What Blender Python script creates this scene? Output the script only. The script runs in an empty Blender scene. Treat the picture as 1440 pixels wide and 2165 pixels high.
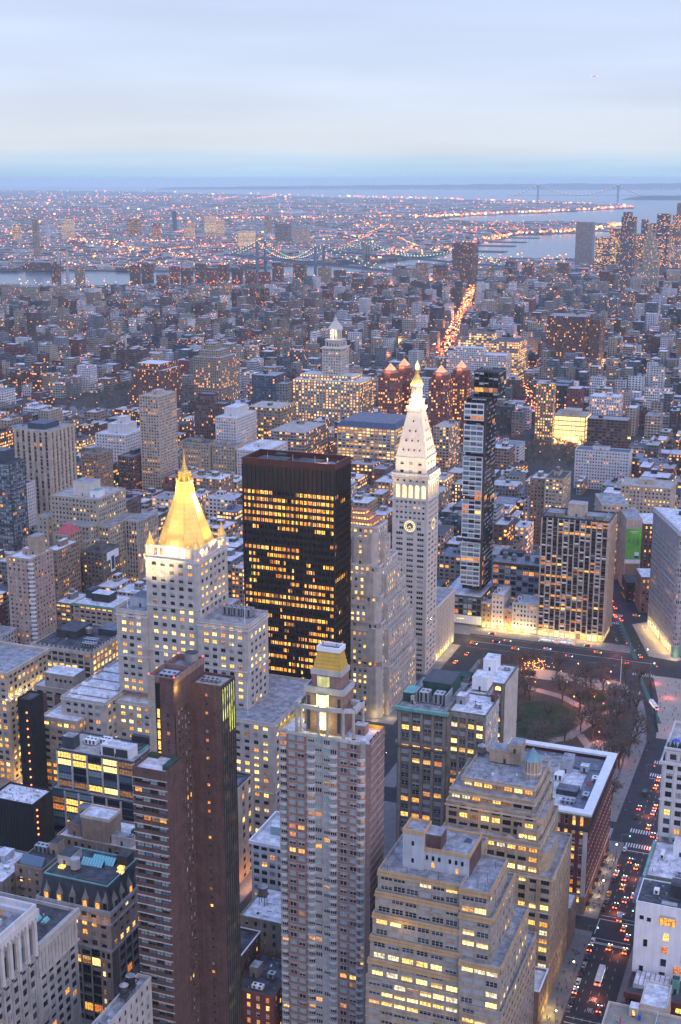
import bpy, bmesh, math, random
from mathutils import Vector, Matrix
sc = bpy.context.scene
COL = sc.collection
R = random.Random(11)
rad = math.radians
# ---------------------------------------------------------------- camera
# world axes: +X = west across town, +Y = downtown along the avenues, Z up, metres
CAMZ = 320.0; PITCH = 14.3; YAW = 21.0; FPX = 2773.0
cam = bpy.data.cameras.new('camera'); camo = bpy.data.objects.new('camera', cam); COL.objects.link(camo)
cam.sensor_fit = 'VERTICAL'; cam.sensor_height = 36; cam.sensor_width = 24
cam.lens = 36*FPX/2165; cam.clip_start = 1; cam.clip_end = 200000
camo.location = (0, 0, CAMZ); camo.rotation_euler = (rad(90-PITCH), 0, rad(YAW))
sc.camera = camo
# ---------------------------------------------------------------- sky
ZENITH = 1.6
SUN_AZ = (0.80, -0.60); SUN_EL = 28
w = bpy.data.worlds.new('World'); sc.world = w; w.use_nodes = True
nt = w.node_tree; nt.nodes.clear(); L = nt.links.new
def N(t, **k):
    n = nt.nodes.new(t)
    for a, b in k.items(): setattr(n, a, b)
    return n
out = N('ShaderNodeOutputWorld'); bg1 = N('ShaderNodeBackground'); bg2 = N('ShaderNodeBackground'); add = N('ShaderNodeAddShader')
sky = N('ShaderNodeTexSky', sky_type='NISHITA', sun_disc=False)
sky.sun_elevation = rad(3); sky.sun_rotation = math.atan2(SUN_AZ[0], SUN_AZ[1]); sky.altitude = 300
bg1.inputs[1].default_value = 0.03
L(sky.outputs[0], bg1.inputs[0])
tc = N('ShaderNodeTexCoord'); sep = N('ShaderNodeSeparateXYZ'); L(tc.outputs['Generated'], sep.inputs[0])
# thin stratus streaks bend the elevation a little before it picks its colour
mp = N('ShaderNodeMapping'); mp.inputs['Scale'].default_value = (2.2, 2.2, 60); L(tc.outputs['Generated'], mp.inputs[0])
nz = N('ShaderNodeTexNoise'); nz.inputs['Scale'].default_value = 1.6; nz.inputs['Detail'].default_value = 5; nz.inputs['Roughness'].default_value = .55; L(mp.outputs[0], nz.inputs[0])
ma = N('ShaderNodeMath', operation='MULTIPLY_ADD'); L(nz.outputs[0], ma.inputs[0]); ma.inputs[1].default_value = .022; ma.inputs[2].default_value = -.011
ad = N('ShaderNodeMath', operation='ADD'); L(sep.outputs[2], ad.inputs[0]); L(ma.outputs[0], ad.inputs[1])
mr = N('ShaderNodeMapRange'); mr.inputs[1].default_value = -0.02; mr.inputs[2].default_value = 0.30; L(ad.outputs[0], mr.inputs[0])
cr = N('ShaderNodeValToRGB'); L(mr.outputs[0], cr.inputs[0])
def s2l(*c): return tuple((x/255/12.92 if x <= 10 else ((x/255+.055)/1.055)**2.4) for x in c)+(1,)
stops = [(0.0, (158, 190, 222)), (.0625, (160, 193, 226)), (.078, (165, 199, 232)), (.10, (182, 209, 234)), (.125, (198, 213, 230)), (.17, (200, 213, 231)), (.22, (197, 211, 236)), (.29, (193, 208, 239)), (.42, (188, 204, 238)), (1.0, (152, 179, 241))]
e = cr.color_ramp.elements
for i, (p, c) in enumerate(stops):
    el = e[i] if i < 2 else e.new(p)
    el.position = p; el.color = s2l(*c)
# broad light patches in the overcast
nz2 = N('ShaderNodeTexNoise'); mp2 = N('ShaderNodeMapping'); mp2.inputs['Scale'].default_value = (3, 3, 26); L(tc.outputs['Generated'], mp2.inputs[0]); L(mp2.outputs[0], nz2.inputs[0])
nz2.inputs['Scale'].default_value = 1.3; nz2.inputs['Detail'].default_value = 4
mr2 = N('ShaderNodeMapRange'); L(nz2.outputs[0], mr2.inputs[0]); mr2.inputs[1].default_value = .3; mr2.inputs[2].default_value = .7; mr2.inputs[3].default_value = .93; mr2.inputs[4].default_value = 1.06
mx = N('ShaderNodeVectorMath', operation='SCALE'); L(cr.outputs[0], mx.inputs[0]); L(mr2.outputs[0], mx.inputs['Scale'])
# an overcast sky is brighter overhead than at the horizon
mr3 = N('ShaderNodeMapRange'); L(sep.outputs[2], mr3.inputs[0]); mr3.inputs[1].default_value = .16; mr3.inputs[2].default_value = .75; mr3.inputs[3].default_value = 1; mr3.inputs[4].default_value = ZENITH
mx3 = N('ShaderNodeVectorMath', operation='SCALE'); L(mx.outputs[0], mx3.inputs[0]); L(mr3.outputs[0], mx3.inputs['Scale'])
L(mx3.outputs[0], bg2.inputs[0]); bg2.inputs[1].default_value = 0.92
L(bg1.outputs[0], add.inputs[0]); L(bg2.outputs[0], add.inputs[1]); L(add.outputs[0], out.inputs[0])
# ---------------------------------------------------------------- sun: the broad afterglow in the north-west
sd = bpy.data.lights.new('sun', 'SUN'); so = bpy.data.objects.new('sun', sd); COL.objects.link(so)
sd.energy = 1.25; sd.angle = rad(70); sd.color = (1.0, .77, .66)
so.rotation_euler = Vector((SUN_AZ[0]*math.cos(rad(SUN_EL)), SUN_AZ[1]*math.cos(rad(SUN_EL)), math.sin(rad(SUN_EL)))).to_track_quat('Z', 'Y').to_euler()
vs = sc.view_settings; vs.view_transform = 'Standard'; vs.look = 'None'; vs.exposure = 0.25; vs.gamma = 1
try: sc.cycles.use_denoising = True; sc.cycles.denoiser = 'OPENIMAGEDENOISE'
except Exception: pass
sc.cycles.max_bounces = 6; sc.cycles.diffuse_bounces = 2; sc.cycles.glossy_bounces = 3; sc.cycles.volume_bounces = 3; sc.cycles.transmission_bounces = 2
sc.cycles.sample_clamp_indirect = 4; sc.cycles.caustics_reflective = False; sc.cycles.caustics_refractive = False
# ---------------------------------------------------------------- projection (used only to rank what shows largest)
cp, sp, cy_, sy_ = math.cos(rad(PITCH)), math.sin(rad(PITCH)), math.cos(rad(YAW)), math.sin(rad(YAW))
def proj(x, y, z):
    fh = -x*sy_+y*cy_; r = x*cy_+y*sy_; u = z-CAMZ
    f = fh*cp-u*sp; uu = fh*sp+u*cp
    return (720+FPX*r/f, 1082.5-FPX*uu/f, f)
# ---------------------------------------------------------------- materials
M = {}
def newmat(name):
    m = bpy.data.materials.new(name); m.use_nodes = True; M[name] = m
    n = m.node_tree.nodes; b = n['Principled BSDF']
    return m, m.node_tree, n, b
def mnode(t, typ, **k):
    n = t.nodes.new(typ)
    for a, b in k.items(): setattr(n, a, b)
    return n
def wall(name, c, var=.18, rough=.85, sc_=.25, streak=.14, spec=.3, metal=0, brick=False):
    m, t, n, b = newmat(name)
    g = mnode(t, 'ShaderNodeNewGeometry')
    a = mnode(t, 'ShaderNodeTexNoise'); a.inputs['Scale'].default_value = sc_; a.inputs['Detail'].default_value = 6; t.links.new(g.outputs['Position'], a.inputs[0])
    mpp = mnode(t, 'ShaderNodeMapping'); mpp.inputs['Scale'].default_value = (.9, .9, .05); t.links.new(g.outputs['Position'], mpp.inputs[0])
    s = mnode(t, 'ShaderNodeTexNoise'); s.inputs['Scale'].default_value = 1.0; s.inputs['Detail'].default_value = 4; t.links.new(mpp.outputs[0], s.inputs[0])
    r1 = mnode(t, 'ShaderNodeMapRange'); t.links.new(a.outputs[0], r1.inputs[0]); r1.inputs[1].default_value = .3; r1.inputs[2].default_value = .7; r1.inputs[3].default_value = 1-var; r1.inputs[4].default_value = 1+var
    r2 = mnode(t, 'ShaderNodeMapRange'); t.links.new(s.outputs[0], r2.inputs[0]); r2.inputs[1].default_value = .3; r2.inputs[2].default_value = .7; r2.inputs[3].default_value = 1-streak; r2.inputs[4].default_value = 1+streak*.6
    mu = mnode(t, 'ShaderNodeMath', operation='MULTIPLY'); t.links.new(r1.outputs[0], mu.inputs[0]); t.links.new(r2.outputs[0], mu.inputs[1])
    last = mu
    if brick:
        sx = mnode(t, 'ShaderNodeSeparateXYZ'); t.links.new(g.outputs['Position'], sx.inputs[0])
        wv = mnode(t, 'ShaderNodeMath', operation='MULTIPLY'); t.links.new(sx.outputs[2], wv.inputs[0]); wv.inputs[1].default_value = 2.2
        fl = mnode(t, 'ShaderNodeMath', operation='FLOOR'); t.links.new(wv.outputs[0], fl.inputs[0])
        xy = mnode(t, 'ShaderNodeMath', operation='ADD'); t.links.new(sx.outputs[0], xy.inputs[0]); t.links.new(sx.outputs[1], xy.inputs[1])
        x2 = mnode(t, 'ShaderNodeMath', operation='FLOOR'); t.links.new(xy.outputs[0], x2.inputs[0])
        cb = mnode(t, 'ShaderNodeCombineXYZ'); t.links.new(x2.outputs[0], cb.inputs[0]); t.links.new(fl.outputs[0], cb.inputs[1])
        wn = mnode(t, 'ShaderNodeTexWhiteNoise'); t.links.new(cb.outputs[0], wn.inputs[0])
        r3 = mnode(t, 'ShaderNodeMapRange'); t.links.new(wn.outputs[0], r3.inputs[0]); r3.inputs[3].default_value = .86; r3.inputs[4].default_value = 1.12
        m3 = mnode(t, 'ShaderNodeMath', operation='MULTIPLY'); t.links.new(mu.outputs[0], m3.inputs[0]); t.links.new(r3.outputs[0], m3.inputs[1]); last = m3
    v = mnode(t, 'ShaderNodeVectorMath', operation='SCALE'); v.inputs[0].default_value = c[:3]; t.links.new(last.outputs[0], v.inputs['Scale'])
    t.links.new(v.outputs[0], b.inputs['Base Color'])
    b.inputs['Roughness'].default_value = rough; b.inputs['Specular IOR Level'].default_value = spec; b.inputs['Metallic'].default_value = metal
    return m
def plain(name, c, rough=.6, metal=0, spec=.5):
    m, t, n, b = newmat(name)
    b.inputs['Base Color'].default_value = (*c, 1); b.inputs['Roughness'].default_value = rough; b.inputs['Metallic'].default_value = metal; b.inputs['Specular IOR Level'].default_value = spec
    return m
def lit(name, c, st, lo=.35, hi=1.35, scale=.9, sample=False, noise=True):
    m, t, n, b = newmat(name)
    b.inputs['Base Color'].default_value = (.05, .05, .05, 1); b.inputs['Roughness'].default_value = .25
    b.inputs['Emission Color'].default_value = (*c, 1)
    if noise:
        g = mnode(t, 'ShaderNodeNewGeometry'); a = mnode(t, 'ShaderNodeTexNoise'); a.inputs['Scale'].default_value = scale; a.inputs['Detail'].default_value = 3
        t.links.new(g.outputs['Position'], a.inputs[0])
        r1 = mnode(t, 'ShaderNodeMapRange'); t.links.new(a.outputs[0], r1.inputs[0]); r1.inputs[1].default_value = .32; r1.inputs[2].default_value = .66; r1.inputs[3].default_value = lo*st; r1.inputs[4].default_value = hi*st
        t.links.new(r1.outputs[0], b.inputs['Emission Strength'])
    else: b.inputs['Emission Strength'].default_value = st
    if not sample: m.cycles.emission_sampling = 'NONE'
    return m
# stone, brick, metal
wall('limestone', (.44, .405, .37)); wall('limestone_clean', (.55, .505, .46), .08, streak=.10); wall('limestone_trim', (.56, .53, .50), .12)
wall('tan_brick', (.36, .285, .205), brick=True); wall('tan_trim', (.48, .42, .36)); wall('buff_band', (.46, .31, .16), .12); wall('grey_buff', (.32, .28, .235), brick=True)
wall('brown_brick', (.112, .066, .06), .2, brick=True, streak=.2); wall('pink_brick', (.25, .16, .14), .14, brick=True); wall('red_brick', (.165, .058, .05), .2, brick=True)
wall('condo_stone', (.37, .345, .325)); wall('dark_bronze', (.030, .021, .018), .2, .38, spec=.5); wall('bronze_top', (.085, .030, .022), .2, .45)
wall('grey_stone', (.225, .205, .18), .22, streak=.25); wall('pale_grey_stone', (.42, .41, .40)); wall('dark_stone', (.16, .135, .115), .25, streak=.25)
wall('brown_stone', (.27, .19, .14), .2); wall('white_paint', (.74, .75, .79), .06, .6, streak=.10); wall('white_stone', (.55, .545, .55), .1)
wall('concrete', (.28, .25, .22)); wall('beige_concrete', (.43, .36, .29)); wall('blue_metal', (.055, .07, .10), .15, .4); wall('slate', (.05, .055, .07), .25, .5)
wall('copper_green', (.17, .36, .33), .2); wall('dark_green', (.035, .075, .065), .2); wall('netting', (.020, .020, .022), .35, streak=.35); wall('charcoal', (.05, .05, .055), .25)
wall('flat_stone', (.42, .415, .43), .14); wall('aluminium', (.42, .43, .45), .1, .4, metal=.6); wall('white_slab', (.66, .68, .70), .06, .5)
wall('ornate_grey', (.34, .335, .34), .2, streak=.25); wall('ornate_pink', (.34, .26, .22), .2, streak=.2); wall('gold', (.86, .56, .17), .10, .42, metal=.35, streak=.05); wall('gold_dull', (.62, .40, .08), .10, .45, metal=.2)
wall('loft_blue', (.20, .24, .33)); wall('teal_cone', (.16, .30, .36), .12, .6); wall('penthouse_grey', (.40, .43, .48), .10, streak=.22); wall('yellow_wall', (.66, .44, .06), .1)
wall('copper_pink', (.40, .17, .12), .2); wall('pink_roof', (.42, .10, .12), .15); wall('billboard_green', (.13, .42, .06), .25, .6, .12); wall('wood_tank', (.20, .14, .10), .25); wall('deck_wood', (.26, .235, .19), .2)
wall('navy_roof', (.055, .075, .13), .2, .5); wall('green_leaf', (.035, .07, .03), .4, sc_=3)
# roofs
wall('roof_white', (.58, .58, .615), .34, .8, .30, .28); wall('roof_grey', (.27, .27, .29), .42, .85, .28, .3); wall('roof_dark', (.07, .07, .08), .5, .8, .3, .3); wall('roof_blue', (.145, .155, .19), .4, .7, .3, .3); wall('roof_tan', (.38, .345, .325), .32, .85, .3, .28)
plain('steel', (.33, .34, .36), .45, .6); plain('dark_steel', (.03, .032, .036), .5); plain('white_metal', (.75, .76, .78), .5); plain('frame_dark', (.03, .03, .034), .5); plain('frame_pale', (.42, .42, .41), .6); plain('frame_black', (.012, .012, .014), .4); plain('frame_bronze', (.03, .02, .016), .45); plain('lead_red', (.5, .08, .05), .5)
# glass
plain('glass_dark', (.012, .015, .022), .10); plain('glass_mid', (.045, .055, .075), .12); plain('glass_blind', (.34, .35, .36), .35); plain('glass_teal', (.24, .35, .38), .14); plain('glass_blue', (.10, .16, .22), .10); plain('glass_black', (.006, .007, .009), .06)
# lit windows
lit('lit_yellow', (1.0, .54, .11), 1.75, .25, 1.5, 1.5); lit('lit_bright', (1.0, .68, .22), 2.3, .35, 1.4, 1.5); lit('lit_amber', (1.0, .38, .055), 1.3, .25, 1.5, 1.5); lit('lit_orange', (1.0, .28, .05), .75); lit('lit_dim', (.9, .40, .12), .30); lit('lit_pale', (1.0, .78, .46), 1.25, .3)
lit('lit_flood', (1.0, .86, .22), 3.2, .75, 1.3, .35); lit('lit_green', (.75, .80, .16), 1.0, .1, 1.5, .35); lit('lit_shop', (1.0, .66, .22), 2.4, .4)
lit('blind_lit', (1.0, .52, .20), .62, .5, 1.3, 1.2)
PAL = {'off': ['glass_dark']*5+['glass_mid']*2+['glass_blind'], 'office': ['lit_yellow']*5+['lit_bright']*3+['lit_amber']*3+['lit_pale']+['lit_dim']*2+['lit_orange'],
       'amber': ['lit_amber']*6+['lit_yellow']*5+['lit_orange']*2+['lit_dim'], 'home': ['lit_orange']*4+['lit_amber']*3+['lit_dim']*2+['lit_yellow'],
       'bright': ['lit_bright']*5+['lit_yellow']*4+['lit_pale']*2+['lit_amber']*2+['lit_dim'], 'condo_off': ['glass_teal']*4+['glass_dark']*5+['glass_mid']*2+['glass_blind'], 'black': ['glass_black']*3+['glass_dark'], 'mad_off': ['glass_black']*4+['glass_dark']*2,
       'pale_off': ['glass_dark']*3+['glass_mid']*3+['glass_blind']*3, 'teal_off': ['glass_dark']*4+['glass_blue']*3+['glass_teal']*3}
# ---------------------------------------------------------------- mesh builder
class MB:
    def __init__(s): s.v = []; s.f = []; s.mi = []; s.mats = []; s.sm = False
    def m(s, mat):
        if mat not in s.mats: s.mats.append(mat)
        return s.mats.index(mat)
    def poly(s, pts, mat):
        i = len(s.v); s.v.extend(pts); s.f.append(tuple(range(i, i+len(pts)))); s.mi.append(s.m(mat))
    def box(s, x0, x1, y0, y1, z0, z1, mat, top=None, bot=False):
        a, b, c, d = (x0, y0), (x1, y0), (x1, y1), (x0, y1)
        s.prism([a, b, c, d], z0, z1, mat, top, bot)
    def prism(s, P, z0, z1, mat, top=None, bot=False, cap=True, P2=None):
        i = len(s.v); n = len(P); Q = P2 or P
        s.v.extend([(p[0], p[1], z0) for p in P]); s.v.extend([(p[0], p[1], z1) for p in Q])
        k = s.m(mat)
        for j in range(n):
            s.f.append((i+j, i+(j+1) % n, i+n+(j+1) % n, i+n+j)); s.mi.append(k)
        if cap: s.f.append(tuple(i+n+j for j in range(n))); s.mi.append(s.m(top or mat))
        if bot: s.f.append(tuple(i+j for j in range(n-1, -1, -1))); s.mi.append(k)
    def ring(s, x0, x1, y0, y1, z0, z1, t, mat):           # hollow square band of thickness t
        s.box(x0, x1, y0, y0+t, z0, z1, mat, bot=True); s.box(x0, x1, y1-t, y1, z0, z1, mat, bot=True)
        s.box(x0, x0+t, y0+t, y1-t, z0, z1, mat, bot=True); s.box(x1-t, x1, y0+t, y1-t, z0, z1, mat, bot=True)
    def frus(s, cx, cy, n, r0, z0, r1, z1, mat, rot=0., cap=True, sx=1., sy=1.):
        c = [(math.cos(rot+2*math.pi*j/n)*sx, math.sin(rot+2*math.pi*j/n)*sy) for j in range(n)]
        s.prism([(cx+a*r0, cy+b*r0) for a, b in c], z0, z1, mat, cap=cap and r1 > .01, P2=[(cx+a*r1, cy+b*r1) for a, b in c])
    def lathe(s, cx, cy, n, prof, mat, rot=0.):
        for (r0, z0), (r1, z1) in zip(prof[:-1], prof[1:]): s.frus(cx, cy, n, r0, z0, r1, z1, mat, rot, cap=False)
        if prof[-1][0] > .05: s.poly([(cx+math.cos(rot+2*math.pi*j/n)*prof[-1][0], cy+math.sin(rot+2*math.pi*j/n)*prof[-1][0], prof[-1][1]) for j in range(n)], mat)
    def tube(s, a, b, r0, r1, mat, n=6):
        a = Vector(a); b = Vector(b); d = (b-a)
        if d.length < 1e-6: return
        q = d.to_track_quat('Z', 'Y'); i = len(s.v)
        for p, r in ((a, r0), (b, r1)):
            for j in range(n): s.v.append(tuple(p+q @ Vector((math.cos(2*math.pi*j/n)*r, math.sin(2*math.pi*j/n)*r, 0))))
        k = s.m(mat)
        for j in range(n): s.f.append((i+j, i+(j+1) % n, i+n+(j+1) % n, i+n+j)); s.mi.append(k)
        s.f.append(tuple(i+n+j for j in range(n))); s.mi.append(k)
    def build(s, name, parent=None, loc=None, smooth=False):
        me = bpy.data.meshes.new(name); o_ = Vector(parent.location) if parent and loc is None else Vector(loc or (0, 0, 0))
        me.from_pydata([(x-o_.x, y-o_.y, z-o_.z) for x, y, z in s.v], [], s.f)
        for k in s.mats: me.materials.append(M[k])
        me.polygons.foreach_set('material_index', s.mi)
        if smooth: me.polygons.foreach_set('use_smooth', [True]*len(s.f))
        me.update()
        o = bpy.data.objects.new(name, me); COL.objects.link(o)
        if parent: o.parent = parent
        elif loc: o.location = loc
        return o
def tag(o, label=None, cat=None, group=None, kind=None):
    for k, v_ in (('label', label), ('category', cat), ('group', group), ('kind', kind)):
        if v_: o[k] = v_
    return o
def thing(name, loc, label, cat, group=None, rz=0):
    o = bpy.data.objects.new(name, None); COL.objects.link(o); o.location = loc; o.rotation_euler = (0, 0, rz); o.empty_display_size = 2
    return tag(o, label, cat, group)
# ---------------------------------------------------------------- facades with real openings
def style(**k):
    d = dict(bay=3.6, fh=3.75, ww=2.2, wh=2.0, sill=.95, wall='limestone', n=2, lit=.4, pal='office', off='off', frame='frame_dark', depth=.28, arch=(), pier=None, band=None, m0=1.0, rail=True, rowvar=1.0, skip=0)
    d.update(k); return d
def fac(mb, wins, p0, u, W, z0, z1, st):
    nx_, ny_ = u[1], -u[0]; wm = st['wall']
    nz_ = max(1, int(round((z1-z0)/st['fh']))); fh = (z1-z0)/nz_
    m0, m1 = st['m0'] if isinstance(st['m0'], tuple) else (st['m0'], st['m0'])
    if W-m0-m1 < 1: m0 = m1 = W*.1
    nb = max(1, int(round((W-m0-m1)/st['bay']))); bay = (W-m0-m1)/nb
    ww = min(st['ww'], bay*.94); wh = min(st['wh'], fh*.92); sill = min(st['sill'], fh-wh-.08); d = st['depth']
    def P(a, z, o=0.): return (p0[0]+u[0]*a+nx_*o, p0[1]+u[1]*a+ny_*o, z)
    def q(a0, a1, za, zb, mat=wm, o=0.): mb.poly([P(a0, za, o), P(a1, za, o), P(a1, zb, o), P(a0, zb, o)], mat)
    zprev = z0
    for k in range(nz_):
        zs = z0+k*fh+sill; zt = zs+wh; q(0, W, zprev, zs); zprev = zt
        aprev = 0.; rowp = st['lit']*(1+st['rowvar']*(R.random()*1.5-.75)) if R.random() > .12*st['rowvar'] else st['lit']*.15
        if 'rowp' in st: rowp = st['rowp'](nz_-1-k)
        run = None
        for b in range(nb):
            ac = m0+(b+.5)*bay; a0 = ac-ww/2; a1 = ac+ww/2
            q(aprev, a0, zs, zt); aprev = a1
            mb.poly([P(a0, zs), P(a1, zs), P(a1, zs, -d), P(a0, zs, -d)], wm); mb.poly([P(a0, zt, -d), P(a1, zt, -d), P(a1, zt), P(a0, zt)], wm)
            mb.poly([P(a0, zs), P(a0, zs, -d), P(a0, zt, -d), P(a0, zt)], wm); mb.poly([P(a1, zs, -d), P(a1, zs), P(a1, zt), P(a1, zt, -d)], wm)
            if (nz_-1-k) in st['arch']:
                r_ = ww/2; hh = min(r_, wh*.45); pr = None
                for j in range(7):
                    th = math.pi*(1-j/6); aa = ac+math.cos(th)*r_; zz = zt-hh+math.sin(th)*hh
                    if pr: mb.poly([P(pr[0], pr[1], -.02), P(aa, zz, -.02), P(aa, zt, -.02), P(pr[0], zt, -.02)], wm)
                    pr = (aa, zz)
            if run is not None and R.random() < st.get('stick', .55): on = run
            else: on = R.random() < rowp
            run = on
            mat = R.choice(PAL[st['pal']] if on else PAL[st['off']])
            c = P(ac, zs+wh/2, -d+.02); wins.append((c, u, ww, wh, st['n'], st['rail'], mat, st['frame'], (R.choice((0, 0, .28, .5)) if wh > 1.3 and ww < 4.9 and st.get('blinds', True) else 0)))
        q(aprev, W, zs, zt)
    q(0, W, zprev, z1)
    if st['pier']:
        pw, pd, pm = st['pier']
        for b in range(nb+1):
            a = m0+b*bay
            A, B = max(0, a-pw/2), min(W, a+pw/2)
            mb.poly([P(A, z0, pd), P(B, z0, pd), P(B, z1, pd), P(A, z1, pd)], pm)
            mb.poly([P(A, z0), P(A, z0, pd), P(A, z1, pd), P(A, z1)], pm); mb.poly([P(B, z0, pd), P(B, z0), P(B, z1), P(B, z1, pd)], pm); mb.poly([P(A, z1), P(A, z1, pd), P(B, z1, pd), P(B, z1)], pm)
    if st['band']:
        every, bh, bd, bm = st['band']; k = nz_ if every > 0 else 0
        while k > 0:
            z = z0+k*fh-.05
            A, B = -bd, W+bd
            mb.poly([P(A, z-bh, bd), P(B, z-bh, bd), P(B, z, bd), P(A, z, bd)], bm); mb.poly([P(A, z), P(A, z, bd), P(B, z, bd), P(B, z)][::-1], bm)
            mb.poly([P(A, z-bh), P(B, z-bh), P(B, z-bh, bd), P(A, z-bh, bd)][::-1], bm); mb.poly([P(A, z-bh), P(A, z-bh, bd), P(A, z, bd), P(A, z)], bm); mb.poly([P(B, z-bh, bd), P(B, z-bh), P(B, z), P(B, z, bd)], bm)
            k -= every
def blk(mb, wins, x0, x1, y0, y1, z0, z1, st, faces='NW', stW=None, roof='roof_grey', par=1.0, pt=.45, parmat=None):
    """One rectangular mass: windowed north / west faces, plain south / east faces, parapet and sunk roof."""
    stW = stW or st; wm = st['wall']
    if 'N' in faces: fac(mb, wins, (x0, y0), (1, 0), x1-x0, z0, z1, st)
    else: mb.poly([(x0, y0, z0), (x1, y0, z0), (x1, y0, z1), (x0, y0, z1)], wm)
    if 'W' in faces: fac(mb, wins, (x1, y0), (0, 1), y1-y0, z0, z1, stW)
    else: mb.poly([(x1, y0, z0), (x1, y1, z0), (x1, y1, z1), (x1, y0, z1)], wm)
    mb.poly([(x1, y1, z0), (x0, y1, z0), (x0, y1, z1), (x1, y1, z1)], wm); mb.poly([(x0, y1, z0), (x0, y0, z0), (x0, y0, z1), (x0, y1, z1)], wm)
    if roof:
        pm = parmat or wm
        if par > 0:
            mb.ring(x0-.06, x1+.06, y0-.06, y1+.06, z1, z1+par, pt, pm)
            mb.poly([(x0+pt-.1, y0+pt-.1, z1+.05), (x1-pt+.1, y0+pt-.1, z1+.05), (x1-pt+.1, y1-pt+.1, z1+.05), (x0+pt-.1, y1-pt+.1, z1+.05)], roof)
        else: mb.poly([(x0, y0, z1), (x1, y0, z1), (x1, y1, z1), (x0, y1, z1)], roof)
WCACHE = {}
def win_geo(mb, w_, h_, n, rail, frame, org=(0, 0, 0), u=(1, 0), pane='__pane', bl=0, on=False):
    nx_, ny_ = u[1], -u[0]
    def P(a, z, o=0.): return (org[0]+u[0]*a+nx_*o, org[1]+u[1]*a+ny_*o, org[2]+z)
    def q(a0, a1, za, zb, mat, o): mb.poly([P(a0, za, o), P(a1, za, o), P(a1, zb, o), P(a0, zb, o)], mat)
    q(-w_/2, w_/2, -h_/2, h_/2, pane, 0)
    t = .11
    q(-w_/2, -w_/2+t, -h_/2, h_/2, frame, .05); q(w_/2-t, w_/2, -h_/2, h_/2, frame, .05); q(-w_/2+t, w_/2-t, h_/2-t, h_/2, frame, .05); q(-w_/2+t, w_/2-t, -h_/2, -h_/2+t, frame, .05)
    for k in range(1, n):
        a = -w_/2+w_*k/n; q(a-.085, a+.085, -h_/2+t, h_/2-t, frame, .052)
    if bl: q(-w_/2+t, w_/2-t, h_/2-t-(h_-2*t)*bl, h_/2-t, 'blind_lit' if on else 'glass_blind', .02)
    if rail: q(-w_/2+t, w_/2-t, -.055, .055, frame, .048)
plain('__pane', (0, 0, 0))
def win_mesh(w_, h_, n, rail, frame, bl=0, on=False):
    k = (round(w_, 2), round(h_, 2), n, rail, frame, bl, on)
    if k not in WCACHE:
        b = MB(); win_geo(b, k[0], k[1], n, rail, frame, bl=bl, on=on)
        me = bpy.data.meshes.new('window'); me.from_pydata(b.v, [], b.f)
        for m_ in b.mats: me.materials.append(M[m_])
        me.polygons.foreach_set('material_index', b.mi); me.update(); WCACHE[k] = me
    return WCACHE[k]
NWIN = [0]
def put_windows(root, wins, limit=100, name='window'):
    """The windows that show largest become parts of their own; past the limit the rest are one part."""
    def rank(r):
        c, u = r[0], r[1]; x, y, f = proj(*c)
        vis = -10 < x < 1450 and 0 < y < 2175
        return (0 if vis else 1, f/(r[2]*r[3])**.5)
    wins.sort(key=rank)
    o_ = Vector(root.location)
    for (c, u, w_, h_, n, rail, mat, frame, *bl) in wins[:limit]:
        o = bpy.data.objects.new(name, win_mesh(w_, h_, n, rail, frame, bl[0] if bl else 0, mat.startswith('lit'))); COL.objects.link(o); o.parent = root
        o.location = Vector(c)-o_; o.rotation_euler = (0, 0, math.atan2(u[1], u[0]))
        o.material_slots[0].link = 'OBJECT'; o.material_slots[0].material = M[mat]; NWIN[0] += 1
    rest = wins[limit:]
    if rest:
        b = MB()
        for (c, u, w_, h_, n, rail, mat, frame, *bl) in rest: win_geo(b, w_, h_, n, rail, frame, c, u, mat, bl[0] if bl else 0, mat.startswith('lit'))
        tag(b.build('window_rows', root), kind='stuff')
# ---------------------------------------------------------------- roof furniture, each a part of its building
def bulkhead(root, x0, x1, y0, y1, z0, z1, mat='penthouse_grey', top='roof_grey', name='bulkhead'):
    b = MB(); b.box(x0, x1, y0, y1, z0, z1, mat, top); b.box(x0-.15, x1+.15, y0-.15, y0, z1-.35, z1+.12, mat); b.box(x1, x1+.15, y0, y1, z1-.35, z1+.12, mat)
    xm = (x0+x1)/2
    b.box(xm-.5, xm+.5, y0-.06, y0, z0, z0+2, 'frame_dark'); return b.build(name, root)
def water_tank(root, x, y, z, r=1.9, h=3.6, leg=2.6, mat='wood_tank'):
    b = MB()
    b.frus(x, y, 14, r, z+leg, r*.96, z+leg+h, mat)
    t = b.build('water_tank', root)
    k = MB(); k.frus(x, y, 14, r*1.1, z+leg+h, .05, z+leg+h+1.2, 'roof_grey', cap=False); k.build('tank_roof', t, loc=root.location)
    g = MB()
    for a in range(4):
        an = math.pi/4+a*math.pi/2; px_, py_ = x+math.cos(an)*r*.85, y+math.sin(an)*r*.85
        g.tube((px_, py_, z), (px_, py_, z+leg), .14, .14, 'dark_steel', 4)
    g.box(x-r, x+r, y-r, y+r, z+leg-.25, z+leg-.02, 'dark_steel', bot=True); g.build('tank_stand', t, loc=root.location)
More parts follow.
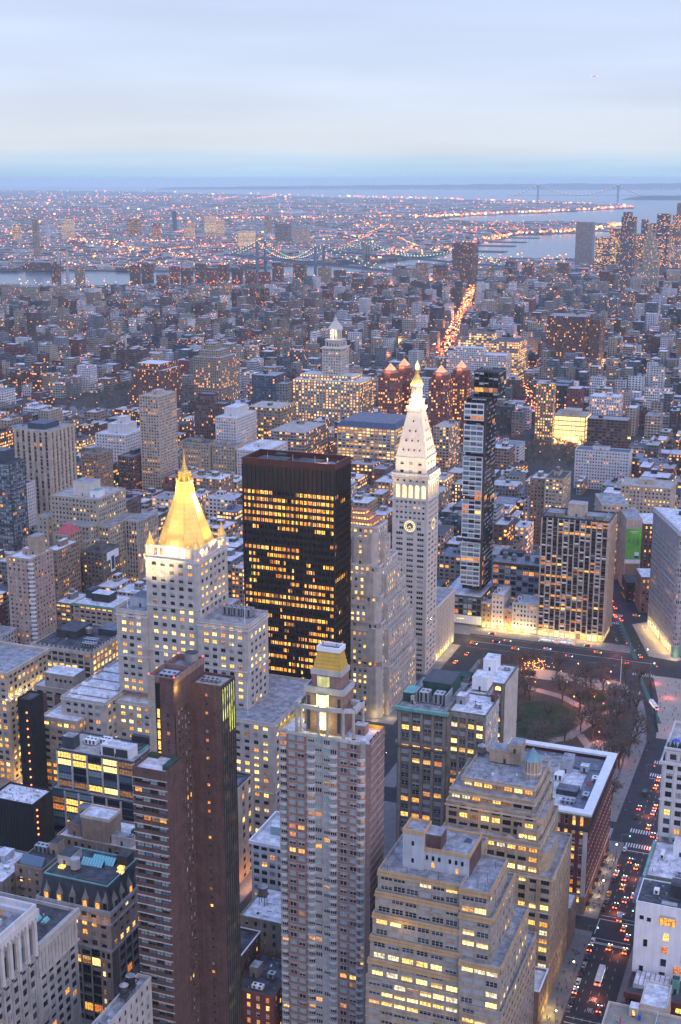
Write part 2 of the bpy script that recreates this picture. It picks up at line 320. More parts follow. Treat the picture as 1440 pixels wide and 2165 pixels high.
def hvac(root, x, y, z, w_=3, d=2, h=1.8, mat='aluminium', fan=True, name='air_unit'):
    b = MB(); b.box(x, x+w_, y, y+d, z+.35, z+h, mat, bot=True)
    for i in range(max(1, int(w_//1.6))):
        cx = x+(i+.5)*w_/max(1, int(w_//1.6))
        if fan: b.frus(cx, y+d/2, 10, min(.62, d*.4), z+h, min(.62, d*.4), z+h+.18, 'dark_steel')
        b.box(cx-.5, cx+.5, y-.03, y, z+.6, z+h-.25, 'dark_steel')
    for a in (x+.1, x+w_-.25): b.box(a, a+.15, y+.1, y+d-.1, z, z+.35, 'dark_steel')
    return b.build(name, root)
def clutter(root, x0, x1, y0, y1, z, n=5, seed=1):
    """vents, pipes and hatches on a roof"""
    r_ = random.Random(seed)
    for _ in range(n*3):
        b = MB()
        x, y = r_.uniform(x0+.6, x1-.6), r_.uniform(y0+.6, y1-.6); k = r_.random()
        nm = 'vent_pipe' if k < .4 else 'roof_box' if k < .75 else 'roof_duct'
        if k < .4: b.frus(x, y, 6, .2, z, .2, z+r_.uniform(.5, 1.4), 'steel')
        elif k < .75: s_ = r_.uniform(.4, 1.1); b.box(x, x+s_, y, y+s_*r_.uniform(.6, 1.6), z, z+r_.uniform(.4, 1.2), r_.choice(['steel', 'white_metal', 'roof_dark', 'penthouse_grey']))
        else: l = r_.uniform(1.5, 5); b.box(x, min(x+l, x1-.3), y, y+.18, z+.15, z+.33, 'steel', bot=True)
        b.build(nm, root)
HB = []          # (x0,x1,y0,y1,ztop) footprints that the generic blocks keep clear of
def hero(name, x0, x1, y0, y1, label, cat, z=0, group=None):
    HB.append((x0, x1, y0, y1, z)); return thing(name, ((x0+x1)/2, (y0+y1)/2, 0), label, cat, group)
def bulbs(root, pts, r, mat, name='floodlight'):
    for p in pts:
        b = MB(); b.frus(p[0], p[1], 8, r*.8, p[2]-r, r, p[2], mat, cap=False); b.frus(p[0], p[1], 8, r, p[2], r*.4, p[2]+r*.8, mat); b.build(name, root)
def lamp(kind, name, loc, energy, color, radius=.6, aim=None, angle=60):
    d = bpy.data.lights.new(name, kind); o = bpy.data.objects.new(name, d); COL.objects.link(o); o.location = loc; d.energy = energy; d.color = color
    if kind != 'AREA': d.shadow_soft_size = radius
    if kind == 'SPOT': d.spot_size = rad(angle); d.spot_blend = .6
    if aim is not None: o.rotation_euler = (Vector(aim)-Vector(loc)).to_track_quat('-Z', 'Y').to_euler()
    return o
lit('bulb_warm', (1.0, .55, .10), 6, noise=False); lit('bulb_red', (1.0, .06, .03), 5, noise=False); lit('bulb_white', (1.0, .86, .6), 6, noise=False); lit('bulb_orange', (1.0, .20, .05), 5, noise=False)

# ======================================================= dark office tower (41)
def dark_tower():
    x0, x1, y0, y1, z = -304, -249.5, 641, 665, 171
    t = hero('office_tower', x0, x1, y0, y1, 'tall dark bronze glass office slab with rows of amber lit windows', 'tower', 25)
    b = MB(); wins = []
    s = style(bay=1.25, fh=3.95, ww=1.14, wh=2.25, sill=.95, wall='dark_bronze', n=1, lit=.42, pal='amber', off='mad_off', frame='frame_bronze', depth=.12, rail=False, m0=.6, rowvar=1.33, band=None, stick=.72, blinds=False)
    s['rowp'] = lambda k: .95 if k in (1, 2, 3, 4) else R.choice((.2, .35, .5, .62, .75, .88)) if k < 25 else R.choice((.12, .25, .4, .6))
    sW = dict(s, rowp=lambda k: R.choice((.03, .06, .12, .3)))
    # wide vertical fins every second bay
    blk(b, wins, x0, x1, y0, y1, 0, 154, s, stW=sW, roof=None)
    b.box(x0, x1, y0, y1, 154, 167.2, 'dark_bronze'); b.ring(x0-.15, x1+.15, y0-.15, y1+.15, 167.2, 171, .9, 'bronze_top')
    b.poly([(x0+.5, y0+.5, 167.4), (x1-.5, y0+.5, 167.4), (x1-.5, y1-.5, 167.4), (x0+.5, y1-.5, 167.4)], 'roof_dark')
    n = 21
    for i in range(n+1):
        a = x0+(x1-x0)*i/n; b.box(a-.24, a+.24, y0-.5, y0, 0, 167.2, 'dark_bronze')
    for i in range(10):
        a = y0+(y1-y0)*i/9; b.box(x1, x1+.45, a-.13, a+.13, 0, 167.2, 'dark_bronze')
    b.build('wall', t); put_windows(t, wins)
    for (a, c, e_, f, h) in ((-297, -280, 646, 655, 2.5), (-276, -262, 646, 660, 1.6), (-292, -286, 657, 662, 3)):
        bulkhead(t, a, c, e_, f, 167.4, 167.4+h, 'charcoal', 'roof_dark')
    hvac(t, -260, 648, 167.4, 6, 4, 2); clutter(t, x0+1, x1-1, y0+1, y1-1, 167.4, 7, 4)
    for x in (-290, -275, -262, -255): m = MB(); m.tube((x, 644, 167.4), (x, 644, 174), .12, .06, 'white_metal', 5); m.build('antenna', t)
dark_tower()
# ======================================================= gold pyramid tower
def gold_tower():
    x0, x1, y0, y1 = -361, -241, 538, 598
    t = hero('pyramid_tower', x0, x1, y0, y1, 'limestone tower crowned by a floodlit gold pyramid and lantern', 'tower', 40)
    b = MB(); wins = []
    s = style(bay=4.6, fh=3.9, ww=2.5, wh=1.95, wall='limestone', n=2, lit=.58, pal='bright', off='off', arch=(0, 5, 11), m0=2.2, frame='frame_dark', rowvar=.9, band=(6, .5, .3, 'limestone_trim'))
    s2 = dict(s, lit=.5, arch=(0, 6)); s3 = dict(s, lit=.62, band=(9, .5, .3, 'limestone_trim'), arch=(1, 4)); sl = dict(s, lit=.45, pal='office')
    X0, X1, Y0, Y1 = -318, -288.5, 555, 588
    blk(b, wins, X0, X1, Y0, Y1, 63, 135, s, roof=None)
    b.box(X0-.5, X1+.5, Y0-.5, Y1+.5, 135, 136, 'limestone_trim', 'roof_grey')
    blk(b, wins, X1, -261, 553, 577, 63, 106, s2, faces='NW', roof='roof_grey', par=1.3); blk(b, wins, -335, X0, 553, 580, 63, 106, s2, roof='roof_grey', par=1.3)
    b.ring(-289, -260.6, 552.6, 577.4, 103.6, 104.4, .5, 'limestone_trim'); b.ring(-335.4, -317.6, 552.6, 580.4, 103.6, 104.4, .5, 'limestone_trim')
    # wide base block with a court open to the north
    blk(b, wins, -275, x1, y0, y1, 0, 63, s3, roof='roof_grey', par=1.2); blk(b, wins, x0, -335, y0, y1, 0, 60, sl, roof='roof_white', par=1.2); blk(b, wins, -335, -275, 548, y1, 0, 58, sl, roof='roof_white', par=1)
    for i in range(8): b.box(-333, -278, 549+.5+i*0, 550.2, 58, 58.3, 'limestone_trim')
    b.build('wall', t); put_windows(t, wins)
    # rooftop glazing ribs on the east base
    for i in range(4):
        g = MB(); yy = 545+i*11; g.prism([(-360, yy), (-338, yy), (-338, yy+3), (-360, yy+3)], 60.6, 62, 'roof_white', P2=[(-360, yy+1.2), (-338, yy+1.2), (-338, yy+1.8), (-360, yy+1.8)]); g.build('skylight', t)
    # floodlit gothic gallery under the pyramid
    g = MB(); g.ring(X0+.3, X1-.3, Y0+.3, Y1-.3, 136, 137.2, .7, 'limestone_trim')
    n = 9
    for i in range(n+1):
        a = X0+.6+(X1-X0-1.2)*i/n; g.box(a-.35, a+.35, Y0+.3, Y0+1.0, 137.2, 141.2, 'limestone_clean')
        c = Y0+.6+(Y1-Y0-1.2)*i/n; g.box(X1-1.0, X1-.3, c-.35, c+.35, 137.2, 141.2, 'limestone_clean')
        if i < n:
            for j in (1, 2): a2 = a+(X1-X0-1.2)/n*j/3; g.box(a2-.1, a2+.1, Y0+.4, Y0+.6, 137.2, 141.2, 'limestone_clean')
            for j in (1, 2): c2 = c+(Y1-Y0-1.2)/n*j/3; g.box(X1-.6, X1-.4, c2-.1, c2+.1, 137.2, 141.2, 'limestone_clean')
    g.ring(X0+.2, X1-.2, Y0+.2, Y1-.2, 141.2, 142.4, .8, 'limestone_clean')
    for i in range(18):
        a = X0+1+(X1-X0-2)*i/17; g.frus(a, Y0+.6, 4, .3, 142.4, 0, 143.4, 'gold', cap=False); c = Y0+1+(Y1-Y0-2)*i/17; g.frus(X1-.6, c, 4, .3, 142.4, 0, 143.4, 'gold', cap=False)
    g.build('gallery', t)
    cx, cy = -303.2, 571.5
    for (ax, ay) in ((X0+2, Y0+2), (X1-2, Y0+2), (X1-2, Y1-2), (X0+2, Y1-2)):
        p = MB(); p.frus(ax, ay, 8, 2.1, 136, 2.1, 142.3, 'limestone_clean'); p.frus(ax, ay, 8, 2.4, 142.3, 1.2, 145, 'gold'); p.frus(ax, ay, 8, 1.0, 145, .9, 146, 'gold'); p.frus(ax, ay, 8, .9, 146, 0, 149.2, 'gold'); p.build('corner_turret', t)
    d = MB(); d.frus(cx, cy, 8, 14.6, 136, 14.2, 140.6, 'limestone_clean', rot=math.pi/8); d.build('drum', t)
    p = MB(); p.frus(cx, cy, 8, 14.6, 140.6, 4.7, 166.5, 'gold', rot=math.pi/8)
    for j in range(8):
        a = math.pi/8+j*math.pi/4; p.tube((cx+14.6*math.cos(a), cy+14.6*math.sin(a), 140.6), (cx+4.7*math.cos(a), cy+4.7*math.sin(a), 166.5), .16, .16, 'gold_dull', 4)
    for k in range(1, 11): f = k/11; r0 = 14.6-9.9*f; p.frus(cx, cy, 8, r0+.09, 140.6+25.9*f-.07, r0+.05, 140.6+25.9*f+.07, 'gold_dull', rot=math.pi/8, cap=False)
    p.build('pyramid_roof', t)
    l = MB(); l.frus(cx, cy, 8, 5.0, 166.5, 5.0, 167.4, 'gold', rot=math.pi/8); l.frus(cx, cy, 8, 2.6, 167.4, 2.4, 177, 'gold_dull', rot=math.pi/8)
    for j in range(8):
        a = math.pi/8+j*math.pi/4; c_, s_ = math.cos(a), math.sin(a)
        l.tube((cx+4.4*c_, cy+4.4*s_, 167.4), (cx+3.6*c_, cy+3.6*s_, 172.4), .42, .36, 'gold'); l.frus(cx+4.1*c_, cy+4.1*s_, 5, .5, 172.4, 0, 174.6, 'gold', cap=False); l.tube((cx+3.2*c_, cy+3.2*s_, 173), (cx+2.9*c_, cy+2.9*s_, 177), .34, .3, 'gold')
    l.frus(cx, cy, 8, 4.1, 171.9, 3.9, 172.8, 'gold', rot=math.pi/8); l.frus(cx, cy, 8, 3.3, 176.6, 3.1, 177.4, 'gold', rot=math.pi/8); l.build('lantern', t)
    k = MB(); z_, r_ = 177.4, 2.0
    for j in range(7): k.frus(cx, cy, 8, r_, z_, r_*.80, z_+1.0, 'gold', rot=math.pi/8); k.frus(cx, cy, 8, r_*.92, z_+1.0, r_*.86, z_+1.22, 'gold_dull', rot=math.pi/8); z_ += 1.2; r_ *= .74
    k.tube((cx, cy, z_), (cx, cy, 188.4), .22, .08, 'gold'); k.build('spire', t)
    for x in (-330, -264): m = MB(); m.tube((x, 556, 107), (x, 556, 122), .16, .09, 'white_metal', 6); m.build('flagpole', t)
    m = MB(); m.tube((-258, 545, 63), (-258, 545, 80), .14, .08, 'white_metal', 6); m.build('flagpole', t)
    for i in range(3): hvac(t, -281+i*5.4, 566, 106.1, 4.8, 5, 4.4, 'steel')
    bulkhead(t, -332, -320, 562, 574, 106.1, 111, 'penthouse_grey', 'roof_blue')
    # the lamps that light it
    bulbs(t, [(cx+13.2*math.cos(a), cy+13.2*math.sin(a), 141.6) for a in [math.pi*2*j/12 for j in range(12)]], .5, 'bulb_warm')
    bulbs(t, [(X0-.2, Y0-.2, 137), (X1+.2, Y0-.2, 137), (X1+.2, Y1, 137), (-320, 553, 137), (-286, 600, 140)], .55, 'bulb_orange')
    for (dx, dy, e_) in ((0, -1, 1), (.72, -.72, .95), (-.72, -.72, .95), (1, 0, .8), (-1, 0, .7), (.72, .72, .5)):
        lamp('SPOT', 'floodlight_stand_in', (cx+dx*19, cy+dy*19, 138.5), 42000*e_, (1, .78, .38), 1.6, (cx+dx*4, cy+dy*4, 160), 75)
    # spots added far off, without fittings, to even out the pyramid's floodlighting
    for (px_, py_, pz_, e_) in ((-207, 394, 155.5, 1.0), (-160, 411, 132, .7), (-250, 652, 173, .5), (-330, 500, 90, .35)):
        dd = (Vector((cx, cy, 152))-Vector((px_, py_, pz_))).length; lamp('SPOT', 'floodlight_stand_in', (px_, py_, pz_), 165*dd*dd*e_, (1, .78, .40), 1.0, (cx, cy, 157), 2*math.degrees(math.atan(22/dd)))
    for (dx, dy) in ((0, -1), (.8, -.6), (1, .2), (-.8, -.6)): lamp('POINT', 'lantern_lamp', (cx+dx*6.5, cy+dy*6.5, 169.5), 4200, (1, .55, .14), .4)
    for i in range(5):
        a = X0+3+(X1-X0-6)*i/4; lamp('POINT', 'gallery_lamp', (a, Y0+2.2, 138.2), 6500, (1, .42, .10), .3); c = Y0+3+(Y1-Y0-6)*i/4; lamp('POINT', 'gallery_lamp', (X1-2.2, c, 138.2), 6500, (1, .42, .10), .3)
gold_tower()
# ======================================================= clock tower
def clock_tower():
    x0, x1, y0, y1 = -265, -241, 785, 808
    t = hero('clock_tower', x0, x1, y0, y1, 'white stone campanile with a lit clock face and glowing pyramid top', 'tower', 10)
    b = MB(); wins = []
    s = style(bay=7.4, fh=3.65, ww=4.5, wh=1.95, sill=1.0, wall='limestone_clean', n=3, lit=.07, pal='home', off='off', m0=1.2, frame='limestone_trim', rail=False, depth=.35)
    sW = dict(s, off='pale_off', frame='limestone_trim')
    blk(b, wins, x0, x1, y0, y1, 0, 97, s, stW=sW, roof=None)
    blk(b, wins, x0, x1, y0, y1, 97, 104.5, dict(s, bay=9.6, ww=3.0, n=2, m0=.2), stW=sW, roof=None)
    s5 = style(bay=2.9, fh=3.5, ww=1.5, wh=1.5, wall='limestone_clean', n=1, lit=.05, m0=1.6, rail=False)
    blk(b, wins, x0, x1, y0, y1, 104.5, 118.3, s5, roof=None)
    # loggia: five tall glowing arches a side
    sa = style(bay=4.3, fh=10.2, ww=3.3, wh=9.1, sill=.7, wall='limestone_clean', n=1, lit=2, pal='flood', m0=1.2, rail=False, arch=(0,), depth=1.6, frame='limestone_clean', rowvar=0, blinds=False)
    PAL['flood'] = ['loggia_glow']
    blk(b, wins, x0, x1, y0, y1, 118.3, 128.5, sa, roof=None)
    s6 = style(bay=4.3, fh=4.6, ww=1.3, wh=1.5, wall='limestone_clean', n=1, lit=0, m0=1.2, rail=False, sill=1.6)
    blk(b, wins, x0, x1, y0, y1, 128.5, 133, s6, roof=None)
    for z, o_ in ((104.2, .25), (112, .2), (117.9, .5), (128.2, .4), (133, .9)): b.ring(x0-o_, x1+o_, y0-o_, y1+o_, z, z+.7, o_+.3, 'limestone_trim')
    b.box(x0-.5, x1+.5, y0-.5, y1+.5, 133.7, 134.2, 'limestone_trim'); b.ring(x0-.7, x1+.7, y0-.7, y1+.7, 134.2, 135.6, .4, 'limestone_trim')
    for i in range(22):
        for (px_, py_) in ((x0+i*24/21, y0-1.0), (x1+1.0, y0+i*23/21)): b.box(px_-.2, px_+.2, py_-.2, py_+.4, 131.6, 132.9, 'limestone_trim', bot=True)
    for xx in (x0, x1-1.2): b.box(xx, xx+1.2, y0-.35, y0, 0, 118, 'limestone_clean')
    b.build('wall', t); put_windows(t, wins)
    # lit upper block, steep pyramid with dormers
    cx, cy = -253.2, 796.4
    u = MB(); wu = []
    su = style(bay=6.2, fh=4.6, ww=2.3, wh=1.9, sill=1.5, wall='limestone_clean', n=2, lit=0, m0=1.4, rail=False)
    blk(u, wu, cx-10.4, cx+10.4, cy-10.4, cy+10.4, 134.2, 145, su, roof=None); u.ring(cx-10.9, cx+10.9, cy-10.9, cy+10.9, 145, 146, 1.2, 'limestone_clean'); u.poly([(cx-10, cy-10, 146), (cx+10, cy-10, 146), (cx+10, cy+10, 146), (cx-10, cy+10, 146)], 'limestone_clean')
    for w_ in wu: pass
    ub = u.build('belfry_block', t)
    put_windows(t, wu, 24)
    p = MB(); q4 = math.sqrt(2); p.frus(cx, cy, 4, 10.3*q4, 146, 4.6*q4, 175, 'limestone_clean', rot=math.pi/4); p.build('pyramid_roof', t)
    rows = [(150, 4), (156, 3), (162, 2), (168.2, 1)]
    for z_, n in rows:
        h = 10.3-(z_-146)/29*5.7
        for i in range(n):
            o_ = (i-(n-1)/2)*4.0 if n > 1 else 0
            if n == 4: o_ = (i-1.5)*3.7
            for face in (0, 1):
                d = MB(); px_, py_ = (cx+o_, cy-h) if face == 0 else (cx+h, cy+o_)
                if face == 0: d.box(px_-.85, px_+.85, py_-.25, py_+1.2, z_-.1, z_+1.3, 'limestone_clean'); d.frus(px_, py_+.3, 8, .86, z_+1.3, .1, z_+1.9, 'limestone_clean'); d.box(px_-.45, px_+.45, py_-.29, py_-.25, z_+.1, z_+1.2, 'glass_black')
                else: d.box(px_-1.2, px_+.25, py_-.85, py_+.85, z_-.1, z_+1.3, 'limestone_clean'); d.frus(px_-.3, py_, 8, .86, z_+1.3, .1, z_+1.9, 'limestone_clean'); d.box(px_+.25, px_+.29, py_-.45, py_+.45, z_+.1, z_+1.2, 'glass_black')
                d.build('dormer', t)
    l = MB(); l.box(cx-5.2, cx+5.2, cy-5.2, cy+5.2, 175, 176.4, 'limestone_clean'); l.ring(cx-5.6, cx+5.6, cy-5.6, cy+5.6, 176.4, 178, .4, 'limestone_trim'); l.box(cx-4, cx+4, cy-4, cy+4, 176.4, 181.6, 'limestone_clean'); l.ring(cx-4.4, cx+4.4, cy-4.4, cy+4.4, 181.4, 182.2, .5, 'limestone_trim'); l.build('platform', t)
    c = MB(); c.frus(cx, cy, 8, 2.0, 182, 2.0, 190.6, 'limestone_clean')
    for j in range(8):
        a = math.pi/8+j*math.pi/4; c.tube((cx+3*math.cos(a), cy+3*math.sin(a), 182), (cx+3*math.cos(a), cy+3*math.sin(a), 190.6), .42, .4, 'limestone_clean', 8)
    c.frus(cx, cy, 16, 3.9, 190.6, 3.9, 191.6, 'limestone_clean'); c.build('lantern', t)
    g = MB(); g.lathe(cx, cy, 16, [(3.5, 191.6), (3.4, 193.2), (2.9, 195), (2.1, 196.6), (1.5, 197.6), (1.2, 198.2)], 'gold'); g.frus(cx, cy, 12, 1.3, 198.2, 1.1, 201, 'gold_dull'); g.build('dome', t, smooth=True)
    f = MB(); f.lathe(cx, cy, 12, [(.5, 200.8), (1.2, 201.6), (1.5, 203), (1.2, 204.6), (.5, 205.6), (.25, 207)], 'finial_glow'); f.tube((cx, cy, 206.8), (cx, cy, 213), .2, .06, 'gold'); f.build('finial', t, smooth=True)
    # clocks on the north and west faces
    for face in (0, 1):
        k = MB(); C0 = Vector((-253, y0-.12, 100.6)) if face == 0 else Vector((x1+.12, 796.5, 100.6))
        U = Vector((1, 0, 0)) if face == 0 else Vector((0, 1, 0)); Nn = Vector((0, -1, 0)) if face == 0 else Vector((1, 0, 0)); Z = Vector((0, 0, 1))
        def disc(r0, r1, o_, mat, n=28, bb=None):
            bb = bb or k
            for j in range(n):
                a, c2 = 2*math.pi*j/n, 2*math.pi*(j+1)/n
                pts = [C0+Nn*o_+(U*math.cos(q_)+Z*math.sin(q_))*r_ for q_, r_ in ((a, r0), (a, r1), (c2, r1), (c2, r0))]
                bb.poly([tuple(v) for v in pts], mat)
        disc(0, 3.3, .02, 'clock_grey'); disc(2.5, 2.75, .08, 'clock_glow'); disc(3.3, 3.75, .3, 'clock_glow'); disc(3.75, 4.3, .22, 'limestone_trim')
        for j in range(12):
            a = j*math.pi/6; d = U*math.sin(a)+Z*math.cos(a); e_ = U*math.cos(a)-Z*math.sin(a)
            k.poly([tuple(C0+Nn*.1+d*r_+e_*s_) for r_, s_ in ((2.05, -.17), (2.05, .17), (3.0, .2), (3.0, -.2))], 'clock_glow')
        kk = k.build('clock_face', t)
        for a, ln, w_ in ((rad(150), 2.4, .16), (rad(228), 1.6, .22)):
            h = MB(); d = U*math.sin(a)+Z*math.cos(a); e_ = U*math.cos(a)-Z*math.sin(a); h.poly([tuple(C0+Nn*.16+d*r_+e_*s_) for r_, s_ in ((-.3, -w_), (-.3, w_), (ln, w_*.5), (ln, -w_*.5))], 'clock_glow'); h.build('clock_hand', kk, loc=t.location)
    # crown lighting
    # unseen spots added on roofs and in mid-air wash the crown evenly
    for (px_, py_, pz_, e_) in ((-262, 726, 121, 1.0), (-240, 724, 121, .9), (-150, 770, 60, 2.6), (-160, 830, 60, 2.2), (-330, 730, 90, 1.6)):
        d = (Vector((cx, cy, 158))-Vector((px_, py_, pz_))).length; lamp('SPOT', 'floodlight_stand_in', (px_, py_, pz_), 21*d*d*e_, (1, .72, .40), 1.5, (cx, cy, 158), 2*math.degrees(math.atan(27/d)))
    for (dx, dy) in ((0, -1), (1, 0), (.7, -.7), (-.8, -.5)):
        lamp('POINT', 'lantern_lamp', (cx+dx*5, cy+dy*5, 184), 1500, (1, .78, .42), .3); lamp('POINT', 'lantern_lamp', (cx+dx*4.8, cy+dy*4.8, 192.4), 1300, (1, .62, .2), .3); lamp('POINT', 'lantern_lamp', (cx+dx*7, cy+dy*7, 178.5), 1500, (1, .8, .5), .3)
    bulbs(t, [(cx+3.8*math.cos(a), cy+3.8*math.sin(a), 192.2) for a in [2*math.pi*j/10 for j in range(10)]], .28, 'bulb_warm')
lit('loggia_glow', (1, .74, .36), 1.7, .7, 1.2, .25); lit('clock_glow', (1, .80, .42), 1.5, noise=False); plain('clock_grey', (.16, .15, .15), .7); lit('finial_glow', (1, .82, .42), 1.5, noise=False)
clock_tower()
def clock_wing():
    x0, x1, y0, y1 = -300, -241, 808.3, 853
    t = hero('stone_annex', x0, x1, y0, y1, 'lower white stone annex adjoining the clock tower with tall lit window strips', 'building', 30)
    b = MB(); wins = []
    s = style(bay=3.7, fh=3.7, ww=2.3, wh=2.5, sill=.7, wall='limestone_clean', n=2, lit=.3, pal='home', off='pale_off', m0=2, pier=(.9, .5, 'limestone_clean'))
    blk(b, wins, x0, x1, y0, y1, 6, 38, s, faces='W', roof='roof_grey', par=1.4); blk(b, wins, x0, x1, y0, y1, 0, 6, style(bay=5, fh=6, ww=3.4, wh=4.6, sill=.3, wall='limestone_clean', n=1, lit=1.5, pal='bright', rail=False, rowvar=0), faces='W', roof=None)
    b.build('wall', t); put_windows(t, wins); bulkhead(t, -275, -262, 818, 834, 38.1, 42.5, 'limestone'); hvac(t, -258, 822, 38.1, 5, 3)
    for j in range(4): lamp('POINT', 'shop_lamp', (-237.5, 814+j*10, 3), 900, (1, .68, .3), .4)
clock_wing()
# ======================================================= stepped limestone block north of the clock tower
def stepped_block():
    t = hero('stepped_block', -330, -241, 702, 771, 'massive stepped limestone office block with chamfered setbacks before the clock tower', 'building', 30)
    b = MB(); wins = []
    s = style(bay=3.35, fh=3.7, ww=1.75, wh=2.1, wall='limestone', n=1, lit=.6, pal='office', off='off', m0=2.4, frame='limestone_trim', rowvar=.5)
    sW = dict(s, lit=.38, bay=3.6, ww=1.5)
    tiers = [(-330, -241, 702, 771, 0, 36), (-322, -241.6, 702.6, 764, 36, 60), (-312, -243.2, 705, 757, 60, 76), (-300, -244.8, 707, 748, 76, 94), (-285, -247.2, 710, 735, 94, 117)]
    for i, (a, c, e_, f, z0, z1) in enumerate(tiers):
        blk(b, wins, a, c-3, e_+3, f-3, z0, z1, s, stW=sW, roof='roof_grey', par=0)
        b.ring(a-.1, c-2.9, e_+2.9, f-2.9, z1-.05, z1+1.1, .5, 'limestone_trim')
        # projecting bays, chamfered at the corner, one on each street face
        w_ = (c-a)
        blk(b, wins, a+w_*.55, c-8.5, e_, e_+3, z0, z1-4-i*.5, s, faces='N', roof='roof_tan', par=.6)
        b.prism([(c-8.5, e_+.4), (c-5.8, e_+.4), (c-3, e_+3), (c-8.5, e_+3)], z0, z1-2.5, 'limestone', 'roof_tan')
        blk(b, wins, c-3, c, e_+8, f-6, z0, z1-5-i*.4, sW, faces='W', roof='roof_tan', par=.6)
    b.build('wall', t); put_windows(t, wins)
    # lit glazed crown of three steps
    for i in range(3):
        g = MB(); wg = []; a = -278+i*4; c = -254-i*3.5; e_ = 716+i*3.2
        blk(g, wg, a, c, e_, 733-i*1.5, 117.2+i*2.5, 119.7+i*2.5, style(bay=1.75, fh=2.5, ww=1.5, wh=1.5, sill=.5, wall='copper_pink', n=1, lit=2, pal='bright', rail=False, m0=.4, rowvar=0, frame='frame_bronze'), roof='copper_pink', par=0)
        o = g.build('crown_step', t); put_windows(t, wg, 20)
    # entrance arches
    for (px_, py_, f_) in ((-252, 704.9, 0), (-243.9, 712, 1), (-243.9, 760, 1)):
        a = MB()
        for j in range(9):
            th0, th1 = math.pi*j/9, math.pi*(j+1)/9
            for r0 in (0,):
                pts = [(math.cos(th)*2.6, 7.5+math.sin(th)*2.6) for th in (th0, th1)]+[(math.cos(th1)*2.6, 0), (math.cos(th0)*2.6, 0)]
                a.poly([((px_+p, py_-.06, z) if f_ == 0 else (px_+.96, py_+p, z)) for p, z in pts], 'lit_dim')
        a.build('entrance_arch', t)
    lamp('POINT', 'arch_lamp', (-246, 699.5, 3), 700, (1, .7, .3), .4); lamp('POINT', 'arch_lamp', (-238.2, 706, 3), 900, (1, .7, .3), .4)
stepped_block()
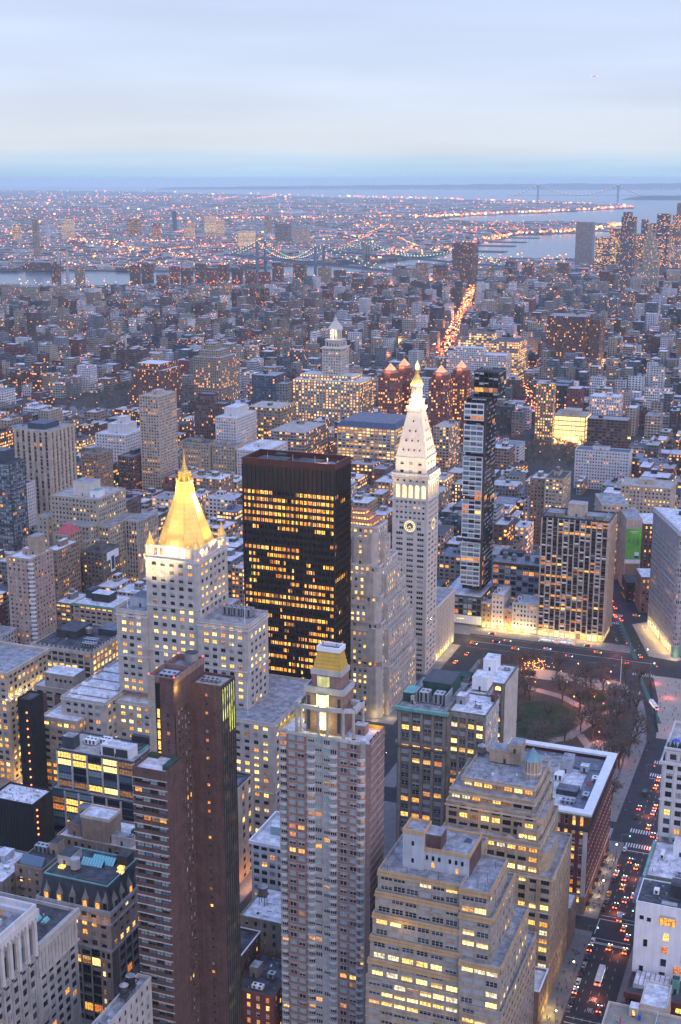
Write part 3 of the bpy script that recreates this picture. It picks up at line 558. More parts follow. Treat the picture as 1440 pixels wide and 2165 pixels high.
# ======================================================= brown brick tower with banded front
def banded_tower():
    t = hero('brick_tower', -215, -193, 361, 397, 'slim brown brick tower with ribbon windows and floor bands on its front', 'tower', 0)
    b = MB(); wins = []
    rib = style(bay=3.05, fh=3.42, ww=2.98, wh=1.75, sill=1.25, wall='brown_brick', n=2, lit=.05, pal='home', off='teal_off', m0=.45, frame='frame_dark', depth=.35, rail=True, band=(1, .28, .25, 'tan_trim'), rowvar=.4)
    side = style(bay=3.2, fh=3.42, ww=1.2, wh=1.8, wall='brown_brick', n=1, lit=.02, off='off', m0=15, frame='steel')
    blk(b, wins, -215, -202, 361, 374, 0, 121, rib, stW=dict(side, m0=(10.5, .5), bay=2, ww=.9, wh=.9, sill=1.4), roof=None)
    b.box(-215.1, -201.9, 360.9, 374, 121, 123.4, 'brown_brick', 'roof_white'); b.ring(-215.1, -201.9, 360.9, 374, 123.4, 124.6, .35, 'brown_brick')
    ws = style(bay=2.5, fh=3.42, ww=1.25, wh=1.9, wall='brown_brick', n=1, lit=.07, pal='office', off='pale_off', m0=1.6, frame='steel')
    plainW = style(bay=30, fh=30, ww=.01, wh=.01, wall='brown_brick')
    b.poly([(-215, 374, 121), (-205, 374, 121), (-205, 374, 153), (-215, 374, 153)], 'brown_brick')
    n1 = style(bay=4.4, fh=3.42, ww=1.3, wh=1.3, wall='brown_brick', n=1, lit=.2, pal='home', m0=.3, frame='steel')
    fac(b, wins, (-210.2, 373.4), (1, 0), 5.4, 121, 141, n1); b.box(-210.2, -204.8, 373.4, 374, 141, 153, 'brown_brick')
    b.box(-215, -212.2, 373.4, 374, 121, 153.2, 'grey_buff')
    for k in range(5): b.box(-211.7, -210.7, 373.66, 373.7, 122+k*4, 125.2+k*4, 'lit_yellow')
    b.box(-212.2, -210.2, 373.7, 373.9, 121, 150.5, 'frame_black')
    fac(b, wins, (-204.8, 374), (0, 1), 22.5, 0, 141, ws); b.poly([(-204.8, 374, 141), (-204.8, 396.5, 141), (-204.8, 396.5, 153), (-204.8, 374, 153)], 'brown_brick')
    b.poly([(-204.8, 396.5, 0), (-215, 396.5, 0), (-215, 396.5, 153), (-204.8, 396.5, 153)], 'brown_brick'); b.poly([(-215, 396.5, 0), (-215, 374, 0), (-215, 374, 153), (-215, 396.5, 153)], 'brown_brick')
    b.poly([(-215, 374, 151), (-204.8, 374, 151), (-204.8, 396.5, 151), (-215, 396.5, 151)], 'roof_grey'); b.ring(-215.1, -204.7, 373.9, 396.6, 150.9, 153.3, .35, 'pink_brick'); b.box(-214.7, -205.1, 386, 386.4, 151, 153.2, 'pink_brick')
    # west wing with dark fins
    fac(b, wins, (-204.8, 386), (1, 0), 11.8, 0, 145, style(bay=11.2, fh=3.42, ww=1.2, wh=1.2, wall='brown_brick', n=1, lit=.25, pal='home', m0=.2, frame='steel', sill=1.3)); b.poly([(-204.8, 386, 145), (-193, 386, 145), (-193, 386, 147.5), (-204.8, 386, 147.5)], 'brown_brick')
    fac(b, wins, (-193, 386), (0, 1), 10.5, 0, 147.5, style(bay=1.75, fh=3.42, ww=1.4, wh=2.5, sill=.5, wall='dark_stone', n=1, lit=.24, pal='office', off='pale_off', m0=0, frame='frame_dark', pier=(.35, .5, 'charcoal'), rowvar=1.4))
    b.poly([(-193, 396.5, 0), (-204.8, 396.5, 0), (-204.8, 396.5, 147.5), (-193, 396.5, 147.5)], 'brown_brick'); b.poly([(-204.8, 386, 146.6), (-193, 386, 146.6), (-193, 396.5, 146.6), (-204.8, 396.5, 146.6)], 'roof_tan'); b.ring(-204.8, -192.9, 385.9, 396.6, 146.6, 147.6, .3, 'brown_brick')
    b.build('wall', t); put_windows(t, wins)
    # glowing green-gold glass strip near the top of the fins
    for i in range(6):
        g = MB(); a = 386.2+i*1.75; g.box(-192.98, -192.9, a+.2, a+1.35, 128+(i < 3)*6, 146, 'lit_green'); g.build('lit_strip', t)
    c = MB(); c.frus(-207.6, 392.6, 18, 2.5, 151, 2.5, 156, 'steel'); c.frus(-207.6, 392.6, 18, 2.6, 156, .2, 156.7, 'roof_dark', cap=False); c.build('cooling_drum', t)
    hvac(t, -213, 378, 151, 6, 4.5, 1.6); hvac(t, -203, 390, 146.6, 7, 2.2, 1.3); bulbs(t, [(-214.8, 374.2, 153.6), (-205, 374.2, 153.6), (-205, 396.2, 153.6), (-214.8, 396.2, 153.6)], .3, 'bulb_red')
    p = MB(); p.box(-214.3, -211, 371.5, 373.2, 123.4, 124.9, 'green_leaf'); p.build('terrace_planter', t); p = MB(); p.box(-205, -202.6, 364, 372, 123.4, 125.2, 'dark_green'); p.build('terrace_planter', t)
    lamp('POINT', 'roof_lamp', (-203.5, 375, 149), 900, (1, .72, .15), .3)
banded_tower()
# ======================================================= condo tower with gold mansard
def condo_tower():
    x0, x1, y0, y1, z = -177, -141.8, 398.2, 413.6, 128
    t = hero('condo_tower', x0, x1, y0, y1, 'pink brick apartment tower with curved balconies and a gold mansard pavilion', 'tower', 0)
    b = MB(); wins = []; fh = 3.16; nf = 40; z0 = z-fh*nf
    s = style(bay=3.3, fh=fh, ww=2.6, wh=1.75, sill=.95, wall='pink_brick', n=2, lit=.07, pal='home', off='condo_off', m0=.35, frame='frame_pale', depth=.2, rail=False, band=(1, .2, .12, 'condo_stone'))
    sc_ = dict(s, wall='condo_stone', bay=3.0, ww=2.5, lit=.15, n=3)
    secs = [(x0, x0+3.4, 1.2, sc_), (x0+3.4, x0+11, 0, s), (x0+11, x0+17.2, .5, sc_), (x0+17.2, x0+23, .1, sc_), (x0+23, x0+31.2, 0, s), (x0+31.2, x1-2, .9, sc_)]
    for (a, c, dy, ss) in secs:
        fac(b, wins, (a, y0+dy), (1, 0), c-a, z0, z, ss)
        b.poly([(a, y0+dy, z), (c, y0+dy, z), (c, y0+2, z), (a, y0+2, z)], 'roof_white'); b.box(a, c, y0+dy-.15, y0+dy+.3, z-.1, z+1.0, 'pale_grey_stone')
        b.poly([(c, y0+dy, z0), (c, y0+1.3, z0), (c, y0+1.3, z), (c, y0+dy, z)], ss['wall']); b.poly([(a, y0+1.3, z0), (a, y0+dy, z0), (a, y0+dy, z), (a, y0+1.3, z)], ss['wall'])
    b.poly([(x1-2, y0+.9, z0), (x1, y0+.9, z0), (x1, y0+.9, z), (x1-2, y0+.9, z)], 'pink_brick')
    fac(b, wins, (x1, y0+.9), (0, 1), y1-y0-.9, z0, z, style(bay=8, fh=fh, ww=.5, wh=1.5, wall='pink_brick', n=1, lit=0, m0=3, band=(1, .2, .1, 'pale_grey_stone')))
    b.poly([(x1, y1, z0), (x0, y1, z0), (x0, y1, z), (x1, y1, z)], 'pink_brick'); b.poly([(x0, y1, z0), (x0, y0+1.2, z0), (x0, y0+1.2, z), (x0, y1, z)], 'pink_brick')
    b.poly([(x0, y0+1.2, z), (x1, y0+1.2, z), (x1, y1, z), (x0, y1, z)], 'roof_white')
    b.box(x0, x0+.4, y0+1.4, y1, z, z+1.3, 'yellow_wall'); b.box(x0+.4, x0+9, y1-.4, y1, z, z+1.3, 'yellow_wall'); b.box(x1-.4, x1, y0+1.4, y1, z, z+1.1, 'pink_brick'); b.box(x1-6, x1-.4, y1-.4, y1, z, z+1.3, 'yellow_wall')
    b.build('wall', t); put_windows(t, wins)
    # rounded balconies
    bm = MB(); n = 8
    pr = None; W_, D_ = 1.75, 1.35
    pts = [(math.cos(math.pi*j/n)*W_, -math.sin(math.pi*j/n)*D_) for j in range(n+1)]
    for zz0, zz1 in ((-.18, 0.),): bm.prism([(a, c) for a, c in pts[::-1]], zz0, zz1, 'pale_grey_stone', bot=True)
    for j in range(n):
        (a, c), (d, e_) = pts[j], pts[j+1]; bm.poly([(a, c, .9), (d, e_, .9), (d, e_, 1.02), (a, c, 1.02)], 'white_metal')
        for k in range(3):
            f0, f1 = k/3+.06, k/3+.2; bm.poly([(a+(d-a)*f0, c+(e_-c)*f0, 0), (a+(d-a)*f1, c+(e_-c)*f1, 0), (a+(d-a)*f1, c+(e_-c)*f1, .9), (a+(d-a)*f0, c+(e_-c)*f0, .9)], 'white_metal')
    me = bm.build('balcony_mesh').data; bpy.data.objects.remove(bpy.data.objects['balcony_mesh'])
    cols = [(x0+1.7, y0+1.2), (x0+12.6, y0+.5), (x0+21.2, y0+.1), (x1-2.2-1.6, y0+.9)]; cnt = 0; rest = MB()
    for k in range(nf-2, 0, -1):
        for (a, c) in cols:
            zz = z0+k*fh+.05
            if cnt < 100:
                o = bpy.data.objects.new('balcony', me); COL.objects.link(o); o.parent = t; o.location = Vector((a, c, zz))-t.location; cnt += 1
            else:
                i = len(rest.v); rest.v.extend([(p.co.x+a, p.co.y+c, p.co.z+zz) for p in me.vertices])
                for p in me.polygons: rest.f.append(tuple(i+v for v in p.vertices)); rest.mi.append(rest.m(me.materials[p.material_index].name))
    tag(rest.build('balcony_rows', t), kind='stuff')
    # pavilion on the roof
    p = MB(); X0, X1, Y0, Y1 = -167.6, -153.4, 402.2, 412
    p.box(X0, X1, Y0, Y1, z, 145, 'pink_brick', 'roof_grey'); p.ring(X0-.5, X1+.5, Y0-.5, Y1+.5, 143.4, 145.6, .7, 'pale_grey_stone')
    p.box(X0+1.9, X1-1.2, Y0+.9, Y1-.8, 145, 150, 'pink_brick'); p.box(X0+1.6, X1-.9, Y0+.6, Y1-.5, 150, 151.8, 'pale_grey_stone')
    for a in (X0+.5, X1-2.2): p.box(a, a+1.2, Y0-.06, Y0, 129, 142, 'glass_mid')
    p.build('pavilion', t)
    g = MB(); g.prism([(X0+2.3, Y0+1.2), (X1-1.5, Y0+1.2), (X1-1.5, Y1-1.2), (X0+2.3, Y1-1.2)], 151.8, 158.6, 'gold_dull', P2=[(X0+3.8, Y0+2.6), (X1-2.6, Y0+2.6), (X1-2.6, Y1-2.4), (X0+3.8, Y1-2.4)])
    for k in range(5):
        f = (k+.5)/5.2; z_ = 151.8+6.8*f; o_ = 1.45*f; g.ring(X0+2.2+o_, X1-1.4-o_*.75, Y0+1.1+o_, Y1-1.1-o_*.85, z_, z_+.3, .4, 'gold_dull')
    g.build('mansard_roof', t)
    r_ = MB(); r_.ring(X0+3.3, X1-2.1, Y0+2.1, Y1-1.9, 158.3, 160, .7, 'white_metal'); r_.box(X0+4, X1-2.8, Y0+2.8, Y1-2.6, 158.3, 158.7, 'roof_dark'); r_.frus(X0+5, Y0+4, 8, .3, 158.7, .3, 161.4, 'steel'); r_.frus(X1-4, Y0+4, 8, .3, 158.7, .3, 161.2, 'steel'); r_.build('roof_rim', t)
    # floodlit central glass bay, three storeys high
    for (za, zb, mat, ww) in ((130, 136.4, 'lit_flood', 1.9), (137.6, 143, 'lit_flood', 2.3), (145.8, 149.6, 'lit_green2', 2.3)):
        k = MB(); cxm = (X0+X1)/2-.7; yb = Y0-.05 if za < 145 else Y0+.85
        k.prism([(cxm-ww, yb), (cxm-ww*.6, yb-.9), (cxm+ww*.6, yb-.9), (cxm+ww, yb)], za, zb, mat, 'pale_grey_stone')
        for q_ in (-.6, 0, .6): k.box(cxm+ww*q_-.07, cxm+ww*q_+.07, yb-.98, yb-.9, za, zb, 'frame_pale')
        k.build('glass_bay', t)
    # open colonnade round the pavilion
    c = MB()
    ring = [(-170.4, 400.2), (-168.3, 399.6), (-161.6, 399.4), (-158.4, 399.6), (-152.6, 400.2), (-149.2, 401.6), (-148.6, 409.5), (-170.6, 409.5)]
    for (a, d) in ring: c.frus(a, d, 10, .55, z, .5, 138, 'condo_stone'); c.frus(a, d, 10, .7, z, .7, z+.3, 'frame_dark')
    for i in range(5): (a, d), (e_, f) = ring[i], ring[i+1]; c.prism([(a-.4, d-.45), (e_+.4, f-.45), (e_+.4, f+.45), (a-.4, d+.45)], 138, 139.5, 'pale_grey_stone', bot=True)
    c.box(-149.7, -148.1, 401.2, 410, 138, 139.5, 'pale_grey_stone', bot=True); c.box(-171.2, -169.8, 400, 410, 138, 139.5, 'pale_grey_stone', bot=True); c.box(-153, -148.6, 408.6, 410, 138, 139.5, 'pale_grey_stone', bot=True)
    c.build('colonnade', t)
    bulkhead(t, -150.8, -146.5, 406, 410, z, z+3.4, 'pink_brick', 'roof_white')
    lamp('POINT', 'bay_lamp', (-161.2, 399.9, 133), 1500, (1, .88, .22), .5); lamp('POINT', 'bay_lamp', (-161.2, 400.6, 140.6), 1400, (1, .86, .2), .5); lamp('POINT', 'roof_lamp', (-172, 410, 130), 250, (1, .7, .1), .3); lamp('POINT', 'roof_lamp', (-144.6, 411, 129.5), 250, (1, .45, .12), .3)
    for k in range(5): q_ = MB(); q_.box(x1-1.3, x1-.5, y0+3+k*1.8, y0+3.7+k*1.8, z, z+.9, 'lead_red' if k % 2 else 'green_leaf'); q_.build('terrace_planter', t)
lit('lit_green2', (.85, .80, .28), .75, .7, 1.2, .3)
condo_tower()
def near(name, label, cat, tiers, s, sW=None, wall_extra=None, limit=100, zv=0):
    X0 = min(t[0] for t in tiers); X1 = max(t[1] for t in tiers); Y0 = min(t[2] for t in tiers); Y1 = max(t[3] for t in tiers)
    t = hero(name, X0, X1, Y0, Y1, label, cat, zv); b = MB(); wins = []
    for q in tiers:
        x0, x1, y0, y1, z0, z1 = q[:6]; roof = q[6] if len(q) > 6 else 'roof_grey'; par = q[7] if len(q) > 7 else .9; fc = q[8] if len(q) > 8 else 'NW'
        blk(b, wins, x0, x1, y0, y1, z0, z1, q[9] if len(q) > 9 else s, faces=fc, stW=sW, roof=roof, par=par)
    if wall_extra: wall_extra(b)
    b.build('wall', t); put_windows(t, wins, limit); return t
# ---- stepped buff ziggurat in the foreground
def ziggurat():
    s = style(bay=5.0, fh=3.62, ww=4.1, wh=2.05, sill=.95, wall='grey_buff', n=3, lit=.42, pal='bright', off='pale_off', m0=.8, band=None, frame='frame_pale', rowvar=.8)
    sW = dict(s, bay=4.2, ww=2.6, n=2, lit=.22)
    x0 = -134
    tiers = [(x0, -104.4, 385, 420, 80.8, 88.2, 'roof_grey', 1.1), (-104.4, -94, 383.3, 408, 79.8, 88.2, 'roof_grey', 1.1),
             (x0-.4, -103.8, 383.6, 422, 73, 80.8), (-103.8, -92.4, 381.9, 414, 64, 79.8), (x0-.9, -103.2, 382.4, 424, 64.8, 73), (x0-1.4, -102.8, 381.3, 426, 56.3, 64.8), (-102.8, -88.4, 379.0, 420, 48, 64),
             (x0-1.8, -102, 380.4, 428, 50, 56.3), (x0-2.2, -102, 379.4, 430, 0, 50), (-102, -87.2, 378.2, 430, 0, 48)]
    t = near('stepped_loft', 'buff brick ziggurat loft with stacked terraces and grey penthouse in the foreground', 'building', tiers, s, sW)
    c = MB()
    for (a, b_, c_, d, z0, z1, *r) in tiers[:8]:
        c.box(a-.25, b_+.25, c_-.3, c_-.04, z1-1.2, z1-.1, 'buff_band', bot=True); c.box(b_+.04, b_+.3, c_-.3, d, z1-1.2, z1-.1, 'buff_band', bot=True)
        c.box(a-.12, b_+.12, c_-.16, c_-.04, z1+.1, z1+.95, 'buff_band', bot=True); c.box(b_+.08, b_+.18, c_-.16, d, z1+.1, z1+.95, 'buff_band', bot=True)
    for z in (46, 42.4, 38.8, 35.1): c.box(x0-2.3, -101.9, 379.2, 379.36, z-.5, z, 'buff_band', bot=True); c.box(-102.1, -87.1, 378.0, 378.16, z-.5, z, 'buff_band', bot=True); c.box(-87.16, -87.0, 378, 430, z-.5, z, 'buff_band', bot=True)
    c.build('cornice_band', t)
    p = MB(); p.box(-127, -119.6, 391, 399.5, 88.3, 101.5, 'penthouse_grey'); p.ring(-127.2, -119.4, 390.8, 399.7, 101.5, 103, .4, 'buff_band'); p.poly([(-126.8, 391.2, 102), (-119.8, 391.2, 102), (-119.8, 399.3, 102), (-126.8, 399.3, 102)], 'roof_grey')
    p.box(-119.6, -103.6, 392.2, 408, 88.3, 95.4, 'penthouse_grey'); p.ring(-119.6, -103.4, 392, 408.2, 95.4, 96.8, .4, 'buff_band'); p.poly([(-119.4, 392.3, 96), (-103.7, 392.3, 96), (-103.7, 408, 96), (-119.4, 408, 96)], 'roof_grey')
    p.box(-119.6, -114, 393, 400, 95.4, 101.4, 'brown_brick', 'roof_grey'); p.box(-103.6, -103.5, 392.4, 408, 88.3, 95.3, 'brown_brick')
    for x, z in ((-123.4, 98), (-123.4, 91.5), (-118.6, 93), (-116.4, 93), (-114.2, 93), (-110.4, 93), (-108.2, 93), (-106, 93)): p.box(x-.45, x+.45, (390.95 if x < -119.6 else 392.12), (391.02 if x < -119.6 else 392.22), z-.8, z+.8, 'glass_black')
    p.box(-116.9, -115.9, 392.1, 392.22, 89.6, 91.4, 'lit_amber'); p.box(-108.4, -107.4, 392.1, 392.22, 89, 90.8, 'lit_amber')
    p.build('penthouse', t)
    k = MB(); k.frus(-107, 403, 4, 1.9, 96, .2, 97.3, 'glass_mid', rot=math.pi/4); k.build('skylight', t)
    for (x, y) in ((-131, 386.5), (-124, 386.6), (-113, 387.4), (-99, 387), (-97, 392), (-96.5, 401), (-96, 385)): q = MB(); q.tube((x, y, 88.2), (x, y, 91.2), .09, .09, 'dark_steel', 5); q.build('vent_pipe', t)
    lamp('POINT', 'window_glow', (-124, 379.5, 71.6), 300, (1, .6, .2), .6)
ziggurat()
# ---- brown setback loft with octagonal turret
def turret_loft():
    s = style(bay=4.3, fh=3.78, ww=3.35, wh=2.15, sill=.9, wall='tan_brick', n=3, lit=.52, pal='bright', off='off', m0=.6, frame='frame_dark', band=(4, .5, .18, 'tan_trim'), rowvar=1.1)
    sa = dict(s, arch=(0,), band=None, lit=.4); sW = dict(s, bay=3.4, ww=1.5, n=1, lit=.18, band=None)
    x0 = -133
    tiers = [(x0, -87.5, 457.8, 496, 0, 55.3, 'roof_grey', .9, 'NW', s), (x0, -93.2, 459.4, 494, 55.3, 68, 'roof_grey', .9, 'NW', sa), (-103, -94.6, 461.4, 492, 68, 72.6, 'roof_grey', .5, 'NW', sa),
             (x0+.3, -96, 463.5, 495, 68, 78, 'roof_grey', .8, 'NW', sa), (x0+.8, -97.4, 466.5, 496, 78, 82, 'roof_grey', .6, 'NW', sa), (-128.4, -98.4, 471, 498, 82, 85.4, 'roof_grey', .9, 'NW', sa)]
    t = near('turret_loft', 'brown brick setback loft with arched windows and a teal-capped octagonal turret', 'building', tiers, s, sW)
    c = MB()
    def gable(x0_, x1_, y, z, n):
        w_ = (x1_-x0_)/n
        for i in range(n): a = x0_+i*w_; c.prism([(a, y), (a+w_, y), (a+w_, y+.4), (a, y+.4)], z, z+.01, 'tan_trim'); c.poly([(a, y-.02, z), (a+w_, y-.02, z), (a+w_/2, y-.02, z+2.0)], 'tan_trim')
    gable(-108, -97, 459.3, 68.9, 2); gable(-108, -98.5, 466.4, 82.6, 2)
    for (a, b_, y, z) in ((x0, -93.2, 459.3, 67), (x0, -96, 463.4, 77), (x0+.8, -97.4, 466.4, 81), (-128.4, -98.4, 470.9, 85.3), (x0, -87.5, 457.7, 55)): c.box(a-.2, b_+.2, y-.25, y-.02, z-.4, z+.35, 'tan_trim', bot=True); c.box(b_+.02, b_+.25, y, y+28, z-.4, z+.35, 'tan_trim', bot=True)
    for x in [x0+i*4.4 for i in range(10)]: c.box(x-.3, x+.3, 457.4, 457.7, 0, 55, 'tan_brick')
    # chamfered corner pavilions
    c.prism([(-93.2, 462), (-90.2, 464.5), (-90.2, 480), (-93.2, 480)], 55.4, 64, 'tan_brick', 'roof_grey'); c.prism([(-96, 466), (-94, 468), (-94, 484), (-96, 484)], 68, 76, 'tan_brick', 'roof_grey')
    c.build('trim', t)
    u = MB(); cx, cy = -102.6, 484
    u.frus(cx, cy, 8, 3.7, 83, 3.7, 87, 'tan_brick', rot=math.pi/8); u.frus(cx, cy, 8, 3.95, 87, 3.8, 87.6, 'tan_trim', rot=math.pi/8); u.frus(cx, cy, 8, 3.5, 87.6, 3.5, 92.4, 'tan_brick', rot=math.pi/8)
    for j in range(16): a = j*math.pi/8; u.tube((cx+3.55*math.cos(a), cy+3.55*math.sin(a), 83), (cx+3.55*math.cos(a), cy+3.55*math.sin(a), 92.4), .22, .22, 'tan_trim', 4)
    tt = u.build('turret', t); k = MB(); k.frus(cx, cy, 8, 3.8, 92.4, .05, 97.6, 'teal_cone', rot=math.pi/8, cap=False)
    for j in range(8): a = math.pi/8+j*math.pi/4; k.tube((cx+3.8*math.cos(a), cy+3.8*math.sin(a), 92.45), (cx, cy, 97.7), .09, .05, 'copper_green', 4)
    k.build('turret_roof', tt, loc=t.location)
    bulkhead(t, -122, -109, 489.5, 497, 86, 91.4, 'tan_brick', 'roof_grey'); bulkhead(t, -114, -108.6, 489, 497, 91.4, 95, 'tan_brick', 'roof_grey'); water_tank(t, -126.5, 495, 86, 1.8, 2.6, 1.2, 'dark_stone'); clutter(t, -126, -107, 473, 486, 85.5, 3, 7)
    lamp('POINT', 'window_glow', (-118, 457.5, 76), 500, (1, .6, .2), .6); lamp('POINT', 'window_glow', (-94.8, 462, 70.5), 350, (1, .55, .2), .4)
    lamp('POINT', 'shop_lamp', (-85.6, 456, 3.2), 700, (1, .65, .2), .3)
turret_loft()
# ---- red brick block with wide white cornice
def cornice_block():
    x0, x1, y0, y1, z = -136.6, -86.4, 529, 594, 50
    s = style(bay=3.3, fh=4.0, ww=1.5, wh=2.35, wall='red_brick', n=1, lit=.38, pal='amber', off='off', m0=1.2, frame='white_stone', arch=(0,)); sW = dict(s, lit=.14)
    sb = style(bay=5, fh=4.4, ww=3.4, wh=3.2, wall='grey_buff', n=2, lit=.4, pal='bright', m0=1.5)
    def lintels(w_):
        for k in range(6):
            for i in range(14):
                x = x0+1.2+(i+.5)*3.41; w_.prism([(x-.85, y0-.18), (x+.85, y0-.18), (x+.85, y0-.02), (x-.85, y0-.02)], 9+k*5.5+3.3, 9+k*5.5+3.7, 'white_stone', bot=True)
            for i in range(18):
                y = y0+1.5+(i+.5)*3.47; w_.box(x1+.02, x1+.18, y-.85, y+.85, 9+k*5.5+3.3, 9+k*5.5+3.7, 'white_stone', bot=True)
        for (px_, py_) in ((x1-2, y0), (x0, y0)): w_.box(px_, px_+2, y0-.14, y0-.02, 9, 41, 'white_stone')
    t = near('cornice_block', 'red brick classical block with a broad white cornice around its rooftop court', 'building', [(x0, x1, y0, y1, 9, 42, None, 0, 'NW', s), (x0, x1, y0, y1, 42, 49, None, 0, 'NW', dict(s, arch=(0,), fh=7, wh=4.6, wall='red_brick', lit=.1)), (x0, x1, y0, y1, 0, 9, None, 0, 'NW', sb)], s, sW, wall_extra=lintels)
    c = MB(); c.ring(x0-1.5, x1+1.5, y0-1.5, y1+1.5, 49, 50, 4.2, 'white_paint'); c.ring(x0-1.0, x1+1.0, y0-1.0, y1+1.0, 48.1, 49, 1.1, 'copper_green'); c.ring(x0-.7, x1+.7, y0-.7, y1+.7, 40.9, 42.3, .9, 'charcoal'); c.ring(x0-.4, x1+.4, y0-.4, y1+.4, 8.6, 9.3, .6, 'tan_trim'); c.build('cornice', t)
    r_ = MB(); r_.poly([(x0+1, y0+1, 46.5), (x1-1, y0+1, 46.5), (x1-1, y1-1, 46.5), (x0+1, y1-1, 46.5)], 'roof_white')
    r_.box(x0+2.5, x1-3, 578, 590.5, 46.5, 47.6, 'roof_blue', 'roof_blue'); r_.box(x1-9, x1-3, 536, 578, 46.5, 47.2, 'roof_blue', 'roof_blue'); r_.build('roof', t)
    l = MB(); l.box(x0+2, -108, 566, 578, 46.5, 51.6, 'white_stone', 'roof_grey')
    for i in range(7): l.box(x0+8+i*2.6, x0+9.1+i*2.6, 565.9, 565.98, 48, 50, 'glass_black')
    l.build('light_court', t)
    bulkhead(t, -108, -103, 572, 582, 46.5, 52.5, 'penthouse_grey', 'roof_grey'); bulkhead(t, -99, -95, 574, 578, 47.6, 50.5, 'penthouse_grey', 'roof_white'); bulkhead(t, -105, -95.5, 549, 556, 46.5, 49, 'slate', 'roof_blue'); bulkhead(t, -110, -106, 536, 541, 46.5, 49.5, 'copper_green', 'roof_grey')
    hvac(t, -109, 562, 46.5, 4, 6, 3.2, 'white_metal', fan=False); hvac(t, -112, 553, 46.5, 4.5, 2.5, 2.2); hvac(t, -101, 540, 46.5, 6, 3.5, 2); hvac(t, -93, 547, 47.3, 3, 5, 1.6); hvac(t, -92, 566, 47.3, 2.6, 4, 1.6, 'white_metal')
    clutter(t, -134, -96, 532, 548, 46.6, 9, 9); clutter(t, -128, -98, 580, 590, 47.7, 5, 10)
    a = MB(); a.frus(-92.5, 562, 6, 1.2, 47.3, .2, 49.2, 'lead_red'); a.build('roof_tent', t)
    for i in range(8): q = MB(); q.prism([(x1, y0+3+i*7.4), (x1+1.6, y0+3+i*7.4), (x1+1.6, y0+6.6+i*7.4), (x1, y0+6.6+i*7.4)], 3, 3.06, 'charcoal', P2=[(x1, y0+3+i*7.4), (x1+.2, y0+3+i*7.4), (x1+.2, y0+6.6+i*7.4), (x1, y0+6.6+i*7.4)]); q.build('awning', t)
    for i in range(5): lamp('POINT', 'shop_lamp', (-84.2, 534+i*12, 2.4), 420, (1, .7, .35), .3)
cornice_block()
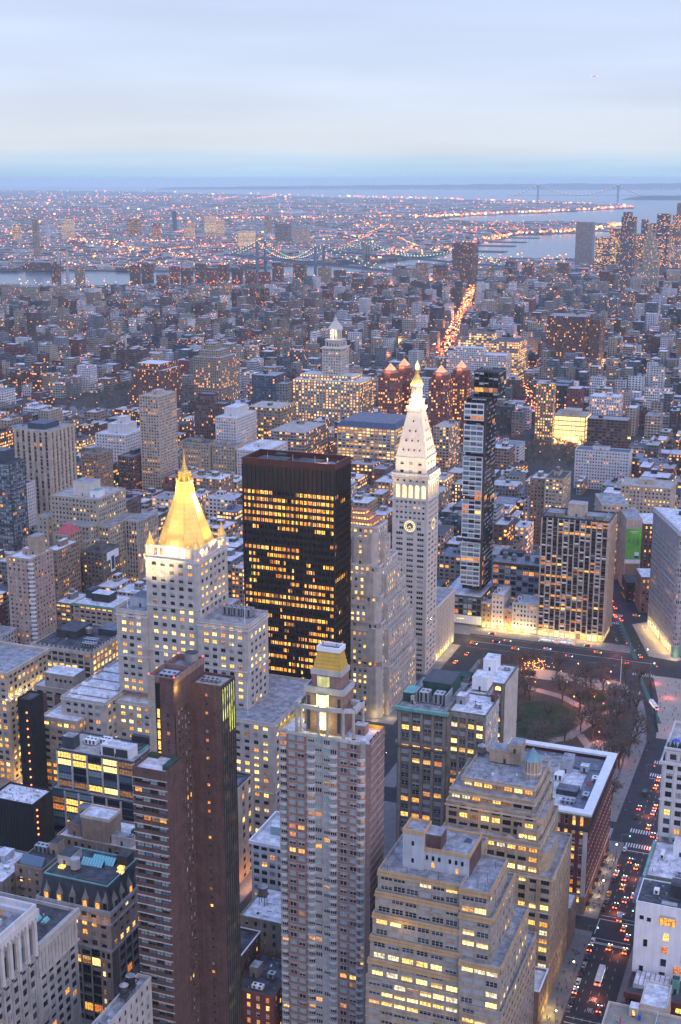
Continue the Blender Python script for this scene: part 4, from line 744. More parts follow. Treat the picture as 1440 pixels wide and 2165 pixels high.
# ---- grey stone pair beside the park
def grey_pair():
    s = style(bay=5.6, fh=3.95, ww=3.6, wh=2.3, sill=.9, wall='dark_stone', n=2, lit=.28, pal='amber', off='pale_off', m0=1.2, frame='frame_pale', pier=(1.3, .7, 'grey_stone'), arch=(0,))
    t = near('cornice_loft', 'weathered grey stone loft with green copper cornice and rooftop cooling plant', 'building', [(-177.6, -153.8, 536, 575, 0, 84, 'roof_grey', .5)], s)
    c = MB(); c.box(-178.8, -152.8, 534.2, 536, 83.2, 84.4, 'copper_green', bot=True); c.box(-178.4, -153, 534.8, 536, 82.2, 83.2, 'dark_green', bot=True)
    for i in range(34): c.box(-178.5+i*.76, -178.1+i*.76, 534, 534.3, 82.7, 83.2, 'copper_green', bot=True)
    c.build('cornice', t); c = MB(); c.box(-178.3, -153.1, 535, 536, 66, 67.3, 'grey_stone', bot=True); c.box(-178.1, -153.3, 535.3, 536, 64.2, 64.8, 'dark_stone', bot=True); c.build('belt_course', t)
    for i in range(2): hvac(t, -169.5+i*7, 543, 84.2, 4.6, 5.5, 5.2, 'aluminium')
    bulkhead(t, -171, -157, 553, 570, 84.2, 91, 'dark_green', 'slate'); bulkhead(t, -177, -171.5, 542, 552, 84.2, 88.5, 'dark_green', 'copper_green'); bulkhead(t, -172.5, -171, 540, 550, 84.2, 88, 'limestone', 'roof_tan')
    g = MB(); g.box(-156.4, -156.0, 541, 552, 84.2, 90, 'aluminium'); g.box(-170.6, -170.3, 541, 552, 84.2, 90, 'aluminium'); g.build('plant_screen', t); clutter(t, -176, -155, 537, 541, 84.2, 4, 3)
    s2 = style(bay=4.2, fh=3.95, ww=3.0, wh=2.25, wall='dark_stone', n=2, lit=.36, pal='office', off='pale_off', m0=.8, frame='frame_pale', arch=(0,), pier=(1.0, .5, 'grey_stone')); s2W = dict(s2, wall='pale_grey_stone', lit=.12, pier=None, bay=3.4, ww=1.7)
    t = near('park_loft', 'grey loft with pale flank and white flat roofs rising beside the park lawn', 'building', [(-153.6, -136.2, 538, 562, 0, 84, 'roof_white', .7), (-153.6, -137.6, 578, 604.5, 0, 84, 'roof_white', .8), (-153.6, -143, 562, 578, 0, 83, 'roof_white', .5)], s2, s2W)
    c = MB(); c.box(-153.9, -135.9, 537.4, 538, 82, 84, 'grey_stone', bot=True); c.box(-136.2, -135.9, 538, 562, 82, 84, 'pale_grey_stone', bot=True); c.build('cornice', t); c = MB(); c.box(-137.4, -137.2, 578, 604.5, 0, 84, 'tan_trim'); c.build('flank_panel', t)
    bulkhead(t, -151, -143.5, 568, 578, 84, 90.5, 'white_paint', 'roof_white'); bulkhead(t, -152.5, -146, 594, 603, 84, 90, 'white_paint', 'roof_white'); bulkhead(t, -153, -148.5, 548, 554, 84, 88, 'aluminium', 'roof_white'); bulkhead(t, -138.6, -136.8, 556, 561, 84, 87.5, 'red_brick', 'roof_dark')
    hvac(t, -144, 546, 84.1, 3.4, 1.8, 1); hvac(t, -143, 597, 84.2, 3.4, 1.8, 1); clutter(t, -152, -138, 540, 560, 84, 4, 12)
    s3 = style(bay=3.2, fh=3.8, ww=1.3, wh=1.9, wall='brown_brick', n=1, lit=.2)
    t = near('roof_garden_block', 'low brick block with white gravel roof and green hut behind the copper cornice loft', 'building', [(-180, -157, 580, 604, 0, 76, 'roof_white', .8)], s3)
    bulkhead(t, -168, -159, 592, 600, 76, 80, 'dark_green', 'dark_green'); bulkhead(t, -159.8, -157.4, 584, 588, 76, 82, 'tan_brick', 'roof_dark'); clutter(t, -178, -160, 582, 602, 76.2, 8, 15); hvac(t, -176, 596, 76.1, 14, 2, 1.4)
grey_pair()
# ---- One slim glass tower on 23rd
def glass_slim():
    t = hero('glass_tower', -248, -226, 893, 926, 'slim glass tower of white floor slabs with a black side and projecting glass boxes', 'tower', 20)
    b = MB(); wins = []
    s = style(bay=4.8, fh=3.55, ww=4.7, wh=2.65, sill=.75, wall='white_slab', n=3, lit=.10, pal='home', off='teal_off', m0=.25, frame='frame_dark', depth=.25, rail=False)
    sW = style(bay=3.4, fh=3.55, ww=3.3, wh=3.3, sill=.12, wall='charcoal', n=1, lit=.05, pal='home', off='black', m0=.3, depth=.06, rail=False, frame='frame_black')
    segs = [(30, 62), (65.5, 94), (97.5, 126), (129.5, 149), (152.5, 164.6)]
    for i, (za, zb) in enumerate(segs): blk(b, wins, -248.6, -234.2, 893.2+.4*(i % 2), 897, za, zb, s, faces='N', roof='roof_white', par=0)
    blk(b, wins, -248, -233.2, 897, 926, 26, 168, sW, stW=sW, roof='roof_dark', par=0)
    b.box(-234.2, -233.3, 894, 897, 26, 165, 'charcoal')
    blk(b, wins, -244.5, -226.5, 903, 924, 168, 186, sW, faces='NW', roof='roof_dark', par=.6)
    b.build('wall', t); put_windows(t, wins); hvac(t, -240, 910, 186.3, 6, 3, 2, 'steel')
    sp = style(bay=3.2, fh=4.4, ww=3.0, wh=3.6, sill=.3, wall='blue_metal', n=1, lit=.12, pal='amber', off='teal_off', m0=.3, rail=False)
    t = near('glass_podium', 'low dark glass podium with white louvred base at the foot of the slim glass tower', 'building', [(-262, -231, 889.2, 940, 8, 22, 'roof_white', .8, 'NW', sp), (-262, -231, 888.8, 940, 1.5, 8, None, 0, 'NW', style(bay=40, fh=6.5, ww=6, wh=.9, sill=3, wall='white_slab', n=3, lit=.3, m0=3))], sp)
glass_slim()
# ---- grey ribbed apartment slab on the square
def ribbed_slab():
    x0, x1, y0, y1, z = -188.6, -141.2, 887.5, 915, 88
    s = style(bay=3.95, fh=2.93, ww=3.1, wh=1.75, sill=.85, wall='slate', n=2, lit=.24, pal='home', off='off', m0=.4, frame='frame_dark', pier=(.85, 1.1, 'beige_concrete'), rail=False, depth=.5)
    sb = style(bay=3.95, fh=5.5, ww=3.1, wh=4.2, sill=.4, wall='beige_concrete', n=1, lit=1.6, pal='bright', m0=.4, rail=False, rowvar=0)
    t = near('ribbed_apartments', 'grey apartment slab with pale vertical ribs and orange lit flats on the square', 'building', [(x0, x1, y0, y1, 5.5, z, 'roof_grey', 1.2, 'NW', s), (x0, x1, y0, y1, 0, 5.5, None, 0, 'NW', sb)], s)
    c = MB(); rr = random.Random(4); cnt = 0
    for k in range(27, -1, -1):
        for i in range(12):
            if i % 3 == 1 or rr.random() < .18: a = x0+.4+i*3.88; c.box(a+.5, a+3.5, y0-1.0, y0-.2, 5.6+k*2.95, 6.6+k*2.95, rr.choice(['white_slab', 'pale_grey_stone', 'slate']), bot=True); cnt += 1; cnt <= 100 and (c.build('balcony_panel', t), c.__init__())
    tag(c.build('balcony_rows', t), kind='stuff')
    bulkhead(t, -172, -160, 897, 908, z, z+9, 'beige_concrete', 'roof_tan'); bulkhead(t, -186, -174, 890, 903, z, z+3.2, 'grey_stone', 'roof_grey'); bulkhead(t, -158, -146, 892, 904, z, z+2.6, 'grey_stone', 'roof_grey'); clutter(t, x0, x1, y0, y1, z, 8, 21)
    for i in range(7): lamp('POINT', 'shop_lamp', (-184+i*6.6, 884.4, 2.6), 1500, (1, .66, .25), .3)
ribbed_slab()
# ---- small houses of the 23rd Street row
def row23():
    base = dict(bay=2.6, fh=3.5, ww=1.3, wh=1.9, n=1, m0=.5, frame='frame_dark')
    for (x0, x1, z, wl, lab, nm, lt) in ((-230.8, -223.4, 19, 'brown_stone', 'narrow brown house with iron escape next to the glass podium', 'brown_house', .25), (-223.2, -214.4, 26, 'white_stone', 'tall narrow white stone house with a lit top floor on the wide street', 'white_house', .4), (-214.2, -208, 16, 'tan_brick', 'short tan house wedged between two white houses', 'tan_house', .35), (-207.8, -189.2, 21, 'white_stone', 'broad white cast iron loft beside the ribbed apartment slab', 'iron_loft', .3)):
        s = style(wall=wl, lit=lt, pal='home', **base)
        t = near(nm, lab, 'house', [(x0, x1, 889, 912, 4.2, z, 'roof_white', .7, 'NW', s), (x0, x1, 889, 912, 0, 4.2, None, 0, 'NW', style(bay=3, fh=4.2, ww=2.4, wh=3, sill=.4, wall=wl, n=1, lit=1.6, pal='bright', rowvar=0, m0=.3))], s)
        c = MB(); c.box(x0-.1, x1+.1, 888.4, 889, z-.3, z+.5, 'tan_trim', bot=True); c.build('cornice', t); bulkhead(t, x0+1.5, x0+4.5, 899, 904, z, z+3, wl, 'roof_grey'); hvac(t, x0+1, 893, z+.1, 2, 1.6, 1.2)
    for x, c in ((-226, (1, .75, .2)), (-220, (1, .3, .1)), (-213, (1, .62, .15)), (-205, (1, .72, .2)), (-196, (1, .7, .25))): lamp('POINT', 'shop_lamp', (x, 886, 3), 3200, c, .3)
    b = MB(); b.box(-209.6, -209.0, 887.6, 888.6, 5.5, 9.5, 'bulb_red'); tag(b.build('neon_sign'), 'upright red neon sign glowing on the wide street', 'sign')
    s = style(bay=4.8, fh=4.2, ww=3.9, wh=3.1, sill=.8, wall='loft_blue', n=3, lit=.4, pal='home', m0=.8, frame='frame_dark', rowvar=.9)
    t = near('blue_loft', 'blue-grey loft with wide orange lit windows and water tanks on its roof', 'building', [(-231, -193.4, 917, 948, 0, 42, 'roof_grey', .9)], s, zv=20)
    c = MB(); c.box(-231.6, -192.8, 916.4, 917, 40.6, 42.6, 'brown_brick', bot=True); c.build('cornice', t)
    for i, (x, y) in enumerate(((-224, 930), (-216.5, 927), (-207, 930), (-199, 926))): water_tank(t, x, y, 42, 1.9, 3.0, 1.6, ('wood_tank', 'steel', 'dark_stone', 'dark_stone')[i])
    bulkhead(t, -230, -213, 938, 946, 42, 45, 'slate', 'roof_dark')
row23()
# ---- wedge-shaped tower at the avenue corner
def wedge():
    z = 90
    t = hero('wedge_building', -121, -60, 874, 940, 'pale stone wedge-shaped tower with a rounded prow at the crossroads', 'building', 0)
    b = MB(); wins = []
    A, B_ = (-117.5, 937), (-93.0, 879.4); d = math.hypot(B_[0]-A[0], B_[1]-A[1]); u = ((B_[0]-A[0])/d, (B_[1]-A[1])/d)
    st = style(bay=3.35, fh=3.85, ww=2.0, wh=2.2, sill=.9, wall='flat_stone', n=2, lit=.07, pal='home', off='pale_off', frame='flat_stone', m0=1.0, band=(6, .6, .5, 'flat_stone'), pier=(.7, .25, 'flat_stone'))
    base = style(bay=4.2, fh=7.2, ww=3.2, wh=5.8, sill=.6, wall='flat_stone', n=2, lit=1.7, pal='bright', m0=1.0, rail=False, rowvar=0)
    top = dict(st, wh=2.6, pier=(1.1, .6, 'flat_stone'), band=None)
    C_, D_ = (-86.6, 879.4), (-62.5, 937); d2 = math.hypot(D_[0]-C_[0], D_[1]-C_[1]); u2 = ((D_[0]-C_[0])/d2, (D_[1]-C_[1])/d2)
    for p0, uu, dd in ((A, u, d), (C_, u2, d2)):
        fac(b, wins, p0, uu, dd, 0, 8, base); fac(b, wins, p0, uu, dd, 8, 74, st); fac(b, wins, p0, uu, dd, 74, 87, top)
    # rounded prow
    pr = [B_]; n = 7
    for j in range(1, n): a = math.pi*j/n; pr.append((-89.8-3.3*math.cos(a), 879.4-4.4*math.sin(a)))
    pr.append(C_)
    for (p, q) in zip(pr[:-1], pr[1:]):
        l = math.hypot(q[0]-p[0], q[1]-p[1]); fac(b, wins, p, ((q[0]-p[0])/l, (q[1]-p[1])/l), l, 8, 87, dict(st, bay=1.6, ww=1.0, n=1, m0=.1, pier=None, band=(6, .6, .3, 'flat_stone')))
        b.poly([(p[0], p[1], 0), (q[0], q[1], 0), (q[0], q[1], 8), (p[0], p[1], 8)], 'copper_green' if p[1] < 878 else 'flat_stone')
    poly = [A, B_]+pr[1:-1]+[C_, D_]
    def off(P, k): cx, cy = -90, 915; return [(cx+(x-cx)*k, cy+(y-cy)*k) for x, y in P]
    b.prism(off(poly, 1.0), 87, 87.05, 'flat_stone'); b.prism(off(poly, 1.05), 86.9, 88.2, 'white_stone', 'white_stone', bot=True); b.prism(off(poly, 1.02), 88.2, 90, 'white_stone', 'white_stone'); b.prism(off(poly, .95), 90, 90.25, 'roof_white', 'roof_white')
    b.prism(off(poly, 1.02), 73.4, 74.2, 'flat_stone', bot=True); b.poly([D_+(0,), A+(0,), A+(87,), D_+(87,)], 'flat_stone')
    b.build('wall', t); put_windows(t, wins); hvac(t, -98, 918, 90.3, 6, 4, 2.2, 'slate'); bulkhead(t, -92, -80, 922, 932, 90.3, 94, 'penthouse_grey')
    for k in range(8): f = k/8+.05; lamp('POINT', 'shop_lamp', (A[0]+(B_[0]-A[0])*f-2.6, A[1]+(B_[1]-A[1])*f-1.2, 3), 1300, (1, .66, .26), .3)
    lamp('POINT', 'shop_lamp', (-89.8, 871.5, 3), 900, (1, .66, .26), .3)
wedge()
# ---- buildings behind the wedge along the diagonal avenue
def diagonal():
    def dprism(name, label, A, ang, w_, dpt, z, s, sW=None, roof='roof_grey', extra=None):
        """footprint turned by ang: front (north) edge of width w_ starting at A, running back dpt"""
        u = (math.cos(ang), math.sin(ang)); v = (-math.sin(ang), math.cos(ang))
        P = [A, (A[0]+u[0]*w_, A[1]+u[1]*w_), (A[0]+u[0]*w_+v[0]*dpt, A[1]+u[1]*w_+v[1]*dpt), (A[0]+v[0]*dpt, A[1]+v[1]*dpt)]
        xs, ys = [p[0] for p in P], [p[1] for p in P]
        t = hero(name, min(xs), max(xs), min(ys), max(ys), label, 'building', 20); b = MB(); wins = []
        fac(b, wins, P[0], u, w_, 0, z, s); fac(b, wins, P[1], v, dpt, 0, z, sW or s); fac(b, wins, P[3], (-v[0], -v[1]), dpt, 0, z, sW or s)
        b.poly([P[2]+(0,), P[3]+(0,), P[3]+(z,), P[2]+(z,)], s['wall']); b.prism(P, z-.05, z+.9, s['wall']); ins = [((p[0]-sum(xs)/4)*.94+sum(xs)/4, (p[1]-sum(ys)/4)*.94+sum(ys)/4) for p in P]; b.prism(ins, z+.9, z+.95, roof, roof)
        if extra: extra(b, P, u, v)
        b.build('wall', t); put_windows(t, wins); return t, P, u, v
    an = rad(18)
    s = style(bay=3.4, fh=3.7, ww=1.5, wh=2.0, wall='beige_concrete', n=1, lit=.12, pal='home', m0=.8)
    blank = style(bay=60, fh=60, ww=.02, wh=.02, wall='beige_concrete', lit=0)
    t, P, u, v = dprism('billboard_building', 'beige block carrying a tall green painted billboard over the diagonal avenue', (-148, 1016), an, 12.4, 40, 58, blank, s)
    g = MB(); a, b_ = P[0], u
    def q(f0, f1, z0, z1, mat, o): g.poly([(a[0]+u[0]*12.4*f-v[0]*o, a[1]+u[1]*12.4*f-v[1]*o, z) for f, z in ((f0, z0), (f1, z0), (f1, z1), (f0, z1))], mat)
    q(.04, .98, 26, 51, 'billboard_green', .3); q(.0, .98, 22.6, 25.9, 'white_paint', .32); q(.08, .9, 6, 22, 'brown_stone', .2)
    for k in range(9): f = .1+k*.09; g.poly([(a[0]+u[0]*12.4*ff-v[0]*.34, a[1]+u[1]*12.4*ff-v[1]*.34, z) for ff, z in ((f, 40-k*.3), (f+.03, 40-k*.3), (f+.16-(k % 3)*.1, 46.5-(k % 2)*2))], 'dark_green')
    q(.2, .75, 48.6, 49, 'white_paint', .36); q(.35, .65, 47.6, 47.9, 'white_paint', .36)
    for k in range(10): f = .06+k*.09; g.poly([(a[0]+u[0]*12.4*ff-v[0]*.33, a[1]+u[1]*12.4*ff-v[1]*.33, z) for ff, z in ((f, 26.2), (f+.03, 26.2), (f+.08-(k % 3)*.07, 31+(k % 4)))], 'copper_green')
    q(.6, .88, 29, 32, 'white_paint', .35); q(.62, .86, 27, 29, 'charcoal', .35)
    g.build('billboard', t)
    t, P, u, v = dprism('brick_loft', 'dark brick loft with a few lit windows right of the green billboard', (-135.6, 1020.5), an, 16, 36, 54, style(bay=3.3, fh=4, ww=1.4, wh=2.1, wall='brown_brick', n=1, lit=.42, pal='amber'), s, 'roof_white')
    t, P, u, v = dprism('corner_loft', 'beige corner loft with arched top floors rising behind the billboard', (-172, 1040), an, 22, 40, 62, dict(s, arch=(0, 1), lit=.3, pal='office'), dict(s, lit=.15)); 
    t, P, u, v = dprism('brown_corner', 'squat brown stone corner building with lit ground floor beneath the wedge tower', (-127.5, 965), an, 17, 24, 27, style(bay=3.2, fh=4.4, ww=1.5, wh=2.4, wall='brown_stone', n=1, lit=.15, pal='amber'), None, 'roof_white')
    t, P, u, v = dprism('dark_shed', 'low black roofed shed between the brown corner and the beige lofts', (-141, 986), an, 10, 22, 15, style(bay=4, fh=4.5, ww=2, wh=2, wall='charcoal', n=1, lit=.1), None, 'roof_dark')
    # slate mansard turret house
    t = hero('mansard_turret', -186, -172, 1000, 1014, 'grey slate mansard with a glazed lantern beside the diagonal avenue', 'building', 20); b = MB(); wins = []
    blk(b, wins, -186, -172, 1000, 1016, 0, 40, style(bay=2.6, fh=3.6, ww=1.3, wh=1.9, wall='grey_stone', n=1, lit=.12), roof=None); b.build('wall', t); put_windows(t, wins, 40)
    m = MB(); m.prism([(-186, 1000), (-172, 1000), (-172, 1016), (-186, 1016)], 40, 48, 'slate', P2=[(-183, 1003), (-175, 1003), (-175, 1012), (-183, 1012)]); m.build('mansard_roof', t)
    l = MB(); l.frus(-179, 1006, 8, 3, 48, 1.3, 55, 'slate'); l.frus(-179, 1006, 8, 3.3, 47.6, 3.3, 48.2, 'white_stone'); l.frus(-179, 1006, 8, 1.6, 55, 1.4, 56, 'white_stone'); l.frus(-179, 1006, 6, .4, 56, .2, 58, 'bulb_orange'); l.build('lantern', t)
diagonal()
# ---- west side of the avenue, at the right edge of the photo
def west_side():
    s = style(bay=4.3, fh=4.1, ww=2.6, wh=2.5, wall='white_stone', n=2, lit=.14, pal='amber', m0=1.0, frame='frame_dark', pier=(.9, .3, 'white_stone'), band=(4, .7, .4, 'white_stone'))
    t = near('white_stone_tower', 'tall white stone loft with paired windows and a planted terrace at the right edge', 'building', [(-55, -22, 514.5, 545, 0, 86, None, 0), (-54, -22, 515.6, 545, 86, 91, 'roof_tan', 1.2)], s)
    c = MB(); c.box(-56, -21, 513.4, 514.5, 85.4, 86.6, 'white_stone', bot=True); c.box(-55.8, -55, 514.5, 545, 85.4, 86.6, 'white_stone', bot=True); c.build('cornice', t); c = MB(); c.box(-54.6, -21, 514.9, 515.6, 91.6, 92.4, 'white_stone', bot=True); c.build('cornice', t)
    rr = random.Random(3)
    for k in range(7): p = MB(); x = -53.3+k*1.5; p.frus(x, 517.3+k % 2*2, 7, .9, 91.2, .2, 93.6+rr.random()*1.6, rr.choice(['green_leaf', 'green_leaf', 'dark_green'])); p.build('terrace_shrub', t)
    u = MB(); u.frus(-50.5, 520.5, 8, 1.8, 93.6, .1, 94.6, 'bulb_off_blue'); u.tube((-50.5, 520.5, 91), (-50.5, 520.5, 94.4), .08, .06, 'white_metal', 5); u.build('parasol', t)
    s = style(bay=5, fh=4.2, ww=1.5, wh=2, wall='grey_stone', n=1, lit=.05, m0=6); bl = style(bay=90, fh=60, ww=.02, wh=.02, wall='grey_stone', lit=0)
    t = near('plain_flank_block', 'grey roofed block with a bare brick flank below the tall white stone loft', 'building', [(-55, -20, 482, 512, 0, 51, 'roof_white', .5, 'N', bl)], s)
    bulkhead(t, -47, -41, 502, 508, 51, 57, 'white_paint', 'roof_white'); bulkhead(t, -38, -26, 488, 500, 51, 54.5, 'penthouse_grey', 'roof_white'); bulkhead(t, -36, -24, 502, 510, 51, 56, 'roof_tan', 'roof_grey'); hvac(t, -51.5, 497, 51.1, 1.4, 5, 2.2, 'white_metal', False); hvac(t, -44, 485, 51.1, 3, 2.5, 1.2); clutter(t, -54, -22, 484, 500, 51.1, 6, 31)
    c = MB(); c.box(-56.2, -55, 481.4, 512, 49.6, 51.4, 'copper_green', bot=True); c.build('cornice', t)
    def wp(b):
        for (x, z, m_) in ((-52.5, 48, 'glass_black'), (-49.8, 47.6, 'glass_black'), (-50.6, 37.5, 'glass_dark'), (-51.6, 26, 'glass_black'), (-43.2, 41.5, 'lit_yellow'), (-43.4, 36, 'lit_orange'), (-43.5, 30.6, 'glass_dark'), (-43.7, 25, 'glass_mid'), (-35.6, 44.5, 'lit_yellow'), (-35.8, 39, 'lit_amber'), (-35.9, 33.5, 'glass_mid'), (-36, 28, 'lit_orange'), (-38.6, 28.4, 'lit_orange'), (-36.2, 22, 'glass_black'), (-29, 27, 'glass_dark'), (-29, 36, 'glass_dark')):
            w_ = .75 if x < -48 else 1.05; h = .8 if x < -48 and z > 40 else 1.5
            b.box(x-w_-.15, x+w_+.15, 455.86, 455.98, z-h-.15, z+h+.15, 'white_metal'); b.box(x-w_, x+w_, 455.80, 455.87, z-h, z+h, m_); b.box(x-w_, x+w_, 455.77, 455.80, z-.08, z+.08, 'frame_dark')
    t = near('white_painted_block', 'white painted party wall with scattered windows and a roof water tank', 'building', [(-55, -24, 456, 474, 0, 54, 'roof_dark', .4, 'N', dict(bl, wall='white_paint'))], s, wall_extra=wp)
    g = MB(); g.box(-45.8, -40, 455.6, 458.6, 46.6, 49.6, 'lit_amber'); g.prism([(-45.8, 455.6), (-40, 455.6), (-40, 459.5), (-45.8, 459.5)], 49.6, 54.6, 'glass_blind', P2=[(-45.8, 458), (-40, 458), (-40, 459.5), (-45.8, 459.5)])
    for i in range(5): g.box(-45.85+i*1.44, -45.7+i*1.44, 455.5, 455.62, 46.5, 49.7, 'frame_dark')
    g.build('skylight', t); g = MB(); g.box(-27.5, -24, 455.5, 457, 42, 52, 'lit_dim')
    for i in range(4): g.box(-27.5+i*1.1, -27.35+i*1.1, 455.4, 455.5, 42, 52, 'frame_dark')
    g.build('stair_glazing', t)
    water_tank(t, -34.5, 462, 54, 2.9, 4.8, 2.6, 'beige_concrete'); bulkhead(t, -43.5, -37.6, 464, 470, 54, 59, 'charcoal', 'roof_dark'); hvac(t, -49.5, 463, 54.2, 2, 2.4, 2.2, 'white_metal', False); clutter(t, -54, -40, 457, 473, 54.1, 4, 8)
    c = MB(); c.box(-56.4, -55, 456.5, 474, 53, 54.6, 'roof_blue', bot=True); c.build('cornice', t)
    s = style(bay=4.2, fh=5.2, ww=2.6, wh=3.2, wall='red_brick', n=1, lit=.18, pal='amber', m0=.8, arch=(0, 1))
    t = near('arched_brick_block', 'low red brick block of arched windows under a gridded glass roof', 'building', [(-55, -24, 441, 455.3, 0, 24, 'roof_dark', .6, 'NW', s)], s)
    g = MB(); g.box(-53, -40, 445.5, 454.5, 24.2, 26, 'roof_white', 'roof_white')
    for i in range(8): g.box(-53+i*1.8, -52.85+i*1.8, 445.4, 454.5, 26, 26.14, 'frame_dark')
    g.build('glass_roof', t); bulkhead(t, -39, -36.4, 447, 450, 24.2, 30, 'copper_green', 'dark_green', 'vent_tower'); hvac(t, -34, 447, 24.3, 4, 2.5, 1.4); c = MB(); c.box(-55.6, -23.6, 440.3, 441, 22.8, 25, 'red_brick', bot=True); c.build('cornice', t); c = MB(); c.box(-58.4, -55, 447, 455, 8, 10.5, 'roof_dark', bot=True); c.build('canopy', t)
    s = style(bay=2.6, fh=3.6, ww=1.2, wh=1.6, wall='tan_trim', n=1, lit=.0, m0=.8)
    t = near('cream_rooftop_house', 'cream rooftop house with white flat roof in the bottom right corner', 'building', [(-46.5, -37.4, 415, 430, 0, 38, 'roof_white', .7, 'NW', s)], s)
    t = near('terrace_block', 'block with a timber roof terrace, railing and small red parasol at bottom right', 'building', [(-57.2, -22, 388, 414.8, 0, 36.2, 'deck_wood', .9, 'NW', s)], s)
    bulkhead(t, -49.5, -46.6, 410, 414, 36.3, 39.6, 'tan_trim', 'roof_white'); k = MB(); k.box(-48.4, -47.5, 409.9, 409.98, 36.9, 38.8, 'lit_yellow'); k.build('lit_door', t)
    k = MB(); k.tube((-51.5, 404, 36.3), (-51.5, 404, 38.6), .05, .05, 'white_metal', 5); k.frus(-51.5, 404, 8, .5, 37.4, .06, 39.6, 'lead_red'); k.build('parasol', t)
    k = MB(); k.frus(-51.5, 404, 10, .9, 36.98, .9, 37.05, 'steel')
    for j in range(5): a = j*1.256; k.box(-51.5+1.5*math.cos(a)-.25, -51.5+1.5*math.cos(a)+.25, 404+1.5*math.sin(a)-.25, 404+1.5*math.sin(a)+.25, 36.3, 37, 'steel')
    k.build('terrace_table', t)
    k = MB(); k.box(-46.2, -45.3, 408.6, 409.4, 36.3, 38.2, 'bulb_off_blue'); k.build('parasol', t)
    k = MB(); k.ring(-57.4, -40, 396, 414.6, 37.2, 37.32, .1, 'white_metal')
    for i in range(26): k.box(-57.4, -57.3, 396+i*.72, 396.06+i*.72, 36.3, 37.2, 'white_metal')
    k.build('railing', t); bulkhead(t, -40, -24, 390, 404, 36.3, 37.6, 'roof_blue', 'roof_white'); k = MB(); k.box(-45, -41.5, 391, 394, 36.3, 37.2, 'lit_orange'); k.build('skylight', t); clutter(t, -38, -24, 391, 403, 37.7, 4, 41)
plain('bulb_off_blue', (.02, .08, .5), .5)
west_side()
